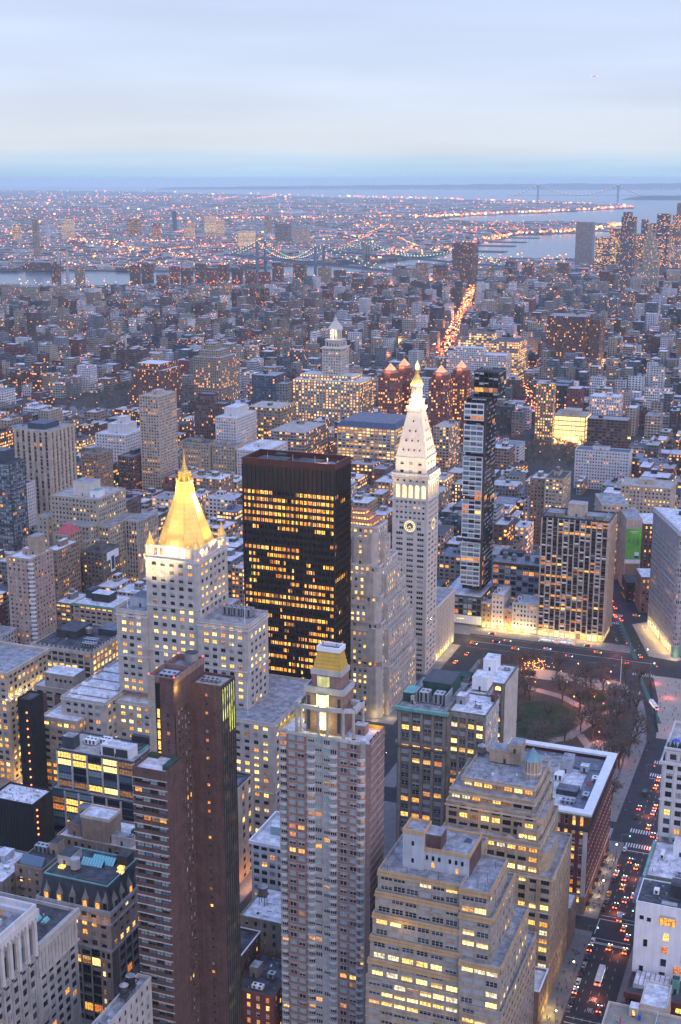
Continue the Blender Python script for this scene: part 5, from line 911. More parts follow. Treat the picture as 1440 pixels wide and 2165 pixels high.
# ======================================================= left foreground
def left_near():
    # ornate white corner building with giant arches
    s = style(bay=4.6, fh=4.0, ww=2.9, wh=2.5, wall='ornate_grey', n=2, lit=.16, pal='amber', off='off', m0=1, pier=(1.0, .7, 'ornate_grey'))
    sa = style(bay=4.6, fh=13, ww=3.0, wh=10.5, sill=1.0, wall='ornate_grey', n=3, lit=.5, pal='giant', off='giant', m0=1, arch=(0,), pier=(1.3, 1.0, 'white_stone'), depth=.9)
    PAL['giant'] = ['glass_blue', 'glass_dark', 'glass_blue', 'lit_dim']
    t = near('ornate_white_block', 'ornate white stone block with giant arched windows in the bottom left corner', 'building', [(-275, -241, 296, 336, 61, 76, None, 0, 'NW', sa), (-275, -241, 296, 336, 0, 61, None, 0, 'NW', s)], s)
    c = MB(); c.ring(-276, -239.6, 295, 337, 76, 78.2, 3, 'white_stone'); c.box(-275, -241, 296, 336, 76, 76.6, 'roof_grey'); c.ring(-275.4, -240.2, 295.6, 336.4, 78.2, 80.2, .8, 'white_stone'); c.ring(-275.6, -240.3, 295.4, 336.6, 59.8, 61.2, .8, 'ornate_grey')
    for i in range(20): c.box(-240.4, -239.5, 297+i*2, 298+i*2, 75, 76, 'white_stone', bot=True)
    c.build('cornice', t); bulkhead(t, -262, -254, 322, 330, 76.6, 80.5, 'white_stone', 'roof_grey'); bulkhead(t, -252, -247, 318, 326, 76.6, 79, 'white_stone', 'roof_white'); k = MB(); k.frus(-249.5, 329, 4, 1.9, 79, .3, 80, 'lit_dim', rot=math.pi/4); k.build('skylight', t); k = MB(); k.box(-252, -248.5, 303, 311, 76.6, 78, 'glass_cyan'); k.build('glass_hatch', t); clutter(t, -270, -245, 300, 334, 76.7, 5, 2)
    s = style(bay=4.3, fh=3.75, ww=2.8, wh=2.3, wall='ornate_grey', n=2, lit=.26, pal='office', off='off', m0=1.0); top = dict(s, wall='pale_grey_stone', pier=(1.6, .4, 'pale_grey_stone'), bay=2.15, ww=1.2, n=1, lit=.03)
    t = near('colonnaded_block', 'grey office block with paired lit windows beside the ornate white corner block', 'building', [(-275, -241, 336.2, 361, 0, 52, None, 0, 'W', s), (-275, -241, 336.2, 361, 52, 63, 'roof_dark', 1.4, 'W', top)], s)
    c = MB(); c.box(-241, -240.3, 336.3, 361.5, 51.4, 52.3, 'pale_grey_stone', bot=True); c.box(-241, -239.8, 336.3, 361.8, 61.6, 64.4, 'pale_grey_stone', bot=True); c.build('cornice', t)
    for dx in (0, 3.2): k = MB(); k.prism([(-252+dx, 350), (-250+dx, 350), (-250+dx, 353.4), (-252+dx, 353.4)], 63.1, 64.4, 'glass_cyan', P2=[(-251.2+dx, 350.4), (-250.8+dx, 350.4), (-250.8+dx, 353), (-251.2+dx, 353)]); k.build('skylight', t)
    clutter(t, -270, -245, 339, 358, 63.1, 3, 6)
    # dormered mansard hotel block
    s = style(bay=4.4, fh=3.9, ww=2.3, wh=2.35, wall='ornate_pink', n=2, lit=.24, pal='office', off='off', m0=1.2); tall = style(bay=4.6, fh=3.9, ww=4.0, wh=3.5, sill=.3, wall='dark_stone', n=4, lit=.16, pal='office', off='off', m0=5, frame='frame_bronze', pier=(.6, .3, 'ornate_pink'))
    t = near('dormer_block', 'ornate pinkish stone block with dark mansard roof and stone dormers', 'building', [(-272.6, -241, 383.9, 409, 0, 33, None, 0, 'NW', dict(tall, pal='office')), (-272.6, -241, 383.9, 409, 33, 49, None, 0, 'NW', dict(s, arch=(1, 2)))], s)
    for (xa, xb) in ((-246.2, -241), (-272.6, -267.6)):
        c = MB(); fac(c, [], (xa, 383.7), (1, 0), xb-xa, 0, 33, style(bay=2.4, fh=3.9, ww=1.3, wh=2.2, wall='ornate_pink', n=1, m0=.3)); c.box(xa, xa+.01, 383.7, 383.9, 0, 33, 'ornate_pink'); c.box(xb-.01, xb, 383.7, 383.9, 0, 33, 'ornate_pink'); c.build('corner_pier', t)
    wx = []; 
    for k in range(8):
        for i in range(2): wx.append(((-244.7+i*2.2, 383.64, 2.6+k*4), (1, 0), 1.2, 2.1, 1, True, R.choice(PAL['office'] if R.random() < .3 else PAL['off']), 'frame_dark'))
    put_windows(t, wx, 20)
    c = MB(); c.ring(-273.6, -240, 382.9, 410, 48.6, 49.8, 1.6, 'ornate_grey'); c.ring(-273.2, -240.4, 383.3, 409.6, 44, 44.7, .8, 'ornate_grey'); c.ring(-273, -240.6, 383.5, 409.4, 32.6, 33.5, .7, 'ornate_grey'); c.ring(-273.4, -240.2, 383.1, 409.8, 49.8, 50.6, .25, 'pale_grey_stone'); c.build('cornice', t)
    m = MB(); m.prism([(-272.4, 384.2), (-241.2, 384.2), (-241.2, 408.8), (-272.4, 408.8)], 49.8, 59.2, 'slate', 'roof_dark', P2=[(-270.9, 385.6), (-242.7, 385.6), (-242.7, 407.6), (-270.9, 407.6)]); m.ring(-271, -242.6, 385.5, 407.7, 59.2, 59.7, .5, 'copper_green'); m.box(-257, -243.4, 386.2, 396, 59.2, 59.9, 'slate', 'roof_dark'); m.build('mansard_roof', t)
    for (x, y, f) in [(-269, 383.8, 0), (-263.3, 383.8, 0), (-257.6, 383.8, 0), (-251.9, 383.8, 0), (-246.3, 383.8, 0), (-243.4, 384.4, 0), (-240.8, 388, 1), (-240.8, 393.5, 1), (-240.8, 399, 1), (-240.8, 404.8, 1)]:
        d = MB()
        if f == 0: d.box(x-1.3, x+1.3, y-.2, y+1.8, 49.8, 53.4, 'grey_stone'); d.box(x-.8, x+.8, y-.26, y-.2, 50.3, 52.8, R.choice(['glass_dark', 'lit_amber', 'glass_dark'])); cx_, cy__ = x, y+.7
        else: d.box(x-1.8, x+.2, y-1.3, y+1.3, 49.8, 53.4, 'grey_stone'); d.box(x+.2, x+.26, y-.8, y+.8, 50.3, 52.8, R.choice(['glass_dark', 'lit_amber'])); cx_, cy__ = x-.7, y
        d.frus(cx_, cy__, 8, 1.5, 53.4, .9, 54.8, 'grey_stone'); d.frus(cx_, cy__, 6, .95, 54.8, .35, 56.2, 'grey_stone'); d.frus(cx_, cy__, 5, .4, 56.2, .02, 57.8, 'grey_stone', cap=False); d.build('dormer', t)
    for (x, y, w_, d_) in ((-258.5, 399.5, 10, 3), (-261.5, 396.6, 9.5, 2.6)):
        k = MB(); k.prism([(x, y), (x+w_, y), (x+w_, y+d_), (x, y+d_)], 59.3, 61.4, 'glass_cyan', P2=[(x, y+d_-.3), (x+w_, y+d_-.3), (x+w_, y+d_), (x, y+d_)])
        for i in range(9): a = x+i*w_/8; k.prism([(a-.06, y-.02), (a+.06, y-.02), (a+.06, y+d_), (a-.06, y+d_)], 59.34, 61.5, 'frame_dark', P2=[(a-.06, y+d_-.32), (a+.06, y+d_-.32), (a+.06, y+d_), (a-.06, y+d_)])
        k.build('skylight', t)
    c = MB(); c.frus(-261, 392.5, 16, 1.9, 60, 1.9, 64.2, 'pale_grey_stone'); c.frus(-261, 392.5, 16, 2, 64.2, .2, 64.9, 'aluminium', cap=False); c.build('water_tank', t); bulkhead(t, -270, -264, 394, 402, 59.3, 63, 'pale_grey_stone', 'roof_dark'); bulkhead(t, -248, -243.5, 402, 407, 59.3, 63, 'charcoal', 'roof_dark')
    for (x, y) in ((-268, 391), (-246, 398.5), (-244.6, 395.6)): k = MB(); k.box(x, x+2.4, y, y+1.8, 59.3, 60.2, 'lit_yellow'); k.build('skylight', t)
    for i in range(7): lamp('POINT', 'cornice_lamp', (-270+i*4.4, 382.4, 46), 70, (1, .5, .12), .3)
    # stepped brick rear building
    s = style(bay=3.4, fh=3.7, ww=1.4, wh=2, wall='pink_brick', n=1, lit=.12, m0=1)
    t = near('brick_rear_block', 'pinkish brick block with a tall plain brick roof house and white roofs', 'building', [(-291, -253, 425, 446, 0, 51.5, 'roof_white', .9)], dict(s, wall='brown_stone'))
    b = MB(); b.box(-280, -266.6, 427, 436.5, 51.6, 62, 'brown_stone', 'roof_white'); b.ring(-280.2, -266.4, 426.8, 436.7, 61.4, 62.8, .35, 'tan_trim'); b.build('roof_house', t); bulkhead(t, -287.5, -281, 428, 440, 51.6, 57, 'pink_brick', 'roof_dark'); bulkhead(t, -266, -256.5, 427.5, 431.5, 51.6, 55.5, 'tan_trim', 'roof_grey'); hvac(t, -262, 436.5, 51.8, 5.5, 2.2, 2.2, 'dark_green'); bulkhead(t, -290, -284, 440, 445, 51.6, 58, 'tan_brick', 'roof_blue'); hvac(t, -259, 428.5, 55.5, 2, 2, .8)
    t = near('skylight_loft', 'narrow brown loft with a long blue skylight and outside fire escapes', 'building', [(-292, -278.8, 396, 415, 0, 53, 'roof_dark', .8)], dict(s, wall='brown_stone', lit=.06))
    k = MB(); k.prism([(-291, 398), (-280.5, 398), (-280.5, 401), (-291, 401)], 53.1, 56, 'glass_blue', P2=[(-291, 400.6), (-280.5, 400.6), (-280.5, 401), (-291, 401)]); k.build('skylight', t); hvac(t, -290.5, 408, 53.1, 6, 3.5, 3, 'aluminium'); bulkhead(t, -284, -280, 409, 414, 53.1, 58, 'tan_brick', 'roof_dark')
    f = MB()
    for k in range(6): z = 26+k*4.4; f.box(-290.5, -287.5, 394.9, 395.95, z, z+.12, 'dark_steel', bot=True); f.box(-290.5, -287.5, 394.85, 394.92, z+.9, z+1, 'dark_steel', bot=True); f.tube((-290.3, 395.2, z), (-287.7, 395.2, z+4.4), .06, .06, 'dark_steel', 4)
    f.build('fire_escape', t)
    t = near('grey_corner_roof', 'low grey roofed block with small hatches at the left edge behind the ornate white block', 'building', [(-312, -292.4, 388, 412, 0, 49, 'roof_white', .7)], dict(s, wall='grey_stone', lit=.05)); clutter(t, -310, -294, 390, 410, 49.1, 6, 71); bulkhead(t, -306, -301, 402, 409, 49.1, 52, 'penthouse_grey', 'roof_white'); hvac(t, -299, 398, 49.1, 2.4, 1.6, 1, 'white_metal', False)
    # blue-black office with pilasters
    s = style(bay=8.05, fh=3.6, ww=7.5, wh=2.9, sill=.4, wall='blue_metal', n=5, lit=.34, pal='office', off='teal_off', m0=.2, frame='frame_dark', pier=(.8, .6, 'pale_grey_stone'), rail=True, rowvar=1.2)
    t = near('pilaster_office', 'blue-black glass office with pale pilasters and rooftop fans', 'building', [(-325.4, -284.6, 479, 500, 44, 62, 'roof_tan', .8), (-328, -283, 476.6, 502, 0, 43.4, 'roof_grey', .5)], s)
    bulkhead(t, -303, -287.5, 481.5, 488, 62.2, 67.5, 'white_paint', 'roof_white'); g = MB(); g.box(-302, -296, 481.3, 481.45, 62.6, 66.6, 'charcoal'); g.box(-295, -289, 481.3, 481.45, 62.6, 66.6, 'charcoal'); g.build('louvre', t); bulkhead(t, -324, -318, 482, 487.5, 62.2, 68, 'slate', 'roof_grey')
    b = MB(); b.box(-301, -287, 489, 498, 62.2, 63.6, 'copper_green', 'dark_green')
    for x in (-297.5, -290.5): b.frus(x, 493.5, 16, 2.4, 63.6, 2.4, 64.2, 'dark_steel'); b.frus(x, 493.5, 16, 2.6, 63.6, 2.6, 64.0, 'roof_grey', cap=False)
    b.build('cooling_fan', t); hvac(t, -316.5, 489, 62.2, 6, 4, 2.6, 'white_metal'); hvac(t, -309.5, 491, 62.2, 5, 4, 3, 'white_metal'); hvac(t, -296, 497.3, 62.2, 9, 2.4, 4.4, 'dark_steel', False); clutter(t, -323, -300, 481, 498, 62.2, 5, 51)
    # tan 12-storey with white roof
    s = style(bay=4.3, fh=3.8, ww=2.7, wh=2.1, wall='tan_brick', n=2, lit=.22, pal='amber', off='off', m0=1.2)
    t = near('tan_flat_roof_block', 'tan office block with white roof and lit top storey behind the pilastered office', 'building', [(-369, -347, 531, 550, 0, 46.5, None, 0, 'NW', s), (-369, -347, 531, 550, 46.5, 51, 'roof_white', .9, 'NW', dict(s, wall='beige_concrete', lit=.6, pal='office'))], s); bulkhead(t, -352, -348, 541, 549, 51.2, 56, 'tan_brick', 'roof_grey'); hvac(t, -364, 543.5, 51.2, 6, 3.5, 2.8, 'aluminium')
    # round-window block
    s = style(bay=6, fh=4.0, ww=3.6, wh=2.2, wall='concrete', n=2, lit=.12, m0=1)
    t = near('round_window_block', 'concrete and brick block with a row of round windows under its roof', 'building', [(-394, -363, 562, 580, 0, 53, 'roof_white', .6)], dict(s, wall='concrete'))
    b = MB(); b.box(-388, -370, 564, 576, 53, 61, 'concrete', 'roof_white')
    for x in (-386, -380.6, -377.8, -375, -371.6): b.frus(x, 0, 3, 0, 0, 0, 0, 'concrete', cap=False); b.poly([(x+.8*math.cos(a), 563.93, 57.6+.8*math.sin(a)) for a in [2*math.pi*j/12 for j in range(12)]], 'glass_black')
    b.build('roof_house', t); p = MB()
    for x in (-392, -381, -374): p.box(x, x+6, 561.9, 561.98, 30, 50, 'brown_brick')
    p.build('brick_panel', t)
    # scaffold-netted pair
    s = style(bay=4, fh=4, ww=1.6, wh=2.2, wall='netting', n=1, lit=0, off='black', m0=1)
    t = near('netted_shaft', 'narrow building wrapped in black netting with a string of orange work lamps', 'building', [(-372, -364.2, 516, 527, 0, 66, 'roof_dark', .8, '')], s)
    bulbs(t, [(-366.6, 515.7, 60-k*4.4) for k in range(10)], .42, 'bulb_orange', 'work_lamp')
    t = near('netted_block', 'wide block under black scaffold netting with debris on its pale roof', 'building', [(-343, -320, 450, 466, 0, 48, 'roof_white', .9, '')], s)
    bulbs(t, [(-319.8, 453, 45-k*3) for k in range(5)], .4, 'bulb_orange', 'work_lamp'); clutter(t, -342, -322, 451, 465, 48.1, 9, 61)
    n_ = MB()
    for k in range(16): a = -343+k*1.5; n_.tube((a, 449.8, 0), (a, 449.8, 49), .07, .07, 'dark_steel', 4)
    n_.build('scaffold', t)
    # lit corner block at the left edge
    s = style(bay=3.9, fh=3.7, ww=2.3, wh=2.2, wall='beige_concrete', n=2, lit=.42, pal='office', off='off', m0=1.2, arch=(0, 1)); 
    t = near('lit_corner_block', 'beige corner block with floodlit upper storeys at the left edge', 'building', [(-434, -403, 551.5, 590, 0, 47, None, 0, 'NW', s), (-434, -403, 551.5, 590, 47, 62, 'roof_grey', 1.2, 'NW', dict(s, arch=(0, 2)))], s)
    c = MB(); c.ring(-434.5, -402.3, 551, 590.5, 46.6, 47.4, .9, 'tan_trim'); c.ring(-435, -401.9, 550.5, 591, 61.4, 63.6, 1, 'tan_trim'); c.build('cornice', t); bulbs(t, [(-402.2, 553+k*7, 47.8) for k in range(5)]+[(-404-k*8, 550.8, 47.8) for k in range(4)], .3, 'bulb_white'); 
    for k in range(5): lamp('POINT', 'cornice_lamp', (-401.3, 553+k*7, 49), 380, (1, .75, .3), .3)
    for k in range(5): lamp('POINT', 'shop_lamp', (-398.5, 548+k*9, 3), 1700, (1, .58, .15), .3)
    # yellow-lit factory block
    s = style(bay=4.3, fh=4.05, ww=3.4, wh=2.9, sill=.6, wall='beige_concrete', n=4, lit=.78, pal='office', off='off', m0=1.0, frame='frame_dark', rowvar=.35, pier=(.7, .3, 'tan_trim'))
    t = near('factory_loft', 'broad loft with nearly every window lit yellow and gables of dark roof sheds', 'building', [(-446, -403.5, 636, 682, 0, 44, 'roof_dark', .9)], s)
    c = MB(); c.box(-446.5, -403, 635.4, 636, 43, 45.2, 'tan_trim', bot=True); c.box(-403.5, -402.9, 635.4, 682, 43, 45.2, 'tan_trim', bot=True)
    for k in range(14): c.box(-446+k*3.2, -445.2+k*3.2, 635.4, 636.1, 45.2, 46.6, 'tan_trim'); c.box(-403.6, -402.9, 638+k*3.3, 638.8+k*3.3, 45.2, 46.6, 'tan_trim')
    c.build('cornice', t); water_tank(t, -422, 664, 44, 2.2, 3.2, 2); bulkhead(t, -440, -426, 655, 674, 44, 49, 'charcoal', 'roof_dark'); bulkhead(t, -418, -406, 668, 680, 44, 48, 'slate', 'roof_blue'); hvac(t, -416, 645, 44.2, 9, 4, 2.5); hvac(t, -419, 652, 44.2, 9, 4, 2.5); clutter(t, -440, -406, 638, 654, 44.1, 7, 3)
    # small blocks between the towers
    s = style(bay=7, fh=4.0, ww=2.4, wh=2.6, wall='beige_concrete', n=2, lit=.2, pal='office', m0=(3, .4), frame='frame_dark')
    t = near('concrete_slab_block', 'smooth concrete slab with dark glazed corner beside the brick tower', 'building', [(-262, -241.4, 497, 514, 0, 48, 'roof_blue', .6, 'W', s)], s)
    k = MB(); k.tube((-260, 499, 48.6), (-243, 512, 48.6), .3, .3, 'slate', 4); k.tube((-260, 512, 48.6), (-243, 499, 48.6), .3, .3, 'slate', 4); k.ring(-261, -242, 498, 513, 48.1, 49, .6, 'slate'); k.build('roof_frame', t)
    for y in (492, 498, 504, 510): lamp('POINT', 'shop_lamp', (-236, y, 3), 800, (1, .4, .1), .3)
    s = style(bay=3.6, fh=3.9, ww=2.6, wh=2.3, wall='white_stone', n=2, lit=.35, pal='home', m0=.5, frame='frame_dark')
    t = near('white_cornice_loft', 'white stone loft with bright cornice squeezed beside the pink condo tower', 'building', [(-217, -190, 459, 486, 0, 46, 'roof_white', 1.1)], s); c = MB(); c.ring(-217.8, -189.4, 458.2, 486.8, 45.4, 47.1, 1, 'white_paint'); c.build('cornice', t)
    b = MB(); b.box(-212, -204, 468, 474, 46.1, 50, 'glass_teal', 'roof_white'); b.box(-211, -203, 478, 484, 46.1, 52, 'glass_teal', 'roof_white'); b.build('glass_penthouse', t)
    s = style(bay=4, fh=3.8, ww=1.3, wh=2, wall='grey_stone', n=1, lit=.1, m0=1)
    t = near('tank_roof_block', 'grey roofed block with a water tank on iron legs in the gap between towers', 'building', [(-208, -186, 428, 452, 0, 30, 'roof_white', .9)], s); water_tank(t, -203, 440, 30, 2.0, 3.6, 4.6, 'dark_stone'); clutter(t, -206, -188, 430, 450, 30.1, 5, 17)
    t = near('dark_parapet_block', 'small maroon block with white coping in the gap between the two brick towers', 'building', [(-209, -198.6, 406, 427, 0, 25, 'roof_dark', .9)], dict(s, wall='brown_brick')); c = MB(); c.ring(-209.3, -198.3, 405.7, 427.3, 25.9, 26.2, .5, 'white_paint'); c.build('coping', t)
    t = near('equipment_roof_block', 'dark flat roof crowded with boxes above a red rowhouse front', 'building', [(-197.6, -180.5, 399.2, 425, 0, 17.5, 'roof_dark', .8)], style(bay=4.2, fh=3.6, ww=1.5, wh=2.2, wall='red_brick', n=1, lit=.5, pal='home', frame='white_stone', m0=.6)); hvac(t, -191, 402, 17.6, 4.5, 2.2, 1.8, 'white_metal'); hvac(t, -188, 410, 17.6, 3, 2.6, 2.4); bulkhead(t, -195, -191.5, 409, 414, 17.6, 22, 'grey_stone', 'roof_grey'); clutter(t, -196, -182, 401, 424, 17.6, 6, 19)
    t = near('twin_tank_block', 'low snow-pale roof with two dark water tanks at the foot of the brick tower', 'building', [(-214.6, -209.2, 318, 358, 0, 45, 'roof_grey', 1.2)], dict(s, wall='pale_grey_stone')); water_tank(t, -212.2, 349, 45, 1.6, 4.2, 2.2, 'netting'); water_tank(t, -211.6, 343.5, 45, 1.5, 4.0, 2.2, 'charcoal'); clutter(t, -214, -210, 324, 341, 45.1, 3, 91); b = MB(); b.ring(-214, -209.8, 341.5, 351, 49, 49.4, .2, 'dark_steel'); b.build('tank_frame', t)
    s = style(bay=3.5, fh=3.8, ww=1.5, wh=2.0, wall='brown_stone', n=1, lit=.2, pal='amber', m0=.6)
    t = near('white_coped_house', 'small brown house with white coping between the ziggurat and the turreted loft', 'building', [(-97, -87.4, 440, 455.5, 0, 16.5, 'roof_white', .9)], s); c = MB(); c.ring(-97.4, -87, 439.6, 455.9, 17.3, 17.7, .6, 'white_paint'); c.build('coping', t); lamp('POINT', 'shop_lamp', (-85.5, 450, 2.6), 900, (1, .7, .15), .3)
    near('narrow_grey_house', 'narrow grey house on the avenue just north of the red brick block', 'building', [(-112, -87, 499, 512, 0, 19, 'roof_white', .8)], dict(s, wall='grey_stone'))
    t = near('shed_roof_house', 'low dark house with terrace sheds behind the ziggurat', 'building', [(-165, -140, 440, 466, 0, 26, 'roof_dark', .8)], dict(s, wall='charcoal')); bulkhead(t, -160, -152, 446, 452, 26, 30, 'white_paint', 'navy_roof'); bulkhead(t, -150, -143, 455, 462, 26, 31, 'grey_stone', 'roof_grey'); clutter(t, -163, -142, 442, 464, 26.1, 5, 24)
    t = near('white_dormer_house', 'white walled house with tilted pale roof light behind the pink condo tower', 'building', [(-170, -140, 480, 506, 0, 24, 'roof_grey', .8)], dict(s, wall='white_paint')); k = MB(); k.prism([(-160, 486), (-152, 486), (-152, 494), (-160, 494)], 24.8, 28.5, 'beige_concrete', P2=[(-160, 490), (-152, 490), (-152, 494), (-160, 494)]); k.build('roof_light', t); clutter(t, -168, -142, 482, 504, 24.1, 6, 26); hvac(t, -149, 497, 24.1, 4, 3, 2, 'white_metal')
plain('glass_cyan', (.20, .52, .55), .2)
left_near()
# ======================================================= land, water, hills
def ground_mat(name, c1, c2, sc1, rough=.9):
    m, t, n, b = newmat(name); g = mnode(t, 'ShaderNodeNewGeometry')
    a = mnode(t, 'ShaderNodeTexNoise'); a.inputs['Scale'].default_value = sc1; a.inputs['Detail'].default_value = 8; a.inputs['Roughness'].default_value = .65; t.links.new(g.outputs['Position'], a.inputs[0])
    r = mnode(t, 'ShaderNodeValToRGB'); t.links.new(a.outputs[0], r.inputs[0]); r.color_ramp.elements[0].position = .32; r.color_ramp.elements[0].color = (*c1, 1); r.color_ramp.elements[1].position = .68; r.color_ramp.elements[1].color = (*c2, 1)
    t.links.new(r.outputs[0], b.inputs['Base Color']); b.inputs['Roughness'].default_value = rough; b.inputs['Specular IOR Level'].default_value = .3; return m
ground_mat('asphalt', (.035, .035, .04), (.055, .055, .062), .15); ground_mat('far_land', (.07, .075, .085), (.13, .13, .14), .01); ground_mat('pavement', (.17, .165, .165), (.24, .23, .225), .3); ground_mat('plaza', (.30, .26, .215), (.38, .33, .28), .2)
ground_mat('lawn', (.012, .030, .010), (.030, .055, .018), .25); ground_mat('earth', (.05, .04, .032), (.085, .07, .055), .3); ground_mat('path', (.24, .20, .185), (.31, .265, .245), .3); ground_mat('bus_lane', (.10, .035, .03), (.13, .05, .042), .4); ground_mat('bike_lane', (.045, .115, .10), (.06, .15, .13), .5)
ground_mat('road_paint', (.50, .50, .50), (.70, .70, .70), 1.5); ground_mat('hill', (.03, .045, .05), (.05, .06, .06), .002); ground_mat('gravel_pale', (.34, .30, .25), (.42, .37, .31), .4)
m, t_, n_, b_ = newmat('water'); b_.inputs['Base Color'].default_value = (.05, .075, .10, 1); b_.inputs['Roughness'].default_value = .22; b_.inputs['Specular IOR Level'].default_value = .9
nn = mnode(t_, 'ShaderNodeTexNoise'); nn.inputs['Scale'].default_value = .02; nn.inputs['Detail'].default_value = 6; g_ = mnode(t_, 'ShaderNodeNewGeometry'); t_.links.new(g_.outputs['Position'], nn.inputs[0]); bp = mnode(t_, 'ShaderNodeBump'); bp.inputs['Strength'].default_value = .25; bp.inputs['Distance'].default_value = 4; t_.links.new(nn.outputs[0], bp.inputs['Height']); t_.links.new(bp.outputs[0], b_.inputs['Normal'])
def sheet(name, polys, mat, z, th=0):
    b = MB()
    for P in polys:
        if th: b.prism(P, z-th, z, mat)
        else: b.poly([(x, y, z) for x, y in P], mat)
    return tag(b.build(name), kind='structure')
MANH = [(-2734, 3146), (-2012, 3554), (-1818, 3747), (-1694, 3984), (-1625, 4147), (-1570, 4500), (-1530, 4800), (-1454, 5095), (-1327, 5276), (-1088, 5334), (-887, 5378), (-719, 5510), (-193, 5998)]
BK = [(-3214, 3706), (-2733, 3992), (-2617, 4116), (-2331, 4121), (-2072, 4272), (-1986, 4582), (-1906, 4763), (-1746, 4855), (-1708, 5030), (-1687, 5207), (-1646, 5403), (-1672, 5704), (-1751, 6253), (-1784, 6877), (-1821, 7556), (-1622, 7917), (-1517, 8422), (-1532, 9026), (-1511, 9322), (-2024, 9866), (-2456, 9588), (-2937, 9748), (-3142, 10297), (-3112, 11319), (-2788, 12279), (-2498, 13554), (-2302, 14764), (-2535, 16001), (-3732, 17823), (-5192, 18864), (-6217, 19857), (-8314, 21213), (-11476, 24159), (-15932, 28310), (-21264, 30196), (-25756, 29989)]
POLY_M = MANH+[(1500, 6100), (1500, -300), (-1500, -300), (-2734, 1500)]
POLY_B = BK+[(-30000, 22000), (-14000, 9000), (-5200, 3000)]
sheet('water', [[(-42000, -500), (6000, -500), (6000, 44500), (-42000, 44500)]], 'water', -2.5)
sheet('ground', [POLY_M], 'asphalt', 0, 2.3); sheet('far_shore', [POLY_B], 'far_land', 0, 2.3)
def isl(px_): return px_
sheet('island', [[(-2180, 5560), (-1720, 5180), (-1690, 5000), (-1900, 4960), (-2200, 5200)]], 'far_land', .6, 3)
# piers of the harbour front
pb = MB()
for (x, y) in ((-1640, 5800), (-1720, 6300), (-1760, 6700), (-1800, 7200), (-1640, 7900), (-1540, 8300), (-1540, 8700)): pb.box(x-40, x+190, y, y+70, -2.4, .9, 'far_land')
tag(pb.build('pier'), kind='structure')
# low far ridge across the lower bay, and a nearer wooded point
def ridge(name, P, depth, mat):
    b = MB()
    for (a, c) in zip(P[:-1], P[1:]):
        (x0, y0, z0), (x1, y1, z1) = a, c
        b.poly([(x0, y0, -2.4), (x1, y1, -2.4), (x1*1.01, y1*1.01+depth*.3, z1), (x0*1.01, y0*1.01+depth*.3, z0)], mat); b.poly([(x0*1.01, y0*1.01+depth*.3, z0), (x1*1.01, y1*1.01+depth*.3, z1), (x1*1.02, y1*1.02+depth, -2.4), (x0*1.02, y0*1.02+depth, -2.4)], mat)
    tag(b.build(name), kind='structure')
def atd(px_, d):      # point on the ground at distance d along the bearing of image column px
    a = math.atan((px_-720)/FPX)-rad(YAW); return (d*math.sin(a), d*math.cos(a))
rr = random.Random(5); P = []
for i in range(57):
    px_ = 330+i*22; f = (px_-330)/1150; h = (30+150*f**.7)*(.9+.2*rr.random())
    P.append((*atd(px_, 38500), h if i else 2))
ridge('hills', P, 1800, 'hill')
P = [(*atd(px_, 20600), h) for px_, h in ((1296, 2), (1310, 26), (1330, 48), (1365, 60), (1400, 55), (1450, 70), (1520, 60))]; ridge('hills', P, 900, 'hill')
# ======================================================= haze
hb = MB(); hb.box(-41000, 5500, -450, 44000, -4, 327, 'asphalt', bot=True); ho = hb.build('haze'); tag(ho, kind='stuff')
hm = bpy.data.materials.new('haze_air'); hm.use_nodes = True; hn = hm.node_tree; hn.nodes.clear(); ov = hn.nodes.new('ShaderNodeOutputMaterial'); pv = hn.nodes.new('ShaderNodeVolumePrincipled')
pv.inputs['Color'].default_value = (.84, .99, 1.0, 1); pv.inputs['Density'].default_value = 3.6e-5; pv.inputs['Anisotropy'].default_value = 0.0; hn.links.new(pv.outputs[0], ov.inputs['Volume']); hm.cycles.homogeneous_volume = True
ho.data.materials.clear(); ho.data.materials.append(hm)
# ======================================================= street grid
ST = [437+85*k for k in range(-3, 5)]+[858]+[944+84*k for k in range(0, 9)]          # centre lines of the cross streets
AVB = [(-55, 160), (-215, -87), (-371, -241), (-530, -403), (-690, -555), (-890, -712), (-1090, -915), (-1300, -1115), (-1520, -1325)]      # block extents between the avenues
def hw(y): return 15 if y == 858 else 9
pv_ = MB(); BLOCKS = []
for (a, c) in AVB+[(190, 420), (450, 680)]:
    for (s0, s1) in zip(ST[:-1], ST[1:]):
        y0, y1 = s0+hw(s0), s1-hw(s1)
        if y1 < 150: continue
        if a == -215 and 600 < y0 < 800: continue                 # the square
        if a == -215 and y0 > 860 or (a == -371 and y0 > 1240) or (a == -55 and 690 < y0 < 1000): continue
        BLOCKS.append((a, c, y0, y1)); pv_.box(a-(7 if a < -60 else 7), c+7, y0-3.5, y1+3.5, 0.0, .15, 'pavement')
tag(pv_.build('pavement'), kind='structure')
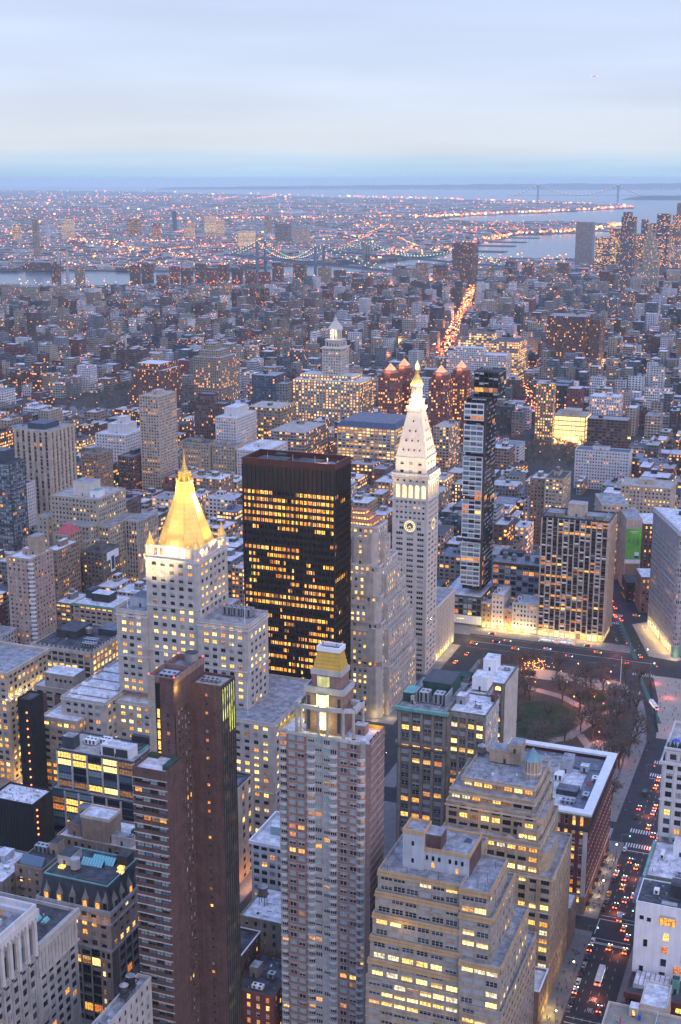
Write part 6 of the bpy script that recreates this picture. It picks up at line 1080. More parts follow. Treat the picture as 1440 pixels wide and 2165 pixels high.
# ---- the square and the plazas
GR = [('park_ground', [[(-206, 622), (-100, 622), (-96, 760), (-118, 822), (-206, 822)]], 'earth', .16, .16), ('pavement_strip', [[(-100, 622), (-87.4, 622), (-87.4, 728), (-93, 764), (-96, 760)], [(-215, 618), (-206, 618), (-206, 824), (-215, 824)]], 'pavement', .15, .15)]
for nm, P, mt, z, th in GR: sheet(nm, P, mt, z, th)
def ell(cx, cy, rx, ry, n=28): return [(cx+rx*math.cos(2*math.pi*j/n), cy+ry*math.sin(2*math.pi*j/n)) for j in range(n)]
sheet('lawn', [ell(-153, 738, 21, 29), ell(-132, 782, 11, 13), ell(-190, 690, 12, 22)], 'lawn', .18)
def strip(P, w_): 
    out = []
    for (a, c) in zip(P[:-1], P[1:]):
        d = math.hypot(c[0]-a[0], c[1]-a[1]); nx_, ny_ = -(c[1]-a[1])/d*w_/2, (c[0]-a[0])/d*w_/2; out.append([(a[0]-nx_, a[1]-ny_), (c[0]-nx_, c[1]-ny_), (c[0]+nx_, c[1]+ny_), (a[0]+nx_, a[1]+ny_)])
    return out
sheet('park_path', strip([(-150, 700), (-132, 716), (-124, 742), (-132, 765), (-148, 778), (-172, 786), (-190, 792)], 6)+strip([(-124, 742), (-112, 772), (-114, 800)], 5)+strip([(-126, 724), (-108, 690), (-102, 650)], 5), 'path', .185)
sheet('park_plaza', [ell(-112, 700, 8.5, 20), ell(-128, 808, 17, 10), ell(-166, 812, 24, 9), ell(-107, 660, 6, 16)], 'gravel_pale', .19)
sheet('plaza', [[(-83, 735), (-70, 735), (-62, 800), (-66, 836), (-99, 836), (-90, 795)], [(-128, 935), (-107, 872), (-88, 868), (-84, 874), (-97, 890), (-119, 944)]], 'plaza', .155, .155)
sheet('plaza_walk', [[(-98, 735), (-92, 760), (-101, 800), (-106, 800), (-98, 762), (-97, 640), (-94, 640)]], 'pavement', .19)
# ---- painted lanes of the diagonal avenue
sheet('bus_lane', [[(-100, 755), (-95, 755), (-111, 806), (-117, 806)]], 'bus_lane', .012); sheet('bike_lane', strip([(-84, 757), (-95, 792), (-105, 825), (-109, 840)], 2.4)+strip([(-114, 862), (-127, 905), (-143, 955)], 2.6)+strip([(-66, 735), (-62, 800)], 2.2), 'bike_lane', .17)
# ---- road markings
mk = MB(); zz = .02
def rect(x0, x1, y0, y1): mk.poly([(x0, y0, zz), (x1, y0, zz), (x1, y1, zz), (x0, y1, zz)], 'road_paint')
for yc in (512.5, 531.5): rect(-79, -63, yc-.15, yc+.15); rect(-79, -63, yc-3.2-.15, yc-2.9)
rect(-79.2, -78.9, 515.5, 528.5); rect(-79, -63, 508.2, 508.7); rect(-79, -63, 453.1, 453.4); rect(-79, -63, 449.4, 449.8)
for yc in (600.5, 616, 684.5, 701.5):
    for i in range(13): x = -79.2+i*1.28; rect(x, x+.62, yc-2.1, yc+2.1)
rect(-79, -63, 594.5, 595); rect(-79, -63, 679.5, 680)
for i in range(11): rect(-99+0, -87.5, 603+i*1.1, 603.45+i*1.1)
for x in (-75.9, -72.6, -69.3, -66.1):
    for k in range(52): y = 420+k*6.4; (not 505 < y < 534 and not 594 < y < 620 and not 678 < y < 704 and y < 735) and rect(x-.07, x+.07, y, y+2.2)
for y in (846, 870): rect(-230, -120, y-.08, y+.08)
rect(-230, -100, 857.8, 858.0); rect(-230, -100, 858.3, 858.5)
for y in (835, 880):
    for i in range(11): rect(-133+i*1.5, -132.3+i*1.5, y-2, y+2) if y > 850 else rect(-112+i*1.3, -111.4+i*1.3, y-2.4, y+2.4)
for i in range(9): x, y = -101-i*.2, 812+0; rect(-113+i*1.25, -112.4+i*1.25, 800, 804.5)
for k in range(14): y = 866+k*6.6; x = -117-(y-866)*.33; mk.poly([(x, y, zz), (x+2.4, y-1.3, zz), (x+2.4, y-.9, zz), (x, y+.4, zz)], 'road_paint')
for k in range(9): y = 955+k*5; x = -146-(y-955)*.33; mk.poly([(x, y, zz), (x+3, y-1.3, zz), (x+3, y-.9, zz), (x, y+.4, zz)], 'road_paint')
for i in range(12): x = -153+i*1.3; rect(x, x+.6, 950, 954.5); rect(x+3, x+3.6, 931.5, 935.5)
for (x, y) in ((-105, 770), (-101, 780), (-108, 793)): rect(x, x+2.4, y, y+.5); rect(x, x+.4, y-2.4, y); rect(x+2, x+2.4, y-2.4, y)
tag(mk.build('road_markings'), kind='structure')
# FIRE LANE lettering, long letters read from the north
for txt, y in (('FIRE', 459.0), ('LANE', 466.5)):
    c = bpy.data.curves.new('lane_lettering', 'FONT'); c.body = txt; c.size = 1.0; c.align_x = 'CENTER'; o = bpy.data.objects.new('lane_lettering', c); COL.objects.link(o); c.materials.append(M['road_paint'])
    o.location = (-70.9, y, .03); o.scale = (1.15, 4.2, 1); o['kind'] = 'structure'
# ---- kerb line of the wide street by the square and Madison Avenue pavements
sheet('kerb_walk', [[(-371, 873), (-120, 873), (-120, 888), (-371, 888)]], 'pavement', .152, .152)
# ======================================================= city walls with windows in the material (for far buildings)
def city_mats():
    m, t, n, b = newmat('city_wall'); K = t.links.new
    def mth(op, a, c=None, cl=False):
        x = mnode(t, 'ShaderNodeMath', operation=op, use_clamp=cl)
        for i, v in enumerate((a, c)):
            if v is None: continue
            if isinstance(v, (int, float)): x.inputs[i].default_value = v
            else: K(v, x.inputs[i])
        return x.outputs[0]
    uv = mnode(t, 'ShaderNodeUVMap', uv_map='uv'); su = mnode(t, 'ShaderNodeSeparateXYZ'); K(uv.outputs[0], su.inputs[0])
    col = mnode(t, 'ShaderNodeAttribute', attribute_name='col'); par = mnode(t, 'ShaderNodeAttribute', attribute_name='par'); sp_ = mnode(t, 'ShaderNodeSeparateColor'); K(par.outputs['Color'], sp_.inputs[0])
    seed, litp, sty = sp_.outputs[0], sp_.outputs[1], sp_.outputs[2]
    bay = mth('ADD', mth('MULTIPLY', sty, 2.2), 2.5); fh = 3.5
    ub = mth('DIVIDE', su.outputs[0], bay); vb = mth('DIVIDE', su.outputs[1], fh)
    fu, fv = mth('FRACT', ub), mth('FRACT', vb); iu, iv = mth('FLOOR', ub), mth('FLOOR', vb)
    wfr = mth('ADD', mth('MULTIPLY', mth('FRACT', mth('MULTIPLY', sty, 7.3)), .20), .20)
    mu = mth('LESS_THAN', mth('ABSOLUTE', mth('SUBTRACT', fu, .5)), wfr); mv = mth('LESS_THAN', mth('ABSOLUTE', mth('SUBTRACT', fv, .52)), .27); mask = mth('MULTIPLY', mu, mv)
    cb = mnode(t, 'ShaderNodeCombineXYZ'); K(iu, cb.inputs[0]); K(iv, cb.inputs[1]); K(mth('MULTIPLY', seed, 997.), cb.inputs[2]); wn = mnode(t, 'ShaderNodeTexWhiteNoise'); K(cb.outputs[0], wn.inputs[0]); wc = mnode(t, 'ShaderNodeSeparateColor'); K(wn.outputs['Color'], wc.inputs[0])
    cb2 = mnode(t, 'ShaderNodeCombineXYZ'); K(iv, cb2.inputs[1]); K(mth('MULTIPLY', seed, 331.), cb2.inputs[2]); wn2 = mnode(t, 'ShaderNodeTexWhiteNoise'); K(cb2.outputs[0], wn2.inputs[0])
    on = mth('MULTIPLY', mth('LESS_THAN', wn.outputs['Value'], mth('MULTIPLY', litp, mth('ADD', mth('MULTIPLY', wn2.outputs['Value'], 1.4), .3))), mask)
    ra = mnode(t, 'ShaderNodeValToRGB'); K(wc.outputs[0], ra.inputs[0]); ce = ra.color_ramp.elements; ce[0].color = (1, .30, .05, 1); ce[1].color = (1, .82, .45, 1); e1 = ce.new(.45); e1.color = (1, .58, .16, 1)
    gp = mnode(t, 'ShaderNodeNewGeometry'); ns = mnode(t, 'ShaderNodeTexNoise'); ns.inputs['Scale'].default_value = .12; ns.inputs['Detail'].default_value = 5; K(gp.outputs['Position'], ns.inputs[0])
    vm = mnode(t, 'ShaderNodeVectorMath', operation='SCALE'); K(col.outputs['Color'], vm.inputs[0]); K(mth('ADD', mth('MULTIPLY', ns.outputs[0], .7), .62), vm.inputs['Scale'])
    gl = mnode(t, 'ShaderNodeMix', data_type='RGBA'); K(mask, gl.inputs[0]); K(vm.outputs[0], gl.inputs[6]); gv = mnode(t, 'ShaderNodeVectorMath', operation='SCALE'); gv.inputs[0].default_value = (.05, .06, .08); K(mth('ADD', mth('MULTIPLY', mth('POWER', wc.outputs[1], 4), 3.4), .35), gv.inputs['Scale']); K(gv.outputs[0], gl.inputs[7]); K(gl.outputs[2], b.inputs['Base Color'])
    K(mth('SUBTRACT', .85, mth('MULTIPLY', mask, .65)), b.inputs['Roughness']); b.inputs['Specular IOR Level'].default_value = .35
    K(ra.outputs[0], b.inputs['Emission Color']); K(mth('MULTIPLY', on, mth('ADD', mth('MULTIPLY', wc.outputs[2], 1.9), .7)), b.inputs['Emission Strength']); m.cycles.emission_sampling = 'NONE'
    m, t, n, b = newmat('city_roof'); K = t.links.new; col = mnode(t, 'ShaderNodeAttribute', attribute_name='col'); gp = mnode(t, 'ShaderNodeNewGeometry'); ns = mnode(t, 'ShaderNodeTexNoise'); ns.inputs['Scale'].default_value = .22; ns.inputs['Detail'].default_value = 7; ns.inputs['Roughness'].default_value = .7; K(gp.outputs['Position'], ns.inputs[0])
    r = mnode(t, 'ShaderNodeMapRange'); K(ns.outputs[0], r.inputs[0]); r.inputs[1].default_value = .33; r.inputs[2].default_value = .67; r.inputs[3].default_value = .6; r.inputs[4].default_value = 1.25
    vm = mnode(t, 'ShaderNodeVectorMath', operation='SCALE'); K(col.outputs['Color'], vm.inputs[0]); K(r.outputs[0], vm.inputs['Scale']); K(vm.outputs[0], b.inputs['Base Color']); b.inputs['Roughness'].default_value = .85
city_mats()
class CB:
    """box city: quads with uv, wall colour and (seed, lit share, bay style) per face"""
    def __init__(s): s.v = []; s.f = []; s.mi = []; s.uv = []; s.col = []; s.par = []
    def quad(s, P, mat, c, par, uv=None):
        i = len(s.v); s.v.extend(P); s.f.append(tuple(range(i, i+len(P)))); s.mi.append(mat); s.col.append((*c, 1)); s.par.append((*par, 1)); s.uv.extend(uv or [(0, 0)]*len(P))
    def rbox(s, cx, cy, w_, d, z0, z1, ang, c, rc, par, walls='NWSE', roof=True, dz=.8):
        ca, sa = math.cos(ang), math.sin(ang)
        P = [(cx+x*ca-y*sa, cy+x*sa+y*ca) for x, y in ((-w_/2, -d/2), (w_/2, -d/2), (w_/2, d/2), (-w_/2, d/2))]
        L_ = (w_, d, w_, d)
        for j, k in enumerate('NWSE'):
            if k not in walls: continue
            a, b = P[j], P[(j+1) % 4]; l = L_[j]; h = z1-z0
            s.quad([(a[0], a[1], z0), (b[0], b[1], z0), (b[0], b[1], z1), (a[0], a[1], z1)], 0, c, par, [(0, -h), (l, -h), (l, 0), (0, 0)])
        if roof: s.quad([(p[0], p[1], z1-dz) for p in P], 1, rc, par)
    def build(s, name, parent=None, loc=None):
        o_ = Vector(loc or (parent.location if parent else (0, 0, 0))); me = bpy.data.meshes.new(name); me.from_pydata([(x-o_.x, y-o_.y, z-o_.z) for x, y, z in s.v], [], s.f)
        me.materials.append(M['city_wall']); me.materials.append(M['city_roof']); me.polygons.foreach_set('material_index', s.mi)
        u = me.uv_layers.new(name='uv'); u.data.foreach_set('uv', [x for q in s.uv for x in q])
        for nm, dat in (('col', s.col), ('par', s.par)): a = me.attributes.new(nm, 'FLOAT_COLOR', 'FACE'); a.data.foreach_set('color', [x for q in dat for x in q])
        me.update(); o = bpy.data.objects.new(name, me); COL.objects.link(o)
        if parent: o.parent = parent
        elif loc: o.location = loc
        return o
WC = {'tan': (.34, .265, .19), 'brown': (.16, .09, .07), 'red': (.24, .08, .06), 'grey': (.24, .235, .235), 'white': (.56, .56, .58), 'beige': (.43, .375, .31), 'dark': (.07, .065, .068), 'buff': (.36, .31, .25), 'blue': (.10, .13, .18), 'slate': (.14, .15, .17)}
for k_ in WC: WC[k_] = tuple(x*(.95 if k_ == 'white' else .80) for x in WC[k_])
RC = {'white': (.60, .60, .63), 'grey': (.29, .285, .30), 'dark': (.075, .08, .095), 'blue': (.17, .19, .25), 'tan': (.40, .37, .35), 'silver': (.44, .44, .46)}
def vary(c, k=.12, r_=R): f = 1+r_.uniform(-k, k); return tuple(min(.8, x*f*(1+r_.uniform(-.04, .04))) for x in c)
def city_thing(name, label, x0, x1, y0, y1, z, wc, rc, seed, litp=.2, sty=.5, group=None, tank=False, bulk=True, ang=0, cat='building', tiers=None, z0=0):
    cx, cy = (x0+x1)/2, (y0+y1)/2; t = thing(name, (cx, cy, 0), label, cat, group); r_ = random.Random(int(seed*1e6)); c, q = vary(WC[wc], .1, r_), vary(RC[rc], .1, r_); par = (seed, litp, sty); w_, d = x1-x0, y1-y0
    b = CB(); b.rbox(cx, cy, w_, d, z0, z, ang, c, q, par, roof=False)
    for (fx, fy, zt) in (tiers or ()): b.rbox(cx-w_*(1-fx)*.3, cy+d*(1-fy)*.2, w_*fx, d*fy, z-.8, zt, ang, c, q, par)
    b.build('wall', t); rf = CB(); rf.rbox(cx, cy, w_-.5, d-.5, z-1, z-.8, ang, c, q, par, walls='', dz=0); rf.build('roof', t)
    zt = z-.8
    if bulk and not tiers and w_ > 6:
        k = CB(); bw, bd = min(w_*.4, r_.uniform(4, 8)), min(d*.4, r_.uniform(4, 8)); bx, by = cx+r_.uniform(-.22, .22)*w_, cy+r_.uniform(-.1, .28)*d; k.rbox(bx, by, bw, bd, zt, zt+r_.uniform(2.6, 5), ang, vary(c, .2, r_), q, (seed, 0, .5), dz=0); k.build('bulkhead', t)
    if tank: water_tank(t, cx+r_.uniform(-.3, .3)*w_, cy+r_.uniform(0, .3)*d, zt, 1.9, 3.3, 2.4, r_.choice(['wood_tank', 'dark_stone', 'beige_concrete']))
    return t
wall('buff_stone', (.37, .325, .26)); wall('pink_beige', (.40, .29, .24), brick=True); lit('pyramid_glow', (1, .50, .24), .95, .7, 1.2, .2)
# ======================================================= named middle-distance buildings
def mid_near(name, label, q, z, wl, lt=.2, pal='home', roof='roof_white', st={}, zv=.45, stW=None, extra=None):
    s = style(**dict(dict(bay=3.2, fh=3.3, ww=1.5, wh=1.7, wall=wl, n=1, lit=lt, pal=pal, m0=.8, rail=False), **st)); t = near(name, label, 'building', [(*q, 0, z, roof, .8)], s, dict(s, **stW) if stW else None, limit=100, zv=z*zv)
    x0, x1, y0, y1 = q; bulkhead(t, x0+(x1-x0)*.3, x0+(x1-x0)*.6, y0+(y1-y0)*.4, y0+(y1-y0)*.75, z, z+4, wl, roof)
    if extra: extra(t)
    return t
mid_near('ribbed_concrete_tower', 'tall concrete tower striped by dark vertical window slots on the left', (-676.5, -639.7, 959, 998), 105, 'beige_concrete', .02, 'home', 'roof_grey', dict(bay=6.1, fh=3.4, ww=2.4, wh=3.2, sill=.1, n=2, pier=(3.2, .6, 'beige_concrete'), frame='frame_dark'), extra=lambda t: (bulkhead(t, -668, -650, 968, 990, 105, 110, 'blue_metal', 'navy_roof'), bulbs(t, [(-677-0, 958, 8), (-660, 958, 7)], 1.0, 'bulb_orange', 'street_glow')))
mid_near('blue_glass_tower', 'blue-grey glass apartment tower with dark balconies at the left edge', (-651, -624.6, 876.6, 898), 94, 'slate', .05, 'home', 'roof_dark', dict(bay=2.9, ww=2.6, wh=2.4, sill=.5, n=2, off='teal_off', frame='frame_pale', band=(1, .2, .15, 'loft_blue')), extra=lambda t: bulkhead(t, -648, -632, 880, 894, 94, 104, 'blue_metal', 'roof_blue'))
mid_near('white_punched_tower', 'white apartment slab with small square windows beside the blue glass tower', (-668, -652, 930, 951), 62, 'white_stone', .12, 'home', 'roof_dark', dict(bay=2.8, fh=3.1, ww=1.2, wh=1.3))
mid_near('balcony_apartments', 'pale brick apartment tower with a stack of rounded balconies', (-496, -477.5, 686, 712), 81, 'pink_beige', .08, 'home', 'roof_white', dict(fh=2.95, band=(1, .16, .1, 'tan_trim'), bay=3.4, ww=1.4, off='pale_off'), extra=lambda t: (bulkhead(t, -487, -480, 698, 708, 81, 93, 'tan_brick', 'roof_grey'), [(lambda b: (b.box(-479, -475.9, 685, 687.2, 4+k*2.95, 5.1+k*2.95, 'white_slab', bot=True), b.build('balcony', t)))(MB()) for k in range(26)]))
mid_near('dark_brick_slab', 'dark brown brick apartment slab behind the balconied tower', (-521, -510, 766, 795), 62, 'brown_stone', .12, 'home', 'roof_white', dict(bay=2.6))
t = mid_near('pink_roof_house', 'brick tower house with a pinkish red hipped roof', (-533, -521.5, 797, 818), 64, 'tan_brick', .1); k = MB(); k.frus(-527, 807, 4, 9.5, 64.5, 3, 71, 'pink_roof', rot=math.pi/4); k.build('hipped_roof', t)
t = mid_near('banner_block', 'dark grey block with a white banner hung on its flank', (-513, -495.4, 802.6, 827), 52, 'dark_stone', .12, 'amber', 'roof_dark', extra=lambda t: (water_tank(t, -507, 815, 52), clutter(t, -512, -497, 804, 825, 52, 5, 77))); k = MB(); k.box(-495.36, -495.2, 808, 825, 45, 51, 'white_paint'); k.box(-495.3, -495.1, 813, 819, 35, 49, 'white_paint'); k.box(-495.1, -495.0, 814, 818, 37, 47, 'slate'); k.build('banner', t)
s = style(bay=3.0, fh=3.5, ww=1.5, wh=1.9, wall='buff_stone', n=1, lit=.22, pal='office', m0=1.2)
s['frame'] = 'frame_dark'
t = near('stepped_tan_block', 'large stepped tan office block with penthouse and a strip of teal roof', 'building', [(-562, -519.5, 838, 880, 0, 82, 'roof_tan', .8, 'NW', dict(s, arch=(1,))), (-572, -562.2, 834, 872, 0, 66, 'roof_grey', .8), (-544, -519.8, 826, 838, 0, 64, 'roof_grey', .8), (-519.4, -509, 836, 880, 0, 62, 'roof_grey', .8, 'NW'), (-536, -519.9, 818, 826, 0, 54, 'roof_grey', .8)], s, dict(s, lit=.35), zv=30); bulkhead(t, -547, -531, 848, 862, 82, 93, 'limestone_clean', 'roof_grey'); bulkhead(t, -531, -524, 846, 856, 82, 87, 'white_paint', 'copper_green')
near('pier_annex', 'tall pale annex with narrow vertical piers right of the stepped tan block', 'building', [(-508.6, -497, 858, 890, 0, 62, 'roof_grey', .7)], style(bay=2.6, fh=3.5, ww=1.5, wh=2.6, wall='buff_stone', n=1, lit=.2, pal='amber', pier=(.7, .4, 'limestone')), zv=20)
mid_near('teal_cornice_block', 'cream loft with teal cornice and dark roof boxes left of the gold pyramid', (-474.7, -443, 728, 755), 39, 'beige_concrete', .25, 'amber', 'roof_white', dict(bay=4.6, ww=3, n=2), extra=lambda t: (bulkhead(t, -466, -452, 738, 748, 39, 44.5, 'charcoal', 'roof_white'), bulkhead(t, -473, -467, 742, 752, 39, 45, 'slate', 'roof_dark'), (lambda b: (b.box(-475.3, -442.4, 727.3, 728, 38, 39.9, 'copper_green', bot=True), b.build('cornice', t)))(MB())))
mid_near('lit_gallery_block', 'small ornate block with a glowing lit gallery beside the teal cornice loft', (-489, -476, 728, 752), 38, 'grey_stone', .4, 'office', 'roof_white', dict(bay=4, ww=3, n=3), extra=lambda t: water_tank(t, -484, 742, 38))
mid_near('grey_chimney_block', 'grey block with rooftop machinery at the left edge below the balconied tower', (-512, -489, 666, 683), 34, 'pale_grey_stone', .12, 'office', 'roof_grey', extra=lambda t: (hvac(t, -506, 671, 34, 6, 3, 2.4), clutter(t, -511, -490, 668, 682, 34.1, 5, 81)))
mid_near('red_edge_house', 'red brick house at the left edge of the photograph', (-530, -513.5, 690, 706), 41, 'red_brick', .1)
mid_near('brown_brick_apartments', 'brown brick apartment block with scattered orange windows', (-676, -656.4, 1064, 1090), 63, 'brown_stone', .16, 'home', 'roof_blue', dict(bay=2.6, fh=3.0))
mid_near('dark_brick_row', 'long dark brick apartment block below the white stepped building', (-665, -648.4, 1114, 1151), 51, 'brown_brick', .14, 'home', 'roof_blue', dict(bay=2.6, fh=3.0))
mid_near('tall_beige_tower', 'tall slim beige apartment tower with gridded windows left of the dark slab', (-646, -624, 1127, 1164), 111, 'beige_concrete', .16, 'home', 'roof_tan', dict(bay=2.9, fh=3.0, ww=1.6))
mid_near('white_stepped_apartments', 'white stepped apartment block with dark balconies', (-741, -704.5, 1197, 1240), 54, 'white_stone', .1, 'home', 'roof_white', dict(bay=3.4, ww=1.8), extra=lambda t: (bulkhead(t, -732, -710, 1208, 1232, 54, 64, 'white_stone', 'roof_white'), bulkhead(t, -724, -714, 1214, 1226, 64, 71, 'white_stone', 'roof_white')))
mid_near('tan_twin_left', 'left one of two joined tan apartment slabs', (-657, -621, 1228, 1249), 45, 'buff_stone', .2, 'home', 'roof_dark', extra=lambda t: water_tank(t, -636, 1240, 45))
mid_near('tan_twin_right', 'right one of two joined tan apartment slabs', (-619.5, -592, 1231, 1252), 43.5, 'buff_stone', .2, 'home', 'roof_blue')
mid_near('white_low_apartments', 'white low apartment row above the dark slab tower', (-590, -557, 1230, 1290), 41, 'white_stone', .15, 'home', 'roof_white')
mid_near('white_terraced_block', 'white terraced apartment block stepping back at its top', (-650, -624, 1302, 1356), 60, 'white_stone', .14, 'home', 'roof_white', extra=lambda t: bulkhead(t, -645, -629, 1315, 1345, 60, 70, 'white_stone', 'roof_white'))
mid_near('navy_roof_block', 'long cream office block with navy roof and bands of lit windows behind the clock tower', (-515, -447, 1331, 1400), 54, 'beige_concrete', .62, 'office', 'navy_roof', dict(bay=4.6, ww=3.4, n=3, wh=2.1), extra=lambda t: (lambda b: (b.prism([(-515.5, 1330.4), (-446.4, 1330.4), (-446.4, 1401), (-515.5, 1401)], 55, 60, 'navy_roof', 'roof_blue', P2=[(-512, 1336), (-450, 1336), (-450, 1396), (-512, 1396)]), b.build('hipped_roof', t)))(MB()))
mid_near('white_arcade_loft', 'wide white loft with rows of arched windows right of the bare park trees', (-256, -199, 1360, 1380), 41, 'white_stone', .12, 'home', 'navy_roof', dict(arch=(1, 4), bay=2.9))
mid_near('tan_lit_tower', 'slim tan tower with pale lit upper floors behind the ribbed apartments', (-236, -219.4, 1118, 1152), 63, 'buff_stone', .45, 'office', 'roof_dark', dict(bay=2.8, ww=1.9), extra=lambda t: water_tank(t, -229, 1140, 63))
mid_near('tan_side_tower', 'brown loft attached to the left flank of the slim tan tower', (-251, -237, 1126, 1150), 60, 'brown_stone', .2, 'amber', 'roof_white')
mid_near('cream_lit_block', 'cream office block with bright rows of lit windows above the wedge tower', (-169, -126, 1114, 1146), 63, 'beige_concrete', .5, 'office', 'roof_tan', dict(bay=3.2))
# farther ones: windows in the wall material
F = [('crown_block', 'brown block with a pale crown band and lit windows beyond the beige tower', -878, -830, 1514, 1564, 75, 'brown', 'white', .15, .3, ((.8, .8, 82),)), ('ornate_tan_tower', 'ornate tan stepped apartment tower left of centre in the middle distance', -826, -784, 1592, 1650, 84, 'buff', 'tan', .25, .3, ((.7, .7, 92), (.35, .4, 100))),
 ('dark_blue_slab', 'dark blue glass slab standing among pale blocks', -715, -682, 1541, 1582, 72, 'blue', 'grey', .05, .2, None), ('grey_flank_slab', 'grey concrete flank slab beside the dark blue one', -658, -644, 1491, 1518, 71, 'grey', 'grey', .05, .6, None), ('dark_stepped_tower', 'dark brown stepped apartment tower with small orange windows', -693, -654, 1335, 1352, 70, 'brown', 'blue', .12, .2, ((.5, .8, 80),)),
 ('lit_brown_block', 'brown block with two lit storeys under its cornice', -646, -603, 1376, 1422, 61, 'tan', 'tan', .3, .5, None), ('long_grey_block', 'long grey block with pink roof vents behind the dark office slab', -595, -551, 1324, 1395, 45, 'buff', 'tan', .2, .4, None),
 ('utility_block', 'broad cream lit office block at the foot of the stone cupola tower', -643, -553, 1507, 1561, 75, 'beige', 'white', .55, .7, ((.8, .6, 80),)), ('blank_beige_block', 'windowless beige block with one lit flank left of the slim glass tower', -420, -401, 1384, 1424, 51, 'beige', 'tan', .3, .5, None),
 ('slim_lit_tower', 'slim tan tower with lit windows beside the bright glass store', -347, -325, 1571, 1584, 77, 'tan', 'white', .45, .3, None), ('big_brown_apartments', 'big brown apartment slab dominating the right middle distance', -467, -402, 2179, 2238, 97, 'brown', 'grey', .13, .2, None),
 ('big_brown_annex', 'lower brown slab on the right of the big brown apartments', -401, -380, 2190, 2240, 92, 'brown', 'dark', .12, .2, None), ('wide_store', 'wide cream department block with glowing upper windows', -586, -486, 2060, 2120, 65, 'beige', 'dark', .6, .8, ((.4, .5, 74),)), ('white_slab_apartments', 'white apartment slab in front of the wide cream block', -591, -494, 2012, 2046, 49, 'white', 'white', .12, .2, ((.5, .7, 58),)),
 ('mural_wall_block', 'black mural wall block facing the bare park trees', -402, -384, 1597, 1620, 41, 'dark', 'dark', .0, .9, None), ('plain_grey_block', 'plain grey block beside the black mural wall', -380, -366, 1588, 1603, 37, 'grey', 'grey', .02, .9, None), ('blank_brick_block', 'broad blank dark brick wall right of the bright glass store', -279, -231, 1552, 1580, 41, 'brown', 'grey', .0, .95, None), ('white_corner_loft', 'white loft with cornice behind the blank dark brick wall', -303, -265, 1694, 1724, 45, 'white', 'white', .25, .3, None),
 ('chinatown_tower', 'tall dark brown apartment tower alone on the skyline before the bay', -1112, -1050, 3822, 3890, 132, 'brown', 'dark', .08, .2, None)]
for (nm, lb, x0, x1, y0, y1, z, wc, rc, lp, st_, ti) in F:
    HB.append((x0, x1, y0, y1, z*.5)); t = city_thing(nm, lb, x0, x1, y0, y1, z, wc, rc, R.random(), lp, st_, tiers=ti)
# stone cupola tower above the utility block
t = hero('cupola_tower', -612, -586, 1530, 1556, 'pale stone cupola tower with colonnaded lantern in the middle distance', 'tower', 90); s = style(bay=3.4, fh=3.6, ww=1.6, wh=1.9, wall='limestone', n=1, lit=.15, m0=1.2); b = MB(); wn_ = []
blk(b, wn_, -612, -586, 1530, 1556, 0, 112, s, roof=None); b.box(-613, -585, 1529, 1557, 112, 114, 'limestone_trim'); blk(b, wn_, -609, -589, 1533, 1553, 114, 122, dict(s, fh=8, wh=5, arch=(0,)), roof=None); b.box(-609.6, -588.4, 1532.4, 1553.6, 122, 123.5, 'limestone_trim'); b.build('wall', t); put_windows(t, wn_, 60)
b = MB(); 
for j in range(12): a = j*math.pi/6; b.tube((-599+7.4*math.cos(a), 1543+7.4*math.sin(a), 123.5), (-599+7.4*math.cos(a), 1543+7.4*math.sin(a), 134), .8, .75, 'limestone_clean')
b.frus(-599, 1543, 12, 5.6, 123.5, 5.6, 134, 'limestone'); b.frus(-599, 1543, 12, 8.6, 134, 8.6, 136, 'limestone_trim'); b.build('colonnade', t); b = MB(); b.frus(-599, 1543, 4, 11, 136, 3, 146, 'limestone_clean', rot=math.pi/4); b.frus(-599, 1543, 8, 2.4, 146, 2.2, 150, 'limestone_clean'); b.frus(-599, 1543, 8, 1.6, 150, .2, 155, 'copper_green'); b.build('cupola_roof', t)
lamp('POINT', 'lantern_lamp', (-599, 1532, 131), 6000, (1, .8, .5), .6)
# four pyramid-topped brick towers
for i, (x0, x1, y0, y1, lab) in enumerate(((-523, -500, 1490, 1514, 'front left'), (-520, -499, 1538, 1560, 'rear left'), (-461, -438, 1497, 1520, 'front right'), (-448, -427, 1545, 1566, 'rear right'))):
    HB.append((x0, x1, y0, y1, 45)); t = city_thing('pyramid_top_tower', lab+' one of four red brick towers with small glowing pyramid roofs', x0, x1, y0, y1, 86, 'red', 'dark', R.random(), .28, .2, group='brick towers with glowing pyramids', bulk=False, cat='tower')
    cx, cy = (x0+x1)/2, (y0+y1)/2; b = MB(); b.frus(cx, cy, 8, 11, 85, 10.4, 91, 'red_brick', rot=math.pi/8); b.frus(cx, cy, 8, 10.2, 91, 8, 94, 'copper_pink', rot=math.pi/8); b.build('attic', t); b = MB(); b.frus(cx, cy, 4, 8.2, 94, .1, 102.5, 'pyramid_glow', rot=math.pi/4, cap=False); b.build('pyramid_roof', t); lamp('POINT', 'pyramid_lamp', (cx, y0-2, 93), 2500, (1, .55, .2), .5)
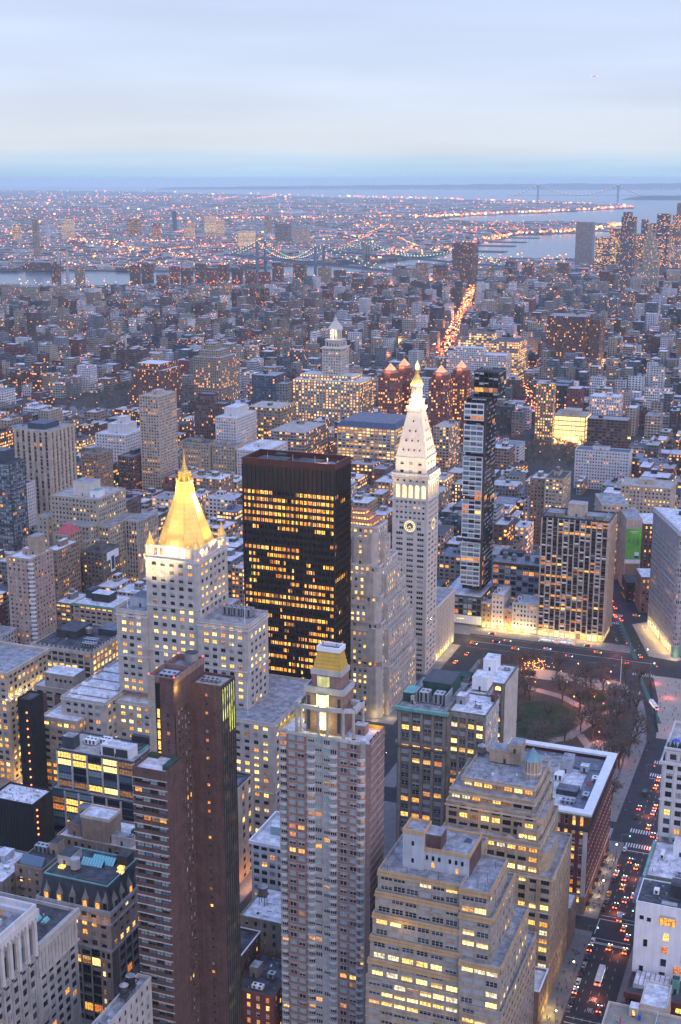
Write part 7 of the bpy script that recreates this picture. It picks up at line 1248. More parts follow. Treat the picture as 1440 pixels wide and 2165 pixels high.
# ======================================================= the rest of the city
def inpoly(x, y, P):
    c = False; j = len(P)-1
    for i in range(len(P)):
        if (P[i][1] > y) != (P[j][1] > y) and x < (P[j][0]-P[i][0])*(y-P[i][1])/(P[j][1]-P[i][1])+P[i][0]: c = not c
        j = i
    return c
def bb(x0, x1, y0, y1, z0, z1):
    q = [proj(x, y, z) for x in (x0, x1) for y in (y0, y1) for z in (z0, z1)]; return min(a[0] for a in q), max(a[0] for a in q), min(a[1] for a in q), max(a[1] for a in q)
HI = [(h, bb(h[0], h[1], h[2], h[3], h[4], h[4]+1), bb(h[0], h[1], h[2], h[3], 0, 2)) for h in HB]
def blocked(x0, x1, y0, y1, z):
    """would a filler of this height hide the visible part of a named building behind it, or the street views?"""
    b = bb(x0, x1, y0, y1, z, z+2)
    for h, hb_, g in HI:
        if h[2] < y1: continue
        lo = min(hb_[0], g[0])+2; hi = max(hb_[1], g[1])-2
        if b[1] > lo and b[0] < hi and b[2] < hb_[3]-3: return True
    return False
def overlaps(x0, x1, y0, y1, m=.6):
    return any(x0 < h[1]+m and x1 > h[0]-m and y0 < h[3]+m and y1 > h[2]-m for h in HB)
def bway(y): return -143-.335*(y-953)
ROADS = [((-335, 1640), (-520, 2160), 20, 'avenue'), ((-640, 2120), (-1095, 4040), 30, 'avenue'), ((-845, 3277), (-920, 3650), 8, 'avenue'), ((-700, 2980), (-860, 3760), 8, 'avenue'), ((-655, 3120), (-770, 3720), 8, 'avenue')]
WOODS = [(-420, -272, 1440, 1606), (-1060, -855, 1500, 1835), (-1640, -1385, 2100, 2330), (-985, -905, 1440, 1500)]
def nearroad(x, y, m=0):
    for (a, c, w_, _) in ROADS:
        dx, dy = c[0]-a[0], c[1]-a[1]; l2 = dx*dx+dy*dy; f = ((x-a[0])*dx+(y-a[1])*dy)/l2
        if 0 <= f <= 1 and abs((x-a[0])*dy-(y-a[1])*dx)/math.sqrt(l2) < w_/2+m: return True
    return False
def keep(x0, x1, y0, y1):
    cx, cy = (x0+x1)/2, (y0+y1)/2
    px_, py_, f = proj(cx, cy, 10)
    if f > 0 and proj(x0, cy, 30)[0] > 1475: return px_ < 2300 and y0 > 330
    if x1 > -400 and y0 < 862: return False
    if 862 <= y1 and y0 < 1640 and abs(cx-bway(cy)) < 13+(x1-x0)/2+(y1-y0)*.17: return False
    if x1 > -130 and y0 < 1010: return False
    if any(x1 > w_[0] and x0 < w_[1] and y1 > w_[2] and y0 < w_[3] for w_ in WOODS): return False
    if nearroad(cx, cy, 4+(x1-x0)/2): return False
    return f > 0 and -400 < px_ < 1510 and py_ < 2220
CAND = []; fr = random.Random(77)
for (ax0, ax1) in AVB+[(-1740, -1545), (-1960, -1765), (190, 420), (450, 680)]:
    SS = [(s0+hw(s0), s1-hw(s1)) for s0, s1 in zip(ST[:-1], ST[1:])]
    for (y0, y1) in SS:
        for row in (0, 1):
            ya, yb = (y0, (y0+y1)/2-1.5) if row == 0 else ((y0+y1)/2+1.5, y1); x = ax0
            while x < ax1-5:
                w_ = fr.choice([7, 8, 8, 12, 15, 15, 18, 23, 28]); w_ = min(w_, ax1-x)
                if ax1-x-w_ < 6: w_ = ax1-x
                end = x < ax0+20 or x+w_ > ax1-20; z = fr.uniform(13, 24) if w_ < 10 else fr.uniform(15, 42)*(1.25 if end and fr.random() < .5 else 1)
                if ya > 1150: z *= .85
                yq = yb-(fr.uniform(0, 7) if row == 0 else 0); yp = ya+(fr.uniform(0, 7) if row == 1 else 0); X0, X1 = x+.15, x+w_-.15; x += w_
                if not keep(X0, X1, yp, yq) or overlaps(X0, X1, yp, yq): continue
                ok = True
                while blocked(X0, X1, yp, yq, z):
                    z *= .82
                    if z < 7: ok = False; break
                if ok: CAND.append((X0, X1, yp, yq, z))
def share(c):
    b = bb(c[0], c[1], c[2], c[3], c[4]*.5, c[4])
    if b[1] < 0 or b[0] > 1440: return 0
    return (b[1]-b[0])*(b[3]-b[2])
CAND.sort(key=share, reverse=True)
NIND = 190
LM = [(-303, 571, 'the gold pyramid tower'), (-277, 650, 'the dark office slab'), (-253, 796, 'the clock tower'), (-238, 910, 'the slim glass tower'), (-165, 900, 'the ribbed apartment slab'), (-658, 978, 'the ribbed concrete tower'), (-540, 858, 'the stepped tan block'), (-487, 700, 'the balconied apartments'), (-635, 1145, 'the tall beige tower'), (-722, 1218, 'the white stepped apartments'),
      (-600, 1543, 'the cupola tower'), (-340, 1530, 'the bare park trees'), (-147, 1130, 'the cream lit block'), (-228, 1370, 'the white arcade loft'), (-307, 1608, 'the bright glass store'), (-145, 1030, 'the green billboard'), (-228, 1135, 'the slim tan tower'), (-480, 1366, 'the navy roofed block'), (-424, 660, 'the yellow-lit factory loft'), (-634, 885, 'the blue glass tower'), (-666, 1075, 'the brown brick apartments'), (-638, 1330, 'the white terraced block')]
LMP = [(proj(x, y, 30), y, n) for x, y, n in LM]; used = {}
CW = ['tan', 'brown', 'brown', 'red', 'grey', 'white', 'white', 'beige', 'buff', 'dark', 'slate', 'tan', 'beige']; CR = ['white', 'white', 'white', 'grey', 'silver', 'silver', 'dark', 'dark', 'blue', 'tan']
stuff = CB()
for i, (x0, x1, y0, y1, z) in enumerate(CAND):
    wc, rc = fr.choice(CW), fr.choice(CR); lp = fr.choice([.04, .08, .12, .18, .3, .5]); st_ = fr.random(); seed = fr.random(); tank = fr.random() < .3 and z > 16
    if i < NIND:
        p = proj((x0+x1)/2, (y0+y1)/2, z); best = min(LMP, key=lambda l: (l[0][0]-p[0])**2+((l[0][1]-p[1])*1.4)**2)
        dx, dyy = p[0]-best[0][0], (y0+y1)/2-best[1]; rel = ('left of' if dx < -45 else 'right of' if dx > 45 else 'behind' if dyy > 25 else 'in front of' if dyy < -25 else 'beside')
        hgt = 'low' if z < 15 else 'mid-height' if z < 27 else 'tall'; wid = 'narrow' if x1-x0 < 10 else 'broad' if x1-x0 > 20 else ''
        lab = ' '.join(q for q in (hgt, wid, wc, 'building with', rc, 'roof' + (' and water tank' if tank else ''), rel, best[2]) if q)
        if len(lab.split()) > 16: lab = lab.replace(' roof and water tank', ' roof and tank').replace('broad ', '').replace('narrow ', '')
        k = used.get(lab, 0); used[lab] = k+1
        t = city_thing('city_building', lab, x0, x1, y0, y1, z, wc, rc, seed, lp, st_, group='flat-roofed city buildings', tank=tank)
        if fr.random() < .5 and x1-x0 > 9 and share((x0, x1, y0, y1, z)) > 500: clutter(t, x0, x1, y0, y1, z-.8, 3, i)
    else:
        c, q = vary(WC[wc], .12, fr), vary(RC[rc], .12, fr); cx, cy = (x0+x1)/2, (y0+y1)/2; stuff.rbox(cx, cy, x1-x0, y1-y0, 0, z, 0, c, q, (seed, lp, st_), 'NWE')
        if fr.random() < .75: stuff.rbox(cx+fr.uniform(-.25, .25)*(x1-x0), cy+fr.uniform(-.2, .2)*(y1-y0), fr.uniform(2.5, 5), fr.uniform(2.5, 5), z-.8, z+fr.uniform(1.5, 4), 0, vary(c, .2, fr), q, (seed, 0, .5), 'NWE', dz=0)
        if tank: a, d = cx+fr.uniform(-.25, .25)*(x1-x0), cy+fr.uniform(-.2, .2)*(y1-y0); stuff.rbox(a, d, 3.2, 3.2, z+1, z+5, .6, vary(WC['brown'], .2, fr), q, (seed, 0, .5), 'NWE', dz=0)
# ---- streets further down: a low dense carpet
def carpet(b, ya, yb, dx, dyy, ang, polys, hfun, den=.93, cols=CW, rcs=CR, lits=(.01, .03, .06, .11), jit=.25, skip=None, lim=None):
    ca, sa = math.cos(ang), math.sin(ang); n = 0; y = ya
    while y < yb:
        half = y*.62+400; lo = -half*1.35; x = lo; 
        while x < 900:
            w_ = dx*fr.uniform(.55, 1.5); X, Y = x+w_/2, y+dyy/2+fr.uniform(-jit, jit)*dyy; x += w_+(6 if fr.random() < .07 else .4)
            if fr.random() > den: continue
            px_, py_, f = proj(X, Y, 8)
            if f < 0 or px_ < -250 or px_ > 2000: continue
            if not any(inpoly(X, Y, p) for p in polys) or nearroad(X, Y, 6) or (skip and skip(X, Y)): continue
            d = dyy*fr.uniform(.55, .95); z = hfun(X, Y); 
            if overlaps(X-w_/2, X+w_/2, Y-d/2, Y+d/2): continue
            if X < -900 and Y > 2600 and not inpoly(X-300, Y+560, POLY_M): z = min(z, 13)
            while z > 9 and blocked(X-w_/2, X+w_/2, Y-d/2, Y+d/2, z): z *= .75
            c, q = vary(WC[fr.choice(cols)], .2, fr), vary(RC[fr.choice(rcs)], .2, fr); seed = fr.random(); par = (seed, fr.choice(lits), fr.random()); a_ = ang+fr.uniform(-.03, .03)
            b.rbox(X, Y, w_, d, 0, z, a_, c, q, par, 'NWE'); n += 1
            if fr.random() < .45 and Y < 3600: b.rbox(X+fr.uniform(-.2, .2)*w_, Y+fr.uniform(-.2, .2)*d, min(5, w_*.4), min(5, d*.4), z-.8, z+3, a_, vary(c, .2, fr), q, (seed, 0, .5), 'NWE', dz=0)
        y += dyy
    return n
def woods(x, y): return any(w_[0]-5 < x < w_[1]+5 and w_[2]-5 < y < w_[3]+5 for w_ in WOODS)
def sk(x, y): return woods(x, y) or not inpoly(x-45, y+75, POLY_M)
carpet(stuff, 1665, 2700, 15, 27, 0, [POLY_M], lambda x, y: fr.choice([12, 14, 15, 16, 17, 18, 20, 24, 30, 38, 46])*fr.uniform(.9, 1.1), skip=sk)
carpet(stuff, 2700, 3900, 19, 31, -.10, [POLY_M], lambda x, y: fr.choice([11, 13, 15, 16, 17, 19, 22, 28, 36, 50])*fr.uniform(.9, 1.15), skip=sk)
carpet(stuff, 3900, 5500, 27, 40, .15, [POLY_M], lambda x, y: fr.choice([12, 14, 17, 20])*fr.uniform(.8, 1.1) if x < -700 else fr.uniform(20, 70), skip=sk)
tag(stuff.build('city_rooftops'), kind='stuff')
far = CB()
carpet(far, 3500, 6500, 34, 46, .3, [POLY_B], lambda x, y: fr.choice([9, 10, 11, 12, 14, 18, 24])*fr.uniform(.9, 1.2), .85)
carpet(far, 6500, 11000, 60, 75, -.2, [POLY_B], lambda x, y: fr.choice([9, 10, 11, 12, 15, 22]), .72)
carpet(far, 11000, 20000, 130, 170, .1, [POLY_B], lambda x, y: fr.choice([9, 11, 13, 18, 34]), .5)
tag(far.build('distant_city'), kind='stuff')
# ---- towers one can tell apart beyond the carpet
def tower(label, px0, px1, pyt, z, wc, rc='dark', lp=.15, st_=.3, group=None, tiers=None, depth=None, name='far_tower'):
    """placed at its true distance along its bearing: its roof stands z above the ground"""
    e = math.atan((1082.5-pyt)/FPX)-rad(PITCH); d = (CAMZ-z)/math.tan(-e); c = (px0+px1)/2; a = math.atan((c-720)/FPX*math.cos(0)/math.cos(rad(PITCH)))-rad(YAW); d2 = d
    x, y = d2*math.sin(a), d2*math.cos(a); w_ = (px1-px0)/FPX*d2*.92
    HB.append((x-w_/2, x+w_/2, y, y+w_, z)); return city_thing(name, label, x-w_/2, x+w_/2, y, y+(depth or w_*.7), z, wc, rc, fr.random(), lp, st_, group=group, bulk=False, cat='tower', tiers=tiers)
tower('pale windowless ribbed tower standing before the bay', 1190, 1228, 468, 165, 'beige', 'white', .0, .95)
tower('pale slab tower with a column of lit floors right of the windowless tower', 1230, 1274, 499, 130, 'grey', 'white', .5, .8)
tower('dark flat-topped tower with stepped crown rising before the bay', 1281, 1312, 457, 215, 'slate', 'dark', .2, .3, tiers=((.6, .6, 228),))
tower('dark tower with lit top storeys right of the stepped crown tower', 1352, 1380, 450, 215, 'blue', 'dark', .25, .8)
tower('brown gridded tower at the right of the skyline', 1391, 1413, 428, 232, 'tan', 'dark', .1, .3)
tower('tallest pale stepped tower cut by the right edge of the photograph', 1412, 1446, 425, 240, 'beige', 'tan', .15, .3, tiers=((.7, .7, 262), (.4, .4, 282)))
tower('tapered pale stone tower in the downtown cluster', 1327, 1362, 530, 120, 'beige', 'white', .15, .3, tiers=((.75, .75, 150), (.5, .5, 172), (.25, .25, 190)))
tower('stone municipal tower with stepped cupola in the downtown cluster', 1366, 1412, 520, 115, 'beige', 'tan', .3, .3, tiers=((.3, .4, 140), (.15, .2, 160)))
tower('small stepped stone tower below the downtown cluster', 1300, 1330, 560, 80, 'beige', 'white', .2, .3, tiers=((.7, .7, 95), (.4, .4, 110), (.2, .2, 125)))
tower('slim white apartment tower in front of the downtown cluster', 1343, 1360, 558, 70, 'white', 'white', .12, .3)
for (a, b_, t_, z, wc, lp) in ((1258, 1300, 483, 150, 'slate', .3), (1288, 1322, 492, 140, 'blue', .4), (1316, 1345, 496, 140, 'grey', .3), (1376, 1398, 470, 170, 'slate', .3), (1400, 1440, 470, 160, 'grey', .25), (1408, 1442, 520, 110, 'tan', .3), (1275, 1300, 525, 100, 'slate', .2), (1420, 1450, 490, 140, 'brown', .3), (1336, 1352, 470, 180, 'slate', .3), (1384, 1402, 452, 205, 'grey', .25), (1362, 1378, 482, 160, 'blue', .4), (1300, 1318, 505, 125, 'tan', .3), (1268, 1284, 492, 140, 'grey', .4), (1322, 1336, 462, 190, 'blue', .2), (1425, 1445, 455, 200, 'slate', .3), (1396, 1412, 500, 130, 'white', .2), (1424, 1448, 545, 90, 'brown', .3), (1384, 1404, 548, 85, 'grey', .25), (1340, 1362, 565, 70, 'tan', .2), (1246, 1262, 520, 105, 'slate', .3)):
    tower('mid-height office tower in the downtown cluster at the right', a, b_, t_, z, wc, 'dark', lp, .4, group='downtown office towers')
for (a, b_, t_, z, wc, lp, lab) in ((101, 113, 462, 156, 'tan', .05, 'slim clock-topped tower standing alone left of centre on the far shore'), (158, 182, 462, 110, 'beige', .5, 'pale stepped tower with glittering windows on the far shore'), (129, 136, 470, 100, 'white', .05, 'thin white tower beside the glittering one on the far shore'), (60, 76, 477, 70, 'tan', .6, 'small lit cube block near the left edge on the far shore'), (383, 391, 447, 120, 'blue', .02, 'thin blue-grey tower on the far shore'), (445, 468, 457, 115, 'beige', .7, 'brightly lit cream tower on the far shore'), (511, 544, 487, 80, 'beige', .8, 'broad glowing block behind the near bridge'), (290, 316, 463, 95, 'brown', .3, 'brown tower under construction with red lights on the far shore'), (341, 356, 474, 80, 'red', .5, 'red brick tower with a lit face on the far shore'), (585, 617, 473, 95, 'slate', .15, 'dark slab with teal top right of the near bridge tower'), (622, 655, 480, 85, 'beige', .15, 'pale twin slab right of the dark teal-topped one'), (405, 425, 470, 90, 'beige', .5, 'cream lit tower between the thin blue one and the lit cream one'), (470, 485, 465, 100, 'beige', .6, 'narrow lit tower beside the brightly lit cream one'), (566, 580, 455, 110, 'tan', .2, 'tan tower behind the near bridge')):
    tower(lab, a, b_, t_, z, wc, 'grey', lp, .3)
tl = [(0, 20, 592, 55), (20, 60, 595, 55), (60, 105, 600, 54), (105, 135, 612, 50), (135, 165, 605, 54), (165, 185, 620, 48)]
for (a, b_, t_, z) in tl: tower('pale grey slab in a row of riverside apartments at the left', a, b_, t_, z, 'beige', 'grey', .05, .2, group='riverside apartment slabs')
for (a, b_, t_, z) in [(134, 151, 555, 60), (181, 199, 558, 60), (292, 312, 560, 62), (315, 338, 556, 64), (345, 368, 580, 52), (372, 392, 562, 60), (395, 418, 566, 60), (424, 446, 558, 62), (448, 468, 572, 56), (470, 492, 560, 62), (498, 520, 566, 60), (525, 548, 572, 56), (552, 575, 575, 55), (580, 602, 562, 60), (622, 648, 558, 60), (672, 698, 566, 58), (704, 728, 572, 55), (830, 850, 562, 50), (870, 895, 556, 52), (905, 935, 560, 50), (1015, 1045, 566, 50), (1050, 1075, 552, 55), (1085, 1110, 556, 52), (1118, 1150, 560, 50), (1155, 1180, 554, 52)]: tower('brown brick housing tower in the riverside belt', a, b_, t_, z, fr.choice(['brown', 'brown', 'red', 'tan']), 'dark', .09, .2, group='riverside housing towers')
for (a, b_, t_, z) in [(299, 322, 660, 45), (320, 348, 670, 42), (350, 375, 662, 45), (375, 418, 672, 40), (440, 468, 675, 40), (468, 492, 655, 48), (495, 514, 652, 48), (515, 545, 662, 45)]: tower('grey-brown slab in the middle-distance housing cluster', a, b_, t_, z, fr.choice(['tan', 'slate', 'brown']), 'dark', .08, .2, group='middle-distance housing slabs')
tower('narrow dark blue glass tower among low roofs', 598, 614, 618, 50, 'blue', 'blue', .02, .9); tower('pale slim balconied tower left of the avenue of lights', 870, 896, 668, 55, 'white', 'white', .12, .2); tower('dark slab at the left side of the avenue of lights', 897, 914, 682, 50, 'dark', 'dark', .05, .9); tower('teal glass block beside the avenue of lights', 968, 992, 675, 40, 'blue', 'blue', .1, .9)
tower('twin-chimney power house on the far river bank', 76, 140, 550, 30, 'brown', 'grey', .05, .9, name='power_house')
for i, px_ in enumerate((133, 151)):
    d = 4270; a = math.atan((px_-720)/FPX)-rad(YAW); x, y = d*math.sin(a), d*math.cos(a); b = MB(); b.frus(x, y, 10, 5, 0, 3.4, 105, 'pale_grey_stone'); b.frus(x, y, 10, 3.8, 100, 3.8, 103, 'brown_stone', cap=False); tag(b.build('chimney_stack', None, (x, y, 0)), ('left' if i == 0 else 'right')+' tall pale chimney stack of the riverside power house', 'chimney')
# bright glass store south of the trees
PAL['shop'] = ['lit_shop']
t = hero('glass_store', -328, -288, 1590, 1628, 'bright glass-fronted store glowing beyond the bare park trees', 'building', 0); b = MB(); wn_ = []
blk(b, wn_, -328, -288, 1590, 1628, 0, 35, style(bay=5.8, fh=5.6, ww=5.0, wh=4.7, sill=.5, wall='beige_concrete', n=3, lit=1.7, pal='shop', rail=False, m0=1, rowvar=0), roof='roof_tan'); b.build('wall', t); put_windows(t, wn_); bulkhead(t, -318, -298, 1600, 1620, 35, 41, 'beige_concrete', 'roof_tan')
for i in range(4): lamp('POINT', 'shop_lamp', (-324+i*11, 1586, 6), 9000, (1, .6, .22), .6)
# ======================================================= suspension bridges
lit('cable_bulb', (1, .62, .18), 2.2, noise=False); lit('cable_bulb_green', (.35, 1, .45), 1.6, noise=False); lit('tail_glow', (1, .10, .04), 3.0, noise=False); lit('street_gold', (1, .46, .11), 3.0, noise=False); lit('street_orange', (1, .24, .05), 2.8, noise=False); lit('street_white', (1, .74, .40), 2.6, noise=False)
wall('bridge_steel', (.16, .20, .27), .1); wall('bridge_stone', (.30, .27, .24), .15)
def bridge(label, A, B_, top, deck, sideA, sideB, wid, r, kind, rb, step=24, thick=1.0, mats=('cable_bulb', 'cable_bulb', 'cable_bulb_green')):
    A, B_ = Vector((*A, 0)), Vector((*B_, 0)); u = (B_-A).normalized(); v = Vector((-u.y, u.x, 0)); mid = (A+B_)/2; t = thing('suspension_bridge', mid, label, 'bridge'); L0 = (B_-A).length
    for P0 in (A, B_):
        b = MB()
        if kind == 'stone':
            for s_ in (-1, 0, 1): c = P0+v*(wid*.42*s_); b.prism([tuple((c+u*a+v*d)[:2]) for a, d in ((-8, -3.4), (8, -3.4), (8, 3.4), (-8, 3.4))], -2.4, top-8, 'bridge_stone')
            b.prism([tuple((P0+u*a+v*d)[:2]) for a, d in ((-8.6, -wid*.56), (8.6, -wid*.56), (8.6, wid*.56), (-8.6, wid*.56))], top-14, top, 'bridge_stone', bot=True); b.prism([tuple((P0+u*a+v*d)[:2]) for a, d in ((-11, -wid*.6), (11, -wid*.6), (11, wid*.6), (-11, wid*.6))], -2.4, 8, 'bridge_stone')
        else:
            for s_ in (-1, 1): c = P0+v*(wid*.5*s_); b.prism([tuple((c+u*a+v*d)[:2]) for a, d in ((-5*thick, -3*thick), (5*thick, -3*thick), (5*thick, 3*thick), (-5*thick, 3*thick))], -2.4, top, 'bridge_steel')
            for z_ in (top-6, deck+(top-deck)*.45, deck-6): b.prism([tuple((P0+u*a+v*d)[:2]) for a, d in ((-2.5, -wid*.5), (2.5, -wid*.5), (2.5, wid*.5), (-2.5, wid*.5))], z_, z_+5, 'bridge_steel', bot=True)
        b.build('tower', t)
    b = MB(); E0, E1 = A-u*sideA, B_+u*sideB; b.prism([tuple((p+v*d)[:2]) for p, d in ((E0, -wid/2), (E1, -wid/2), (E1, wid/2), (E0, wid/2))], deck-5, deck, 'bridge_steel', 'asphalt', bot=True); b.build('deck', t)
    k = 0; lb = MB()
    for s_ in (-1, 1):
        c = MB(); prev = None; n = 60
        for i in range(-20, n+21):
            f = i/n
            if f < 0: g = -f*3; z_ = top-(top-deck-2)*min(1, g)**.85; P0 = A-u*(sideA*min(1, g)*.8)
            elif f > 1: g = (f-1)*3; z_ = top-(top-deck-2)*min(1, g)**.85; P0 = B_+u*(sideB*min(1, g)*.8)
            else: z_ = deck+5+(top-deck-5)*(2*f-1)**2; P0 = A+u*(L0*f)
            p = P0+v*(wid*.5*s_)+Vector((0, 0, z_))
            if prev is not None: c.tube(prev, p, r, r, 'bridge_steel', 4)
            if prev is None or True:
                if (p-(prev or p+Vector((99, 0, 0)))).length > 0 and i % max(1, int(step*n/L0+.5)) == 0: lb.frus(p.x, p.y, 5, rb*.7, p.z+r, rb, p.z+r+rb, mats[(k//3) % 3], cap=False); lb.frus(p.x, p.y, 5, rb, p.z+r+rb, rb*.3, p.z+r+2*rb, mats[(k//3) % 3]); k += 1
            if 0 < f < 1 and i % 3 == 0: c.tube(p, (p.x, p.y, deck), r*.25, r*.25, 'bridge_steel', 3)
            prev = p
        c.build('cable', t)
    tag(lb.build('cable_lights', t), kind='stuff'); return t
bridge('nearer suspension bridge strung with bulbs across the river at left of centre', (-1996, 4401), (-1673, 4163), 98, 41, 260, 420, 34, 1.6, 'steel', 1.75, 15)
bridge('stone-towered suspension bridge with green and gold cable lights', (-1719, 4752), (-1246, 4391), 84, 41, 280, 280, 26, 1.2, 'stone', 1.7, 17, mats=('cable_bulb', 'cable_bulb_green', 'cable_bulb_green'))
bridge('great suspension bridge spanning the bay entrance on the horizon', (-4318, 19200), (-3240, 19614), 214, 72, 420, 420, 36, 3.6, 'steel', 4.2, 60, 2.2, mats=('cable_bulb', 'cable_bulb', 'cable_bulb'))
# ======================================================= lamps of the far city, too many to count
lights = MB(); lr = random.Random(9)
def bulb(x, y, z, r, mat): lights.frus(x, y, 4, r, z, r, z+r*1.3, mat); 
def rsz(x, y): return math.hypot(x, y)*.00048
MATS = ['street_orange']*8+['street_gold']*5+['tail_glow']*2+['street_white']
def ground_at(px_, py_): dd = 320/math.tan(rad(PITCH)-math.atan((1082.5-py_)/FPX)); a = math.atan((px_-720)/FPX)-rad(YAW); return dd*math.sin(a), dd*math.cos(a)
n = 0
while n < 1300:
    x, y = ground_at(lr.uniform(-10, 1450), 404+(lr.random()**1.3)*178)
    if not inpoly(x, y, POLY_B): continue
    bulb(x, y, lr.uniform(9, 16), rsz(x, y)*(1.7 if lr.random() < .07 else lr.uniform(.4, .85)), lr.choice(MATS)); n += 1
# most lamps line the avenues
for _ in range(150):
    x, y = ground_at(lr.uniform(-10, 1300), 404+(lr.random()**1.2)*176)
    if not inpoly(x, y, POLY_B): continue
    th = lr.choice([.3, .3, .3, 1.87, -.2, 1.3])+lr.gauss(0, .05); ln = lr.uniform(.06, .22)*math.hypot(x, y); k = int(lr.uniform(8, 24)); mt = lr.choice([MATS, ['street_orange', 'street_orange', 'tail_glow'], ['street_gold', 'street_orange']]); h_ = lr.uniform(.55, 1.0)
    for i in range(k):
        f = (i+lr.uniform(-.3, .3))/k-.5; X, Y = x+math.cos(th)*ln*f, y+math.sin(th)*ln*f
        if inpoly(X, Y, POLY_B): bulb(X, Y, lr.uniform(9, 15), rsz(X, Y)*h_*lr.uniform(.7, 1.2), lr.choice(mt))
n = 0
while n < 1500:
    y = 1500+3800*lr.random()**.8; x = lr.uniform(-y*.75, 0); p = proj(x, y, 5)
    if not (-10 < p[0] < 1450) or not inpoly(x, y, POLY_M) or woods(x, y): continue
    bulb(x, y, lr.uniform(15, 27), rsz(x, y)*lr.uniform(.5, 1.15), lr.choice(MATS)); n += 1
# harbour front and expressway strings
for (P, k, hot) in (([(-1610, 5500), (-1680, 6253), (-1720, 6877), (-1750, 7556), (-1500, 8000), (-1420, 8900), (-1480, 9300)], 150, 1.6), ([(-3142, 10297), (-3050, 11319), (-2740, 12279), (-2450, 13554), (-2280, 14764)], 130, 1.7), ([(-1740, 4900), (-1730, 5300), (-1850, 5700)], 60, 1.3), ([(-2150, 4560), (-2900, 5200), (-3900, 6100)], 90, 1.2), ([(-2700, 4150), (-2400, 4200), (-2100, 4400), (-1950, 4800)], 70, 1.1), ([(-3700, 5600), (-2900, 6200), (-2300, 7000)], 80, 1.1), ([(-5000, 9000), (-3800, 10200), (-3100, 11000)], 90, 1.3), ([(-2500, 16000), (-6000, 19700), (-11000, 23800)], 80, 1.3)):
    for _ in range(k):
        i = lr.randrange(len(P)-1); f = lr.random(); x = P[i][0]+(P[i+1][0]-P[i][0])*f+lr.gauss(0, 30)-40; y = P[i][1]+(P[i+1][1]-P[i][1])*f+lr.gauss(0, 45); bulb(x, y, lr.uniform(8, 18), rsz(x, y)*lr.uniform(.6, 1.2)*hot, lr.choice(['street_gold', 'street_orange', 'street_orange', 'street_white', 'tail_glow']))
# ships' and shore lamps under the far ridge
for i in range(46): px_ = lr.choice([lr.uniform(290, 340), lr.uniform(640, 790), lr.uniform(860, 1000), lr.uniform(1310, 1430)]); x, y = atd(px_, 38300); bulb(x, y, 12, 9*lr.uniform(.6, 1.2), 'street_gold')
# the avenues of lights
for (a, c, w_, _), k, hot in zip(ROADS, (220, 470, 70, 76, 70), (1.0, 1.15, .8, .8, .8)):
    for _ in range(k):
        f = lr.random()**1.15; x, y = a[0]+(c[0]-a[0])*f+lr.uniform(-.5, .5)*w_, a[1]+(c[1]-a[1])*f; bulb(x, y, lr.choice([1, 1, 1.5, 8]), rsz(x, y)*lr.uniform(.6, 1.3)*hot, lr.choice(['tail_glow']*7+['street_gold']*3+['street_white']*4+['street_orange']*4+(['cable_bulb_green'] if _ % 9 == 0 else [])))
for (x, y, z, k) in ((-310, 1584, 5, 40), (-400, 1580, 8, 14)):
    for _ in range(k): bulb(x+lr.uniform(-30, 30), y+lr.uniform(-3, 3), z*lr.random()+1, .6*lr.uniform(.6, 1.4), lr.choice(['street_gold', 'street_white', 'tail_glow']))
for w_ in WOODS[:3]:
    for _ in range(34): bulb(lr.uniform(w_[0], w_[1]), lr.uniform(w_[2], w_[3]), lr.uniform(6, 14), .55*math.hypot(w_[0], w_[2])/1600, lr.choice(['street_gold', 'street_gold', 'street_orange', 'tail_glow']))
# street lamps between the middle-distance blocks
for yv in ST:
    for (a, c) in AVB[2:7]:
        for _ in range(4): x = lr.choice([c+6, a-6, lr.uniform(a, c)]); bulb(x, yv+lr.uniform(-6, 6), 6, .55, lr.choice(['street_gold', 'street_orange', 'street_orange', 'tail_glow'])) if yv > 560 and x < -405 else None
tag(lights.build('distant_lamps'), kind='stuff')
for yv in ST[8:]:
    for (a, c), (a2, c2) in zip(AVB[1:6], AVB[2:7]):
        xg = (a+c2)/2
        if yv > 850 and abs(xg-bway(yv)) > 25: lamp('POINT', 'street_glow', (xg+lr.uniform(-4, 4), yv+lr.uniform(-5, 5), 9), lr.uniform(2500, 6500), (1, lr.uniform(.35, .6), .16), 1.5)
for _ in range(46):
    y = lr.uniform(1700, 3900); x = -y*lr.uniform(.12, .62)
    if inpoly(x, y, POLY_M): lamp('POINT', 'street_glow', (x, y, 22), lr.uniform(9000, 26000)*y/2500, (1, lr.uniform(.3, .55), .16), 3)
for f in (.05, .15, .28, .45): x, y = -640+(-1095+640)*f, 2120+1920*f; lamp('POINT', 'avenue_glow', (x, y, 14), 60000, (1, .35, .2), 3)
pl = thing('airliner', (-2600, 9300, 1560), 'tiny lit aircraft high in the sky at the upper right', 'aircraft'); pl.location = (lambda a, d, e: (d*math.sin(a), d*math.cos(a), CAMZ+d*math.tan(e)))(math.atan((1231-720)/FPX)-rad(YAW), 5000, math.atan((1082.5-165)/FPX)-rad(PITCH))
b = MB(); lo_ = pl.location; b.tube((lo_.x-9, lo_.y, lo_.z), (lo_.x+9, lo_.y, lo_.z+.4), 1.4, 1.2, 'white_paint', 8); b.poly([(lo_.x-2, lo_.y-10, lo_.z), (lo_.x+2, lo_.y-10, lo_.z), (lo_.x+3, lo_.y+10, lo_.z), (lo_.x-1, lo_.y+10, lo_.z)], 'white_paint'); b.build('fuselage', pl)
for dx in (-9.5, 9.5): b = MB(); b.frus(lo_.x+dx, lo_.y, 6, 1.3, lo_.z-1, 1.3, lo_.z+1, 'street_gold'); b.build('landing_light', pl)
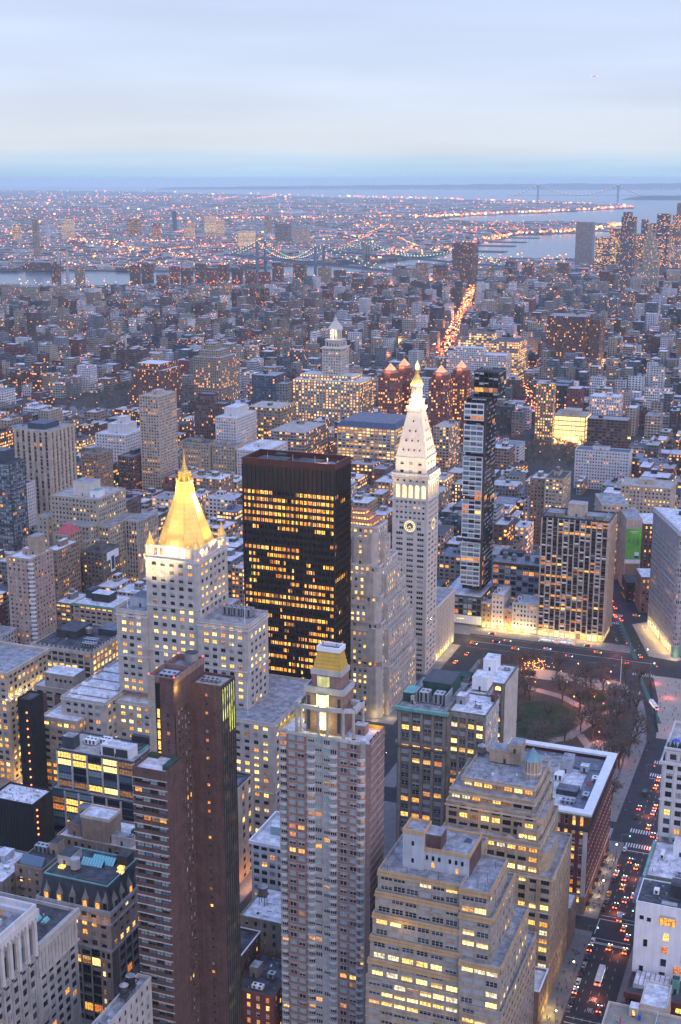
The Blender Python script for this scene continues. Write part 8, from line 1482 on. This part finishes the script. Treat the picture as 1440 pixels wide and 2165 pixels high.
# ======================================================= bare winter trees
wall('bark', (.085, .068, .058), .25, sc_=2); wall('twig', (.14, .11, .092), .25, sc_=2)
def tree_meshes(seed, H=17, spread=1.0, lv=4):
    r_ = random.Random(seed); tr = MB(); cr = MB()
    def grow(p, d, ln, rd, k):
        n = 2 if k < 2 else 1; q = p
        for i in range(n):
            d = (d+Vector((r_.gauss(0, .10), r_.gauss(0, .10), r_.gauss(.04, .06)))).normalized(); e_ = q+d*(ln/n); (tr if k < 2 else cr).tube(q, e_, rd*(1-.25*i/n), rd*(1-.25*(i+1)/n), 'bark' if k < 3 else 'twig', 5 if k < 2 else 3); q = e_
        if k == lv: return
        m_ = (5, 4, 4, 4)[k]; ph = r_.random()*6.28
        for j in range(m_):
            a = ph+j*6.283/m_+r_.uniform(-.4, .4); tilt = r_.uniform(.45, .95)*spread if k else r_.uniform(.35, .75)*spread
            ax = d.orthogonal().normalized(); ax.rotate(__import__('mathutils').Quaternion(d, a)); nd = (d*math.cos(tilt)+ax*math.sin(tilt)).normalized(); st_ = p+(q-p)*(1 if j < 2 else r_.uniform(.55, .98)); grow(st_, nd, ln*r_.uniform(.55, .78), rd*.66, k+1)
    grow(Vector((0, 0, 0)), Vector((0, 0, 1)), H*.34, .5, 0); return tr, cr
TREES = []
for s_ in range(4):
    tr, cr = tree_meshes(40+s_, 17+s_, 1.0+.08*s_); a = tr.build('trunk'); b = cr.build('crown'); TREES.append((a.data, b.data)); bpy.data.objects.remove(a); bpy.data.objects.remove(b)
tr_r = random.Random(21)
def put_tree(x, y, sc__, label, i):
    t = thing('bare_tree', (x, y, .15), label, 'tree', 'bare trees of the square'); t.rotation_euler = (0, 0, tr_r.random()*6.28); t.scale = (sc__, sc__, sc__*tr_r.uniform(.9, 1.15))
    for nm, me in zip(('trunk', 'crown'), TREES[i % 4]): o = bpy.data.objects.new(nm, me); COL.objects.link(o); o.parent = t
spots = [(-165.8, 765.6), (-170.4, 772.2), (-142.4, 791.5), (-129.6, 813.9), (-136, 798.3), (-110.2, 770.6), (-93.8, 703.4), (-111.9, 746.6)]
while len(spots) < 96:
    x, y = tr_r.uniform(-204, -93), tr_r.uniform(624, 822)
    if (x > -104 and y > 770) or ((x+153)/20)**2+((y-738)/28)**2 < 1 and tr_r.random() < .94 or ((x+128)/15)**2+((y-808)/9)**2 < 1 or any((x-a)**2+(y-c)**2 < 26 for a, c in spots): continue
    spots.append((x, y))
for i, (x, y) in enumerate(spots):
    wh = 'near the avenue' if x > -112 else 'by the wide cross street' if y > 800 else 'at the edge of the oval lawn' if ((x+153)/30)**2+((y-738)/38)**2 < 1 else 'behind the cornice block' if y < 670 else 'among the park paths'
    put_tree(x, y, tr_r.uniform(.85, 1.25), 'leafless tree with brown branches '+wh+' in the square', i)
wall('hedge_leaf', (.028, .032, .018), .4, sc_=2.5)
hd = MB()
for i in range(14): y = 626+i*6; hd.frus(-101.5+tr_r.uniform(-.8, .8), y, 7, 2.6, .2, 1.0, 3.2+tr_r.random()*1.4, 'hedge_leaf')
tag(hd.build('evergreen_hedge'), 'dark evergreen hedge along the park side of the avenue', 'hedge')
# far woods between the blocks read as one mass
src = [bpy.data.objects.new('tmp', TREES[k][1]) for k in (0, 2)]; wd = MB(); low = []
for k in range(2):
    tr, cr = tree_meshes(90+k, 15, 1.15, 3); m_ = MB(); m_.v = tr.v+cr.v; n0 = len(tr.v); m_.f = tr.f+[tuple(i+n0 for i in f) for f in cr.f]; m_.mats = ['twig']; m_.mi = [0]*len(m_.f); low.append(m_)
wr = random.Random(31)
for w_, n in zip(WOODS, (150, 260, 190, 40)):
    for _ in range(n):
        x, y, s_, a = wr.uniform(w_[0], w_[1]), wr.uniform(w_[2], w_[3]), wr.uniform(.8, 1.15), wr.random()*6.28; q = low[wr.randrange(2)]; i0 = len(wd.v); ca, sa = math.cos(a)*s_, math.sin(a)*s_
        wd.v.extend([(x+p[0]*ca-p[1]*sa, y+p[0]*sa+p[1]*ca, p[2]*s_) for p in q.v]); wd.f.extend([tuple(v+i0 for v in f) for f in q.f]); k = wd.m('twig'); wd.mi.extend([k]*len(q.f))
tag(wd.build('bare_woods'), kind='stuff')
sheet('park_ground', [[(w_[0], w_[2]), (w_[1], w_[2]), (w_[1], w_[3]), (w_[0], w_[3])] for w_ in WOODS], 'earth', .1)
# ======================================================= street lamps, signals, pole
def street_lamp(x, y, label, col='bulb_orange', h=5.2, light=(1, .30, .13), en=2400, group='park lamps'):
    t = thing('street_lamp', (x, y, .15), label, 'street lamp', group); b = MB(); b.frus(x, y, 6, .16, .15, .16, .9, 'dark_steel'); b.tube((x, y, .9), (x, y, h), .08, .06, 'dark_steel', 6); b.build('post', t); g = MB(); g.frus(x, y, 8, .22, h, .42, h+.35, col, cap=False); g.frus(x, y, 8, .42, h+.35, .12, h+.8, col); g.build('globe', t); lamp('POINT', 'street_lamp_light', (x, y-.6, h+.5), en, light, .3)
for i, (x, y) in enumerate([(-179.1, 854.8-32), (-172.5, 822), (-146.9, 826), (-166.4, 783.1), (-147.4, 790.5), (-122, 798.5), (-124.1, 819), (-138.3, 767.9), (-126.4, 772.5), (-119.1, 763.2), (-129.7, 745.1), (-113.9, 719.3), (-100, 695.4), (-110, 660), (-104, 640), (-177.6, 804.5)]): street_lamp(x, y, 'dark iron park lamp with a glowing reddish globe '+('beside the lawn path' if y < 770 else 'near the wide cross street' if y > 800 else 'at the path junction'))
for i, (x, y) in enumerate([(-81.4, 445), (-81.4, 480), (-81.4, 549), (-81.4, 585), (-61.2, 525), (-61.2, 560), (-99, 840), (-107, 865)]): street_lamp(x, y, 'avenue street lamp with warm globe on the '+('kerb below the brick blocks' if x < -70 and y < 700 else 'kerb opposite the brick blocks' if y < 700 else 'plaza edge'), 'bulb_white', 7, (1, .66, .35), 650, 'avenue street lamps')
def signal(x, y, dx, col, label):
    t = thing('traffic_light', (x, y, .15), label, 'traffic light', 'traffic lights on the avenue'); b = MB(); b.tube((x, y, .15), (x, y, 6.4), .1, .08, 'steel', 6); b.tube((x, y, 6.2), (x+dx, y, 6.8), .06, .05, 'steel', 5); b.build('mast', t); g = MB(); g.box(x+dx-.18, x+dx+.18, y-.15, y+.15, 5.9, 6.9, 'dark_steel'); g.build('housing', t); q = MB(); q.frus(x+dx, y-.2, 8, .3, 6.0, .3, 6.4, col); q.build('lens', t)
lit('bulb_green', (.15, 1, .45), 5, noise=False)
for (x, y, dx, c, n) in ((-81, 511, 4, 'bulb_green', 'green'), (-61, 530, -4, 'bulb_green', 'green'), (-81, 598, 4, 'bulb_green', 'green'), (-61, 618, -4, 'bulb_green', 'green'), (-81, 683, 4, 'bulb_red', 'red'), (-101, 838, 4, 'bulb_red', 'red'), (-120, 876, -3, 'bulb_red', 'red')): signal(x, y, dx, c, n+' traffic light on a mast arm at the '+('second' if 590 < y < 630 else 'first' if y < 540 else 'third' if y < 700 else 'wide square')+' crossing, '+('east' if dx > 0 else 'west')+' kerb')
t = thing('flagpole', (-114, 793.9, .15), 'tall white flagpole standing among the park trees', 'flagpole'); b = MB(); b.tube((-114, 793.9, .15), (-114, 793.9, 26), .28, .14, 'white_metal', 8); b.frus(-114, 793.9, 8, .9, .15, .7, 1.0, 'grey_stone'); b.frus(-114, 793.9, 6, .3, 26, .05, 26.5, 'gold'); b.build('pole', t)
b = MB(); fr2 = random.Random(8)
for _ in range(75): zq = 3.5+fr2.random()*5; b.frus(-175+fr2.gauss(0, 6.5), 812+fr2.gauss(0, 4.5), 6, .2, zq, .16, zq+.3, fr2.choice(['bulb_warm', 'bulb_orange']))
tag(b.build('string_lights'), 'cluster of warm string lights hung between trees at the park corner', 'string lights', kind='stuff'); 
for k in range(3): lamp('POINT', 'string_glow', (-179+k*5, 812, 6.5), 700, (1, .5, .2), 1)
b = MB(); b.box(-181, -172, 806, 811, .2, 3.6, 'dark_steel', 'green_leaf'); k = tag(b.build('kiosk'), 'low dark kiosk under the string lights in the park', 'kiosk')
# ======================================================= vehicles
PAINT = {'yellow': (.80, .36, .015), 'white': (.72, .72, .74), 'black': (.015, .015, .018), 'silver': (.40, .41, .44), 'dark blue': (.03, .05, .12), 'red': (.35, .02, .02), 'grey': (.14, .145, .15), 'green': (.015, .10, .05)}
for k, c in PAINT.items(): plain('paint_'+k.replace(' ', '_'), c, .25, .2 if k in ('silver', 'grey') else 0)
plain('tyre', (.015, .015, .015), .9); plain('car_glass', (.015, .02, .025), .08); lit('tail_lamp', (1, .07, .02), 14, noise=False); lit('head_lamp', (1, .92, .75), 7, noise=False); plain('hub', (.4, .4, .42), .4, .8); lit('bus_interior', (1, .9, .65), 1.3)
def loft(b, secs, mat, cap=True):
    """secs: list of (y, [(x, z)...]) cross-sections"""
    for (ya, A), (yb, B_) in zip(secs[:-1], secs[1:]):
        n = len(A)
        for j in range(n): k = (j+1) % n; b.poly([(A[j][0], ya, A[j][1]), (A[k][0], ya, A[k][1]), (B_[k][0], yb, B_[k][1]), (B_[j][0], yb, B_[j][1])], mat)
    b.poly([(x, secs[0][0], z) for x, z in secs[0][1]][::-1], mat); b.poly([(x, secs[-1][0], z) for x, z in secs[-1][1]], mat)
def car_parts(kind):
    P = []
    def sec(w_, z0, z1, r_=.12): return [(-w_+r_, z0), (w_-r_, z0), (w_, z0+r_), (w_, z1-r_), (w_-r_*1.4, z1), (-w_+r_*1.4, z1), (-w_, z1-r_), (-w_, z0+r_)]
    if kind == 'car':
        b = MB(); loft(b, [(-2.35, sec(.78, .42, .80)), (-2.2, sec(.88, .30, .98)), (-1.4, sec(.92, .26, 1.02)), (1.2, sec(.92, .26, .98)), (2.0, sec(.88, .28, .84)), (2.35, sec(.76, .38, .68))], '__paint'); P.append(('body', b))
        c = MB(); loft(c, [(-1.75, sec(.72, .98, 1.04, .02)), (-1.15, sec(.66, .98, 1.44, .06)), (.35, sec(.66, .98, 1.46, .06)), (1.15, sec(.74, .96, 1.02, .02))], 'car_glass'); P.append(('cabin_glass', c))
        r_ = MB(); loft(r_, [(-1.12, sec(.64, 1.42, 1.49, .03)), (.3, sec(.64, 1.43, 1.51, .03))], '__paint'); P.append(('roof_panel', r_)); hw_, yb, wr_, wy = .94, 2.36, .33, 1.38; tz = .72
    elif kind == 'bus':
        b = MB(); loft(b, [(-6, sec(1.2, .4, 2.9, .15)), (-5.8, sec(1.27, .35, 3.1, .2)), (5.7, sec(1.27, .35, 3.1, .2)), (6, sec(1.2, .4, 2.95, .15))], '__paint'); P.append(('body', b))
        c = MB()
        for s_ in (-1, 1):
            for k in range(7): a = -5.2+k*1.5; c.box(min(s_*1.275, s_*1.29), max(s_*1.275, s_*1.29), a, a+1.3, 1.5, 2.5, 'bus_interior')
        c.box(-1.0, 1.0, 5.98, 6.03, 1.4, 2.7, 'car_glass'); c.box(-.9, .9, -6.03, -5.98, 1.7, 2.6, 'car_glass'); P.append(('side_window', c)); r_ = MB(); r_.box(-.7, .7, -3, -1, 3.08, 3.35, 'white_metal'); r_.box(-.6, .6, 1.5, 3, 3.08, 3.3, 'white_metal'); P.append(('roof_unit', r_)); hw_, yb, wr_, wy = 1.28, 6.03, .5, 3.7; tz = .9
    else:
        b = MB(); loft(b, [(-3.3, sec(1.1, .5, 2.7, .08)), (1.2, sec(1.1, .5, 2.7, .08))], '__paint'); P.append(('cargo_box', b)); c = MB(); loft(c, [(1.3, sec(1.0, .4, 2.1)), (2.6, sec(1.0, .4, 2.0)), (3.2, sec(.95, .4, 1.2))], '__paint'); P.append(('cab', c)); g = MB(); g.box(-.85, .85, 2.62, 2.95, 1.3, 1.85, 'car_glass'); P.append(('windscreen', g)); hw_, yb, wr_, wy = 1.1, 3.32, .42, 2.2; tz = .7
    for s_ in (-1, 1):
        for y_ in (-wy, wy): w_ = MB(); w_.v = []; n = 12; x0 = s_*(hw_-.14); x1 = s_*(hw_+.02); [w_.poly([(x0, y_+math.cos(6.283*j/n)*wr_, wr_+math.sin(6.283*j/n)*wr_), (x1, y_+math.cos(6.283*j/n)*wr_, wr_+math.sin(6.283*j/n)*wr_), (x1, y_+math.cos(6.283*(j+1)/n)*wr_, wr_+math.sin(6.283*(j+1)/n)*wr_), (x0, y_+math.cos(6.283*(j+1)/n)*wr_, wr_+math.sin(6.283*(j+1)/n)*wr_)], 'tyre') for j in range(n)]; w_.poly([(x1, y_+math.cos(6.283*j/n)*wr_, wr_+math.sin(6.283*j/n)*wr_) for j in range(n)], 'tyre'); w_.poly([(x1+s_*.01, y_+math.cos(6.283*j/n)*wr_*.55, wr_+math.sin(6.283*j/n)*wr_*.55) for j in range(n)], 'hub'); P.append(('wheel', w_))
        l = MB(); a, c2 = sorted((s_*hw_*.42, s_*hw_*.96)); l.box(a, c2, -yb-.03, -yb+.1, tz-.08, tz+.34, 'tail_lamp', bot=True); P.append(('tail_lamp', l)); l = MB(); l.box(a, c2, yb-.14, yb+.03, tz-.14, tz+.06, 'head_lamp', bot=True); P.append(('head_lamp', l))
    return P
plain('__paint', (1, 1, 1)); CARS = {}
for kind in ('car', 'bus', 'truck'):
    CARS[kind] = []
    for nm, b in car_parts(kind): o = b.build(nm); CARS[kind].append((nm, o.data)); bpy.data.objects.remove(o)
sg = MB(); sg.box(-.3, .3, -.35, -.1, 1.5, 1.68, 'lit_pale'); o = sg.build('roof_sign'); SIGN = o.data; bpy.data.objects.remove(o)
def vehicle(kind, x, y, paint, label, rz=0, group='vehicles on the avenue', taxi=False, lights_on=True):
    t = thing({'car': 'taxi' if taxi else 'car', 'bus': 'bus', 'truck': 'truck'}[kind], (x, y, .02), label, {'car': 'taxi' if taxi else 'car', 'bus': 'bus', 'truck': 'truck'}[kind], group, rz)
    for nm, me in CARS[kind]:
        o = bpy.data.objects.new(nm, me); COL.objects.link(o); o.parent = t
        for i, m_ in enumerate(me.materials):
            if m_.name == '__paint': o.material_slots[i].link = 'OBJECT'; o.material_slots[i].material = M['paint_'+paint.replace(' ', '_')]
            elif not lights_on and m_.name in ('tail_lamp', 'head_lamp'): o.material_slots[i].link = 'OBJECT'; o.material_slots[i].material = M['lead_red'] if m_.name == 'tail_lamp' else M['glass_blind']
    if taxi: o = bpy.data.objects.new('roof_sign', SIGN); COL.objects.link(o); o.parent = t
    return t
cr_ = random.Random(17)
def where(y): return 'beyond the far crossing' if y > 690 else 'beside the park hedge' if y > 610 else 'beside the red brick block' if y > 535 else 'inside the nearest crossing' if y > 508 else 'beside the brown setback loft' if y > 455 else 'at the bottom of the avenue'
LN = {-75.9: 'left', -72.6: 'left-centre', -69.3: 'right-centre', -66.1: 'right'}; busy = []
for y in [444, 462, 486, 497, 506, 517, 523, 541, 547, 553, 559, 566, 572, 578, 583, 589, 598, 606, 613, 622, 629, 637, 645, 652, 661, 669, 678, 688, 699, 708, 716, 725]:
    for _ in range(cr_.choice([1, 1, 2])):
        ln = cr_.choice([-74.2, -70.9, -67.7, -64.7]); 
        if any(abs(ln-a) < 1 and abs(y-c) < 6.5 for a, c in busy) or (ln == -70.9 and 470 < y < 500): continue
        busy.append((ln, y)); nm = {-74.2: 'left', -70.9: 'left-centre', -67.7: 'right-centre', -64.7: 'right'}[ln]; taxi = cr_.random() < .5; pc = 'yellow' if taxi else cr_.choice(['black', 'black', 'silver', 'white', 'dark blue', 'red', 'grey'])
        vehicle('car', ln+cr_.uniform(-.3, .3), y+cr_.uniform(-1, 1), pc, ('yellow taxi' if taxi else pc+' car')+' with red tail lights in the '+nm+' lane '+where(y), cr_.uniform(-.04, .04), taxi=taxi)
vehicle('bus', -70.9, 483, 'white', 'white bus driving down the avenue beside the brown setback loft'); vehicle('truck', -70.6, 531.5, 'silver', 'silver box truck just past the nearest crossing'); vehicle('bus', -91, 782, 'white', 'white bus turning from the diagonal avenue beside the plaza', rad(25)); vehicle('truck', -78.3, 659, 'green', 'dark green truck parked along the park hedge', lights_on=False) if 'green' in PAINT else None
for i, (y, pc) in enumerate(((489.7, 'silver'), (477.2, 'white'), (470.7, 'silver'), (457.5, 'grey'), (463.6, 'black'), (483.5, 'black'), (509.0, 'white'), (503, 'black'), (496.4, 'dark blue'), (537, 'black'), (543.5, 'grey'), (550, 'yellow'), (569.9, 'white'), (575.9, 'red'), (564, 'black'), (594.4, 'white'), (630.6, 'black'), (641, 'grey'))): vehicle('car', -78.7, y, pc, pc+' car parked at the left kerb '+where(y), cr_.uniform(-.03, .03), 'cars parked along the kerb', lights_on=(i % 5 == 2))
vehicle('bus', -178.3, 875.2, 'white', 'left half of a long white bus stopped before the ribbed apartments', rad(90), 'buses on the wide street'); vehicle('bus', -165.2, 875.2, 'white', 'right-hand white bus stopped before the ribbed apartments', rad(90), 'buses on the wide street')
for (x, y, pc, rz, lb) in ((-140.8, 865.5, 'yellow', -90, 'yellow taxi crossing the middle of the wide street'), (-120, 851, 'yellow', 90, 'yellow taxi waiting at the plaza corner of the wide street'), (-196, 852, 'yellow', -90, 'yellow taxi in the park-side lane of the wide street'), (-175, 860, 'white', -90, 'white car in the middle of the wide street'), (-212, 861, 'black', -90, 'black car in the middle lane by the glass podium'), (-158, 851, 'silver', -90, 'silver car along the park side of the wide street'), (-219, 876.5, 'black', 90, 'black car passing the lit shop row'), (-226, 852, 'yellow', -100, 'yellow taxi turning by the white stone annex'), (-205, 866, 'silver', -90, 'silver car on the wide street left of the buses'), (-150, 876, 'black', 90, 'black car before the ribbed apartment slab'), (-112, 868, 'red', 20, 'red car with tail lights entering the diagonal avenue'), (-128, 955, 'yellow', -90, 'yellow taxi crossing beneath the wedge tower'), (-117, 957, 'red', -90, 'red car crossing beneath the wedge tower')): vehicle('car', x, y, pc, lb, rad(rz), 'vehicles on the wide street', taxi=pc == 'yellow')
for i, y in enumerate((941, 948, 968, 985, 1003, 1012, 1029, 1036, 1046, 1058, 1071, 1085)): vehicle('car', bway(y)+cr_.choice([-1.5, 2]), y, ('red', 'yellow', 'black', 'silver', 'yellow', 'grey')[i % 6], ('red', 'yellow', 'black', 'silver', 'yellow', 'grey')[i % 6]+' car queueing with red tail lights '+('just past the wide street' if y < 960 else 'beside the beige corner lofts' if y < 1020 else 'deep')+' in the diagonal avenue', rad(18), 'queue in the diagonal avenue')
for i, y in enumerate((889, 896, 903, 911, 918, 926, 933)): vehicle('car', -131-(y-889)*.30, y, ('black', 'silver', 'dark blue', 'grey')[i % 4], ('black', 'silver', 'dark blue', 'grey')[i % 4]+' car parked by the ribbed apartments on the diagonal avenue', rad(18), 'cars parked on the diagonal avenue', lights_on=False)
for i, y in enumerate((640, 655, 690, 700, 745, 790, 812, 830)): vehicle('car', -228+(i % 3)*3, y, ('yellow', 'black', 'white')[i % 3], ('yellow', 'black', 'white')[i % 3]+' car on the avenue between the park and the clock tower', 0, 'cars on the park-side avenue', taxi=i % 3 == 0)
for k in range(9): y = 436+k*33; lamp('POINT', 'traffic_glow', (-70+(k % 3-1)*3, y, 2.2), 1000, (1, .25, .08), .8)
for (x, y) in ((-72, 748), (-97, 822), (-84, 800), (-98, 905), (-128, 866), (-118, 850)): lamp('POINT', 'traffic_glow', (x, y, 3.5), 1500, (1, .18, .10), .8)
for k in range(5): y = 950+k*26; lamp('POINT', 'traffic_glow', (bway(y), y-2, 2.4), 1600, (1, .10, .06), .8)
# ======================================================= people
def person_mesh():
    """one continuous skinned body: legs mid-stride, torso, arms, neck and head"""
    vs = [(0, 0, .93), (.09, .02, .88), (.10, .16, .50), (.10, .10, .08), (.10, .26, .05), (-.09, -.02, .88), (-.10, -.10, .50), (-.10, -.30, .10), (-.10, -.16, .05), (0, 0, 1.20), (0, .01, 1.42), (.19, 0, 1.40), (.25, -.08, 1.14), (.25, .06, .92), (-.19, 0, 1.40), (-.25, .10, 1.14), (-.25, .20, .94), (0, .01, 1.52), (0, .03, 1.66), (0, .02, 1.76)]
    ed = [(0, 1), (1, 2), (2, 3), (3, 4), (0, 5), (5, 6), (6, 7), (7, 8), (0, 9), (9, 10), (10, 11), (11, 12), (12, 13), (10, 14), (14, 15), (15, 16), (10, 17), (17, 18), (18, 19)]
    rd = [.16, .105, .075, .05, .045, .105, .075, .05, .045, .16, .15, .075, .055, .045, .075, .055, .045, .06, .105, .07]
    me = bpy.data.meshes.new('person_base'); me.from_pydata(vs, ed, []); o = bpy.data.objects.new('person_base', me); COL.objects.link(o); m_ = o.modifiers.new('skin', 'SKIN'); o.modifiers.new('sub', 'SUBSURF').levels = 1
    for v, r_ in zip(me.skin_vertices[0].data, rd): v.radius = (r_, r_*.85)
    me.skin_vertices[0].data[0].use_root = True
    dg = bpy.context.evaluated_depsgraph_get(); out_ = bpy.data.meshes.new_from_object(o.evaluated_get(dg)); bpy.data.objects.remove(o); return out_
PM = person_mesh(); plain('skin_tone', (.45, .27, .20), .6); COATS = {'black': (.012, .012, .014), 'dark blue': (.02, .03, .07), 'brown': (.09, .05, .03), 'grey': (.12, .12, .13), 'red': (.28, .03, .03), 'pale': (.42, .40, .36)}; PV = {}
plain('dark_trousers', (.02, .02, .026), .9); plain('dark_hair', (.02, .014, .01), .7)
for k, c in COATS.items():
    plain('coat_'+k.replace(' ', '_'), c, .85); me = PM.copy(); me.materials.clear()
    for m_ in ('coat_'+k.replace(' ', '_'), 'dark_trousers', 'skin_tone', 'dark_hair'): me.materials.append(M[m_])
    for p in me.polygons: z = p.center.z; p.material_index = 3 if z > 1.68 or (z > 1.56 and p.center.y < -.01) else 2 if z > 1.50 or (abs(p.center.x) > .2 and z < .97) else 0 if z > .80 else 1; p.use_smooth = True
    PV[k] = me
pr_ = random.Random(6)
def crowd(n, box, place, group, slope=None):
    for _ in range(n):
        x, y = pr_.uniform(*box[0]), pr_.uniform(*box[1])
        if slope: x += slope*(y-box[1][0])
        k = pr_.choice(list(COATS)+['black', 'black', 'grey']); o = bpy.data.objects.new('person', PV[k]); COL.objects.link(o); o.location = (x, y, .17); o.rotation_euler = (0, 0, pr_.random()*6.28); o.scale = (1, 1, pr_.uniform(.94, 1.05)); tag(o, 'person in a '+k+' coat walking '+place, 'person', group)
crowd(34, ((-86, -81), (446, 508)), 'on the pavement below the brown setback loft', 'pedestrians by the setback loft'); crowd(34, ((-85.8, -81), (535, 594)), 'on the pavement below the red brick block', 'pedestrians by the red brick block'); crowd(24, ((-92, -84), (624, 728)), 'on the pavement beside the park hedge', 'pedestrians by the park'); crowd(44, ((-92, -68), (740, 828)), 'across the pale plaza before the wedge tower', 'people on the plaza'); crowd(20, ((-126, -112), (880, 935)), 'on the small plaza under the wedge tower', 'people under the wedge tower', -.1); crowd(16, ((-130, -104), (690, 775)), 'along the park paths', 'people in the park'); crowd(14, ((-79, -62), (510, 534)), 'over the nearest crossing', 'people at the crossings') if False else None
# plaza furniture: planters along the plaza edge
for i in range(26):
    f = i/25; x, y = -83.5-17*f, 744+88*f; t = thing('planter', (x, y, .15), 'round dark planter with a small shrub lining the pale plaza', 'planter', 'planters along the plaza'); b = MB(); b.frus(x, y, 8, .55, .15, .7, .9, 'charcoal'); b.build('pot', t); g = MB(); g.frus(x, y, 6, .75, .9, .25, 1.9, 'green_leaf'); g.build('shrub', t)
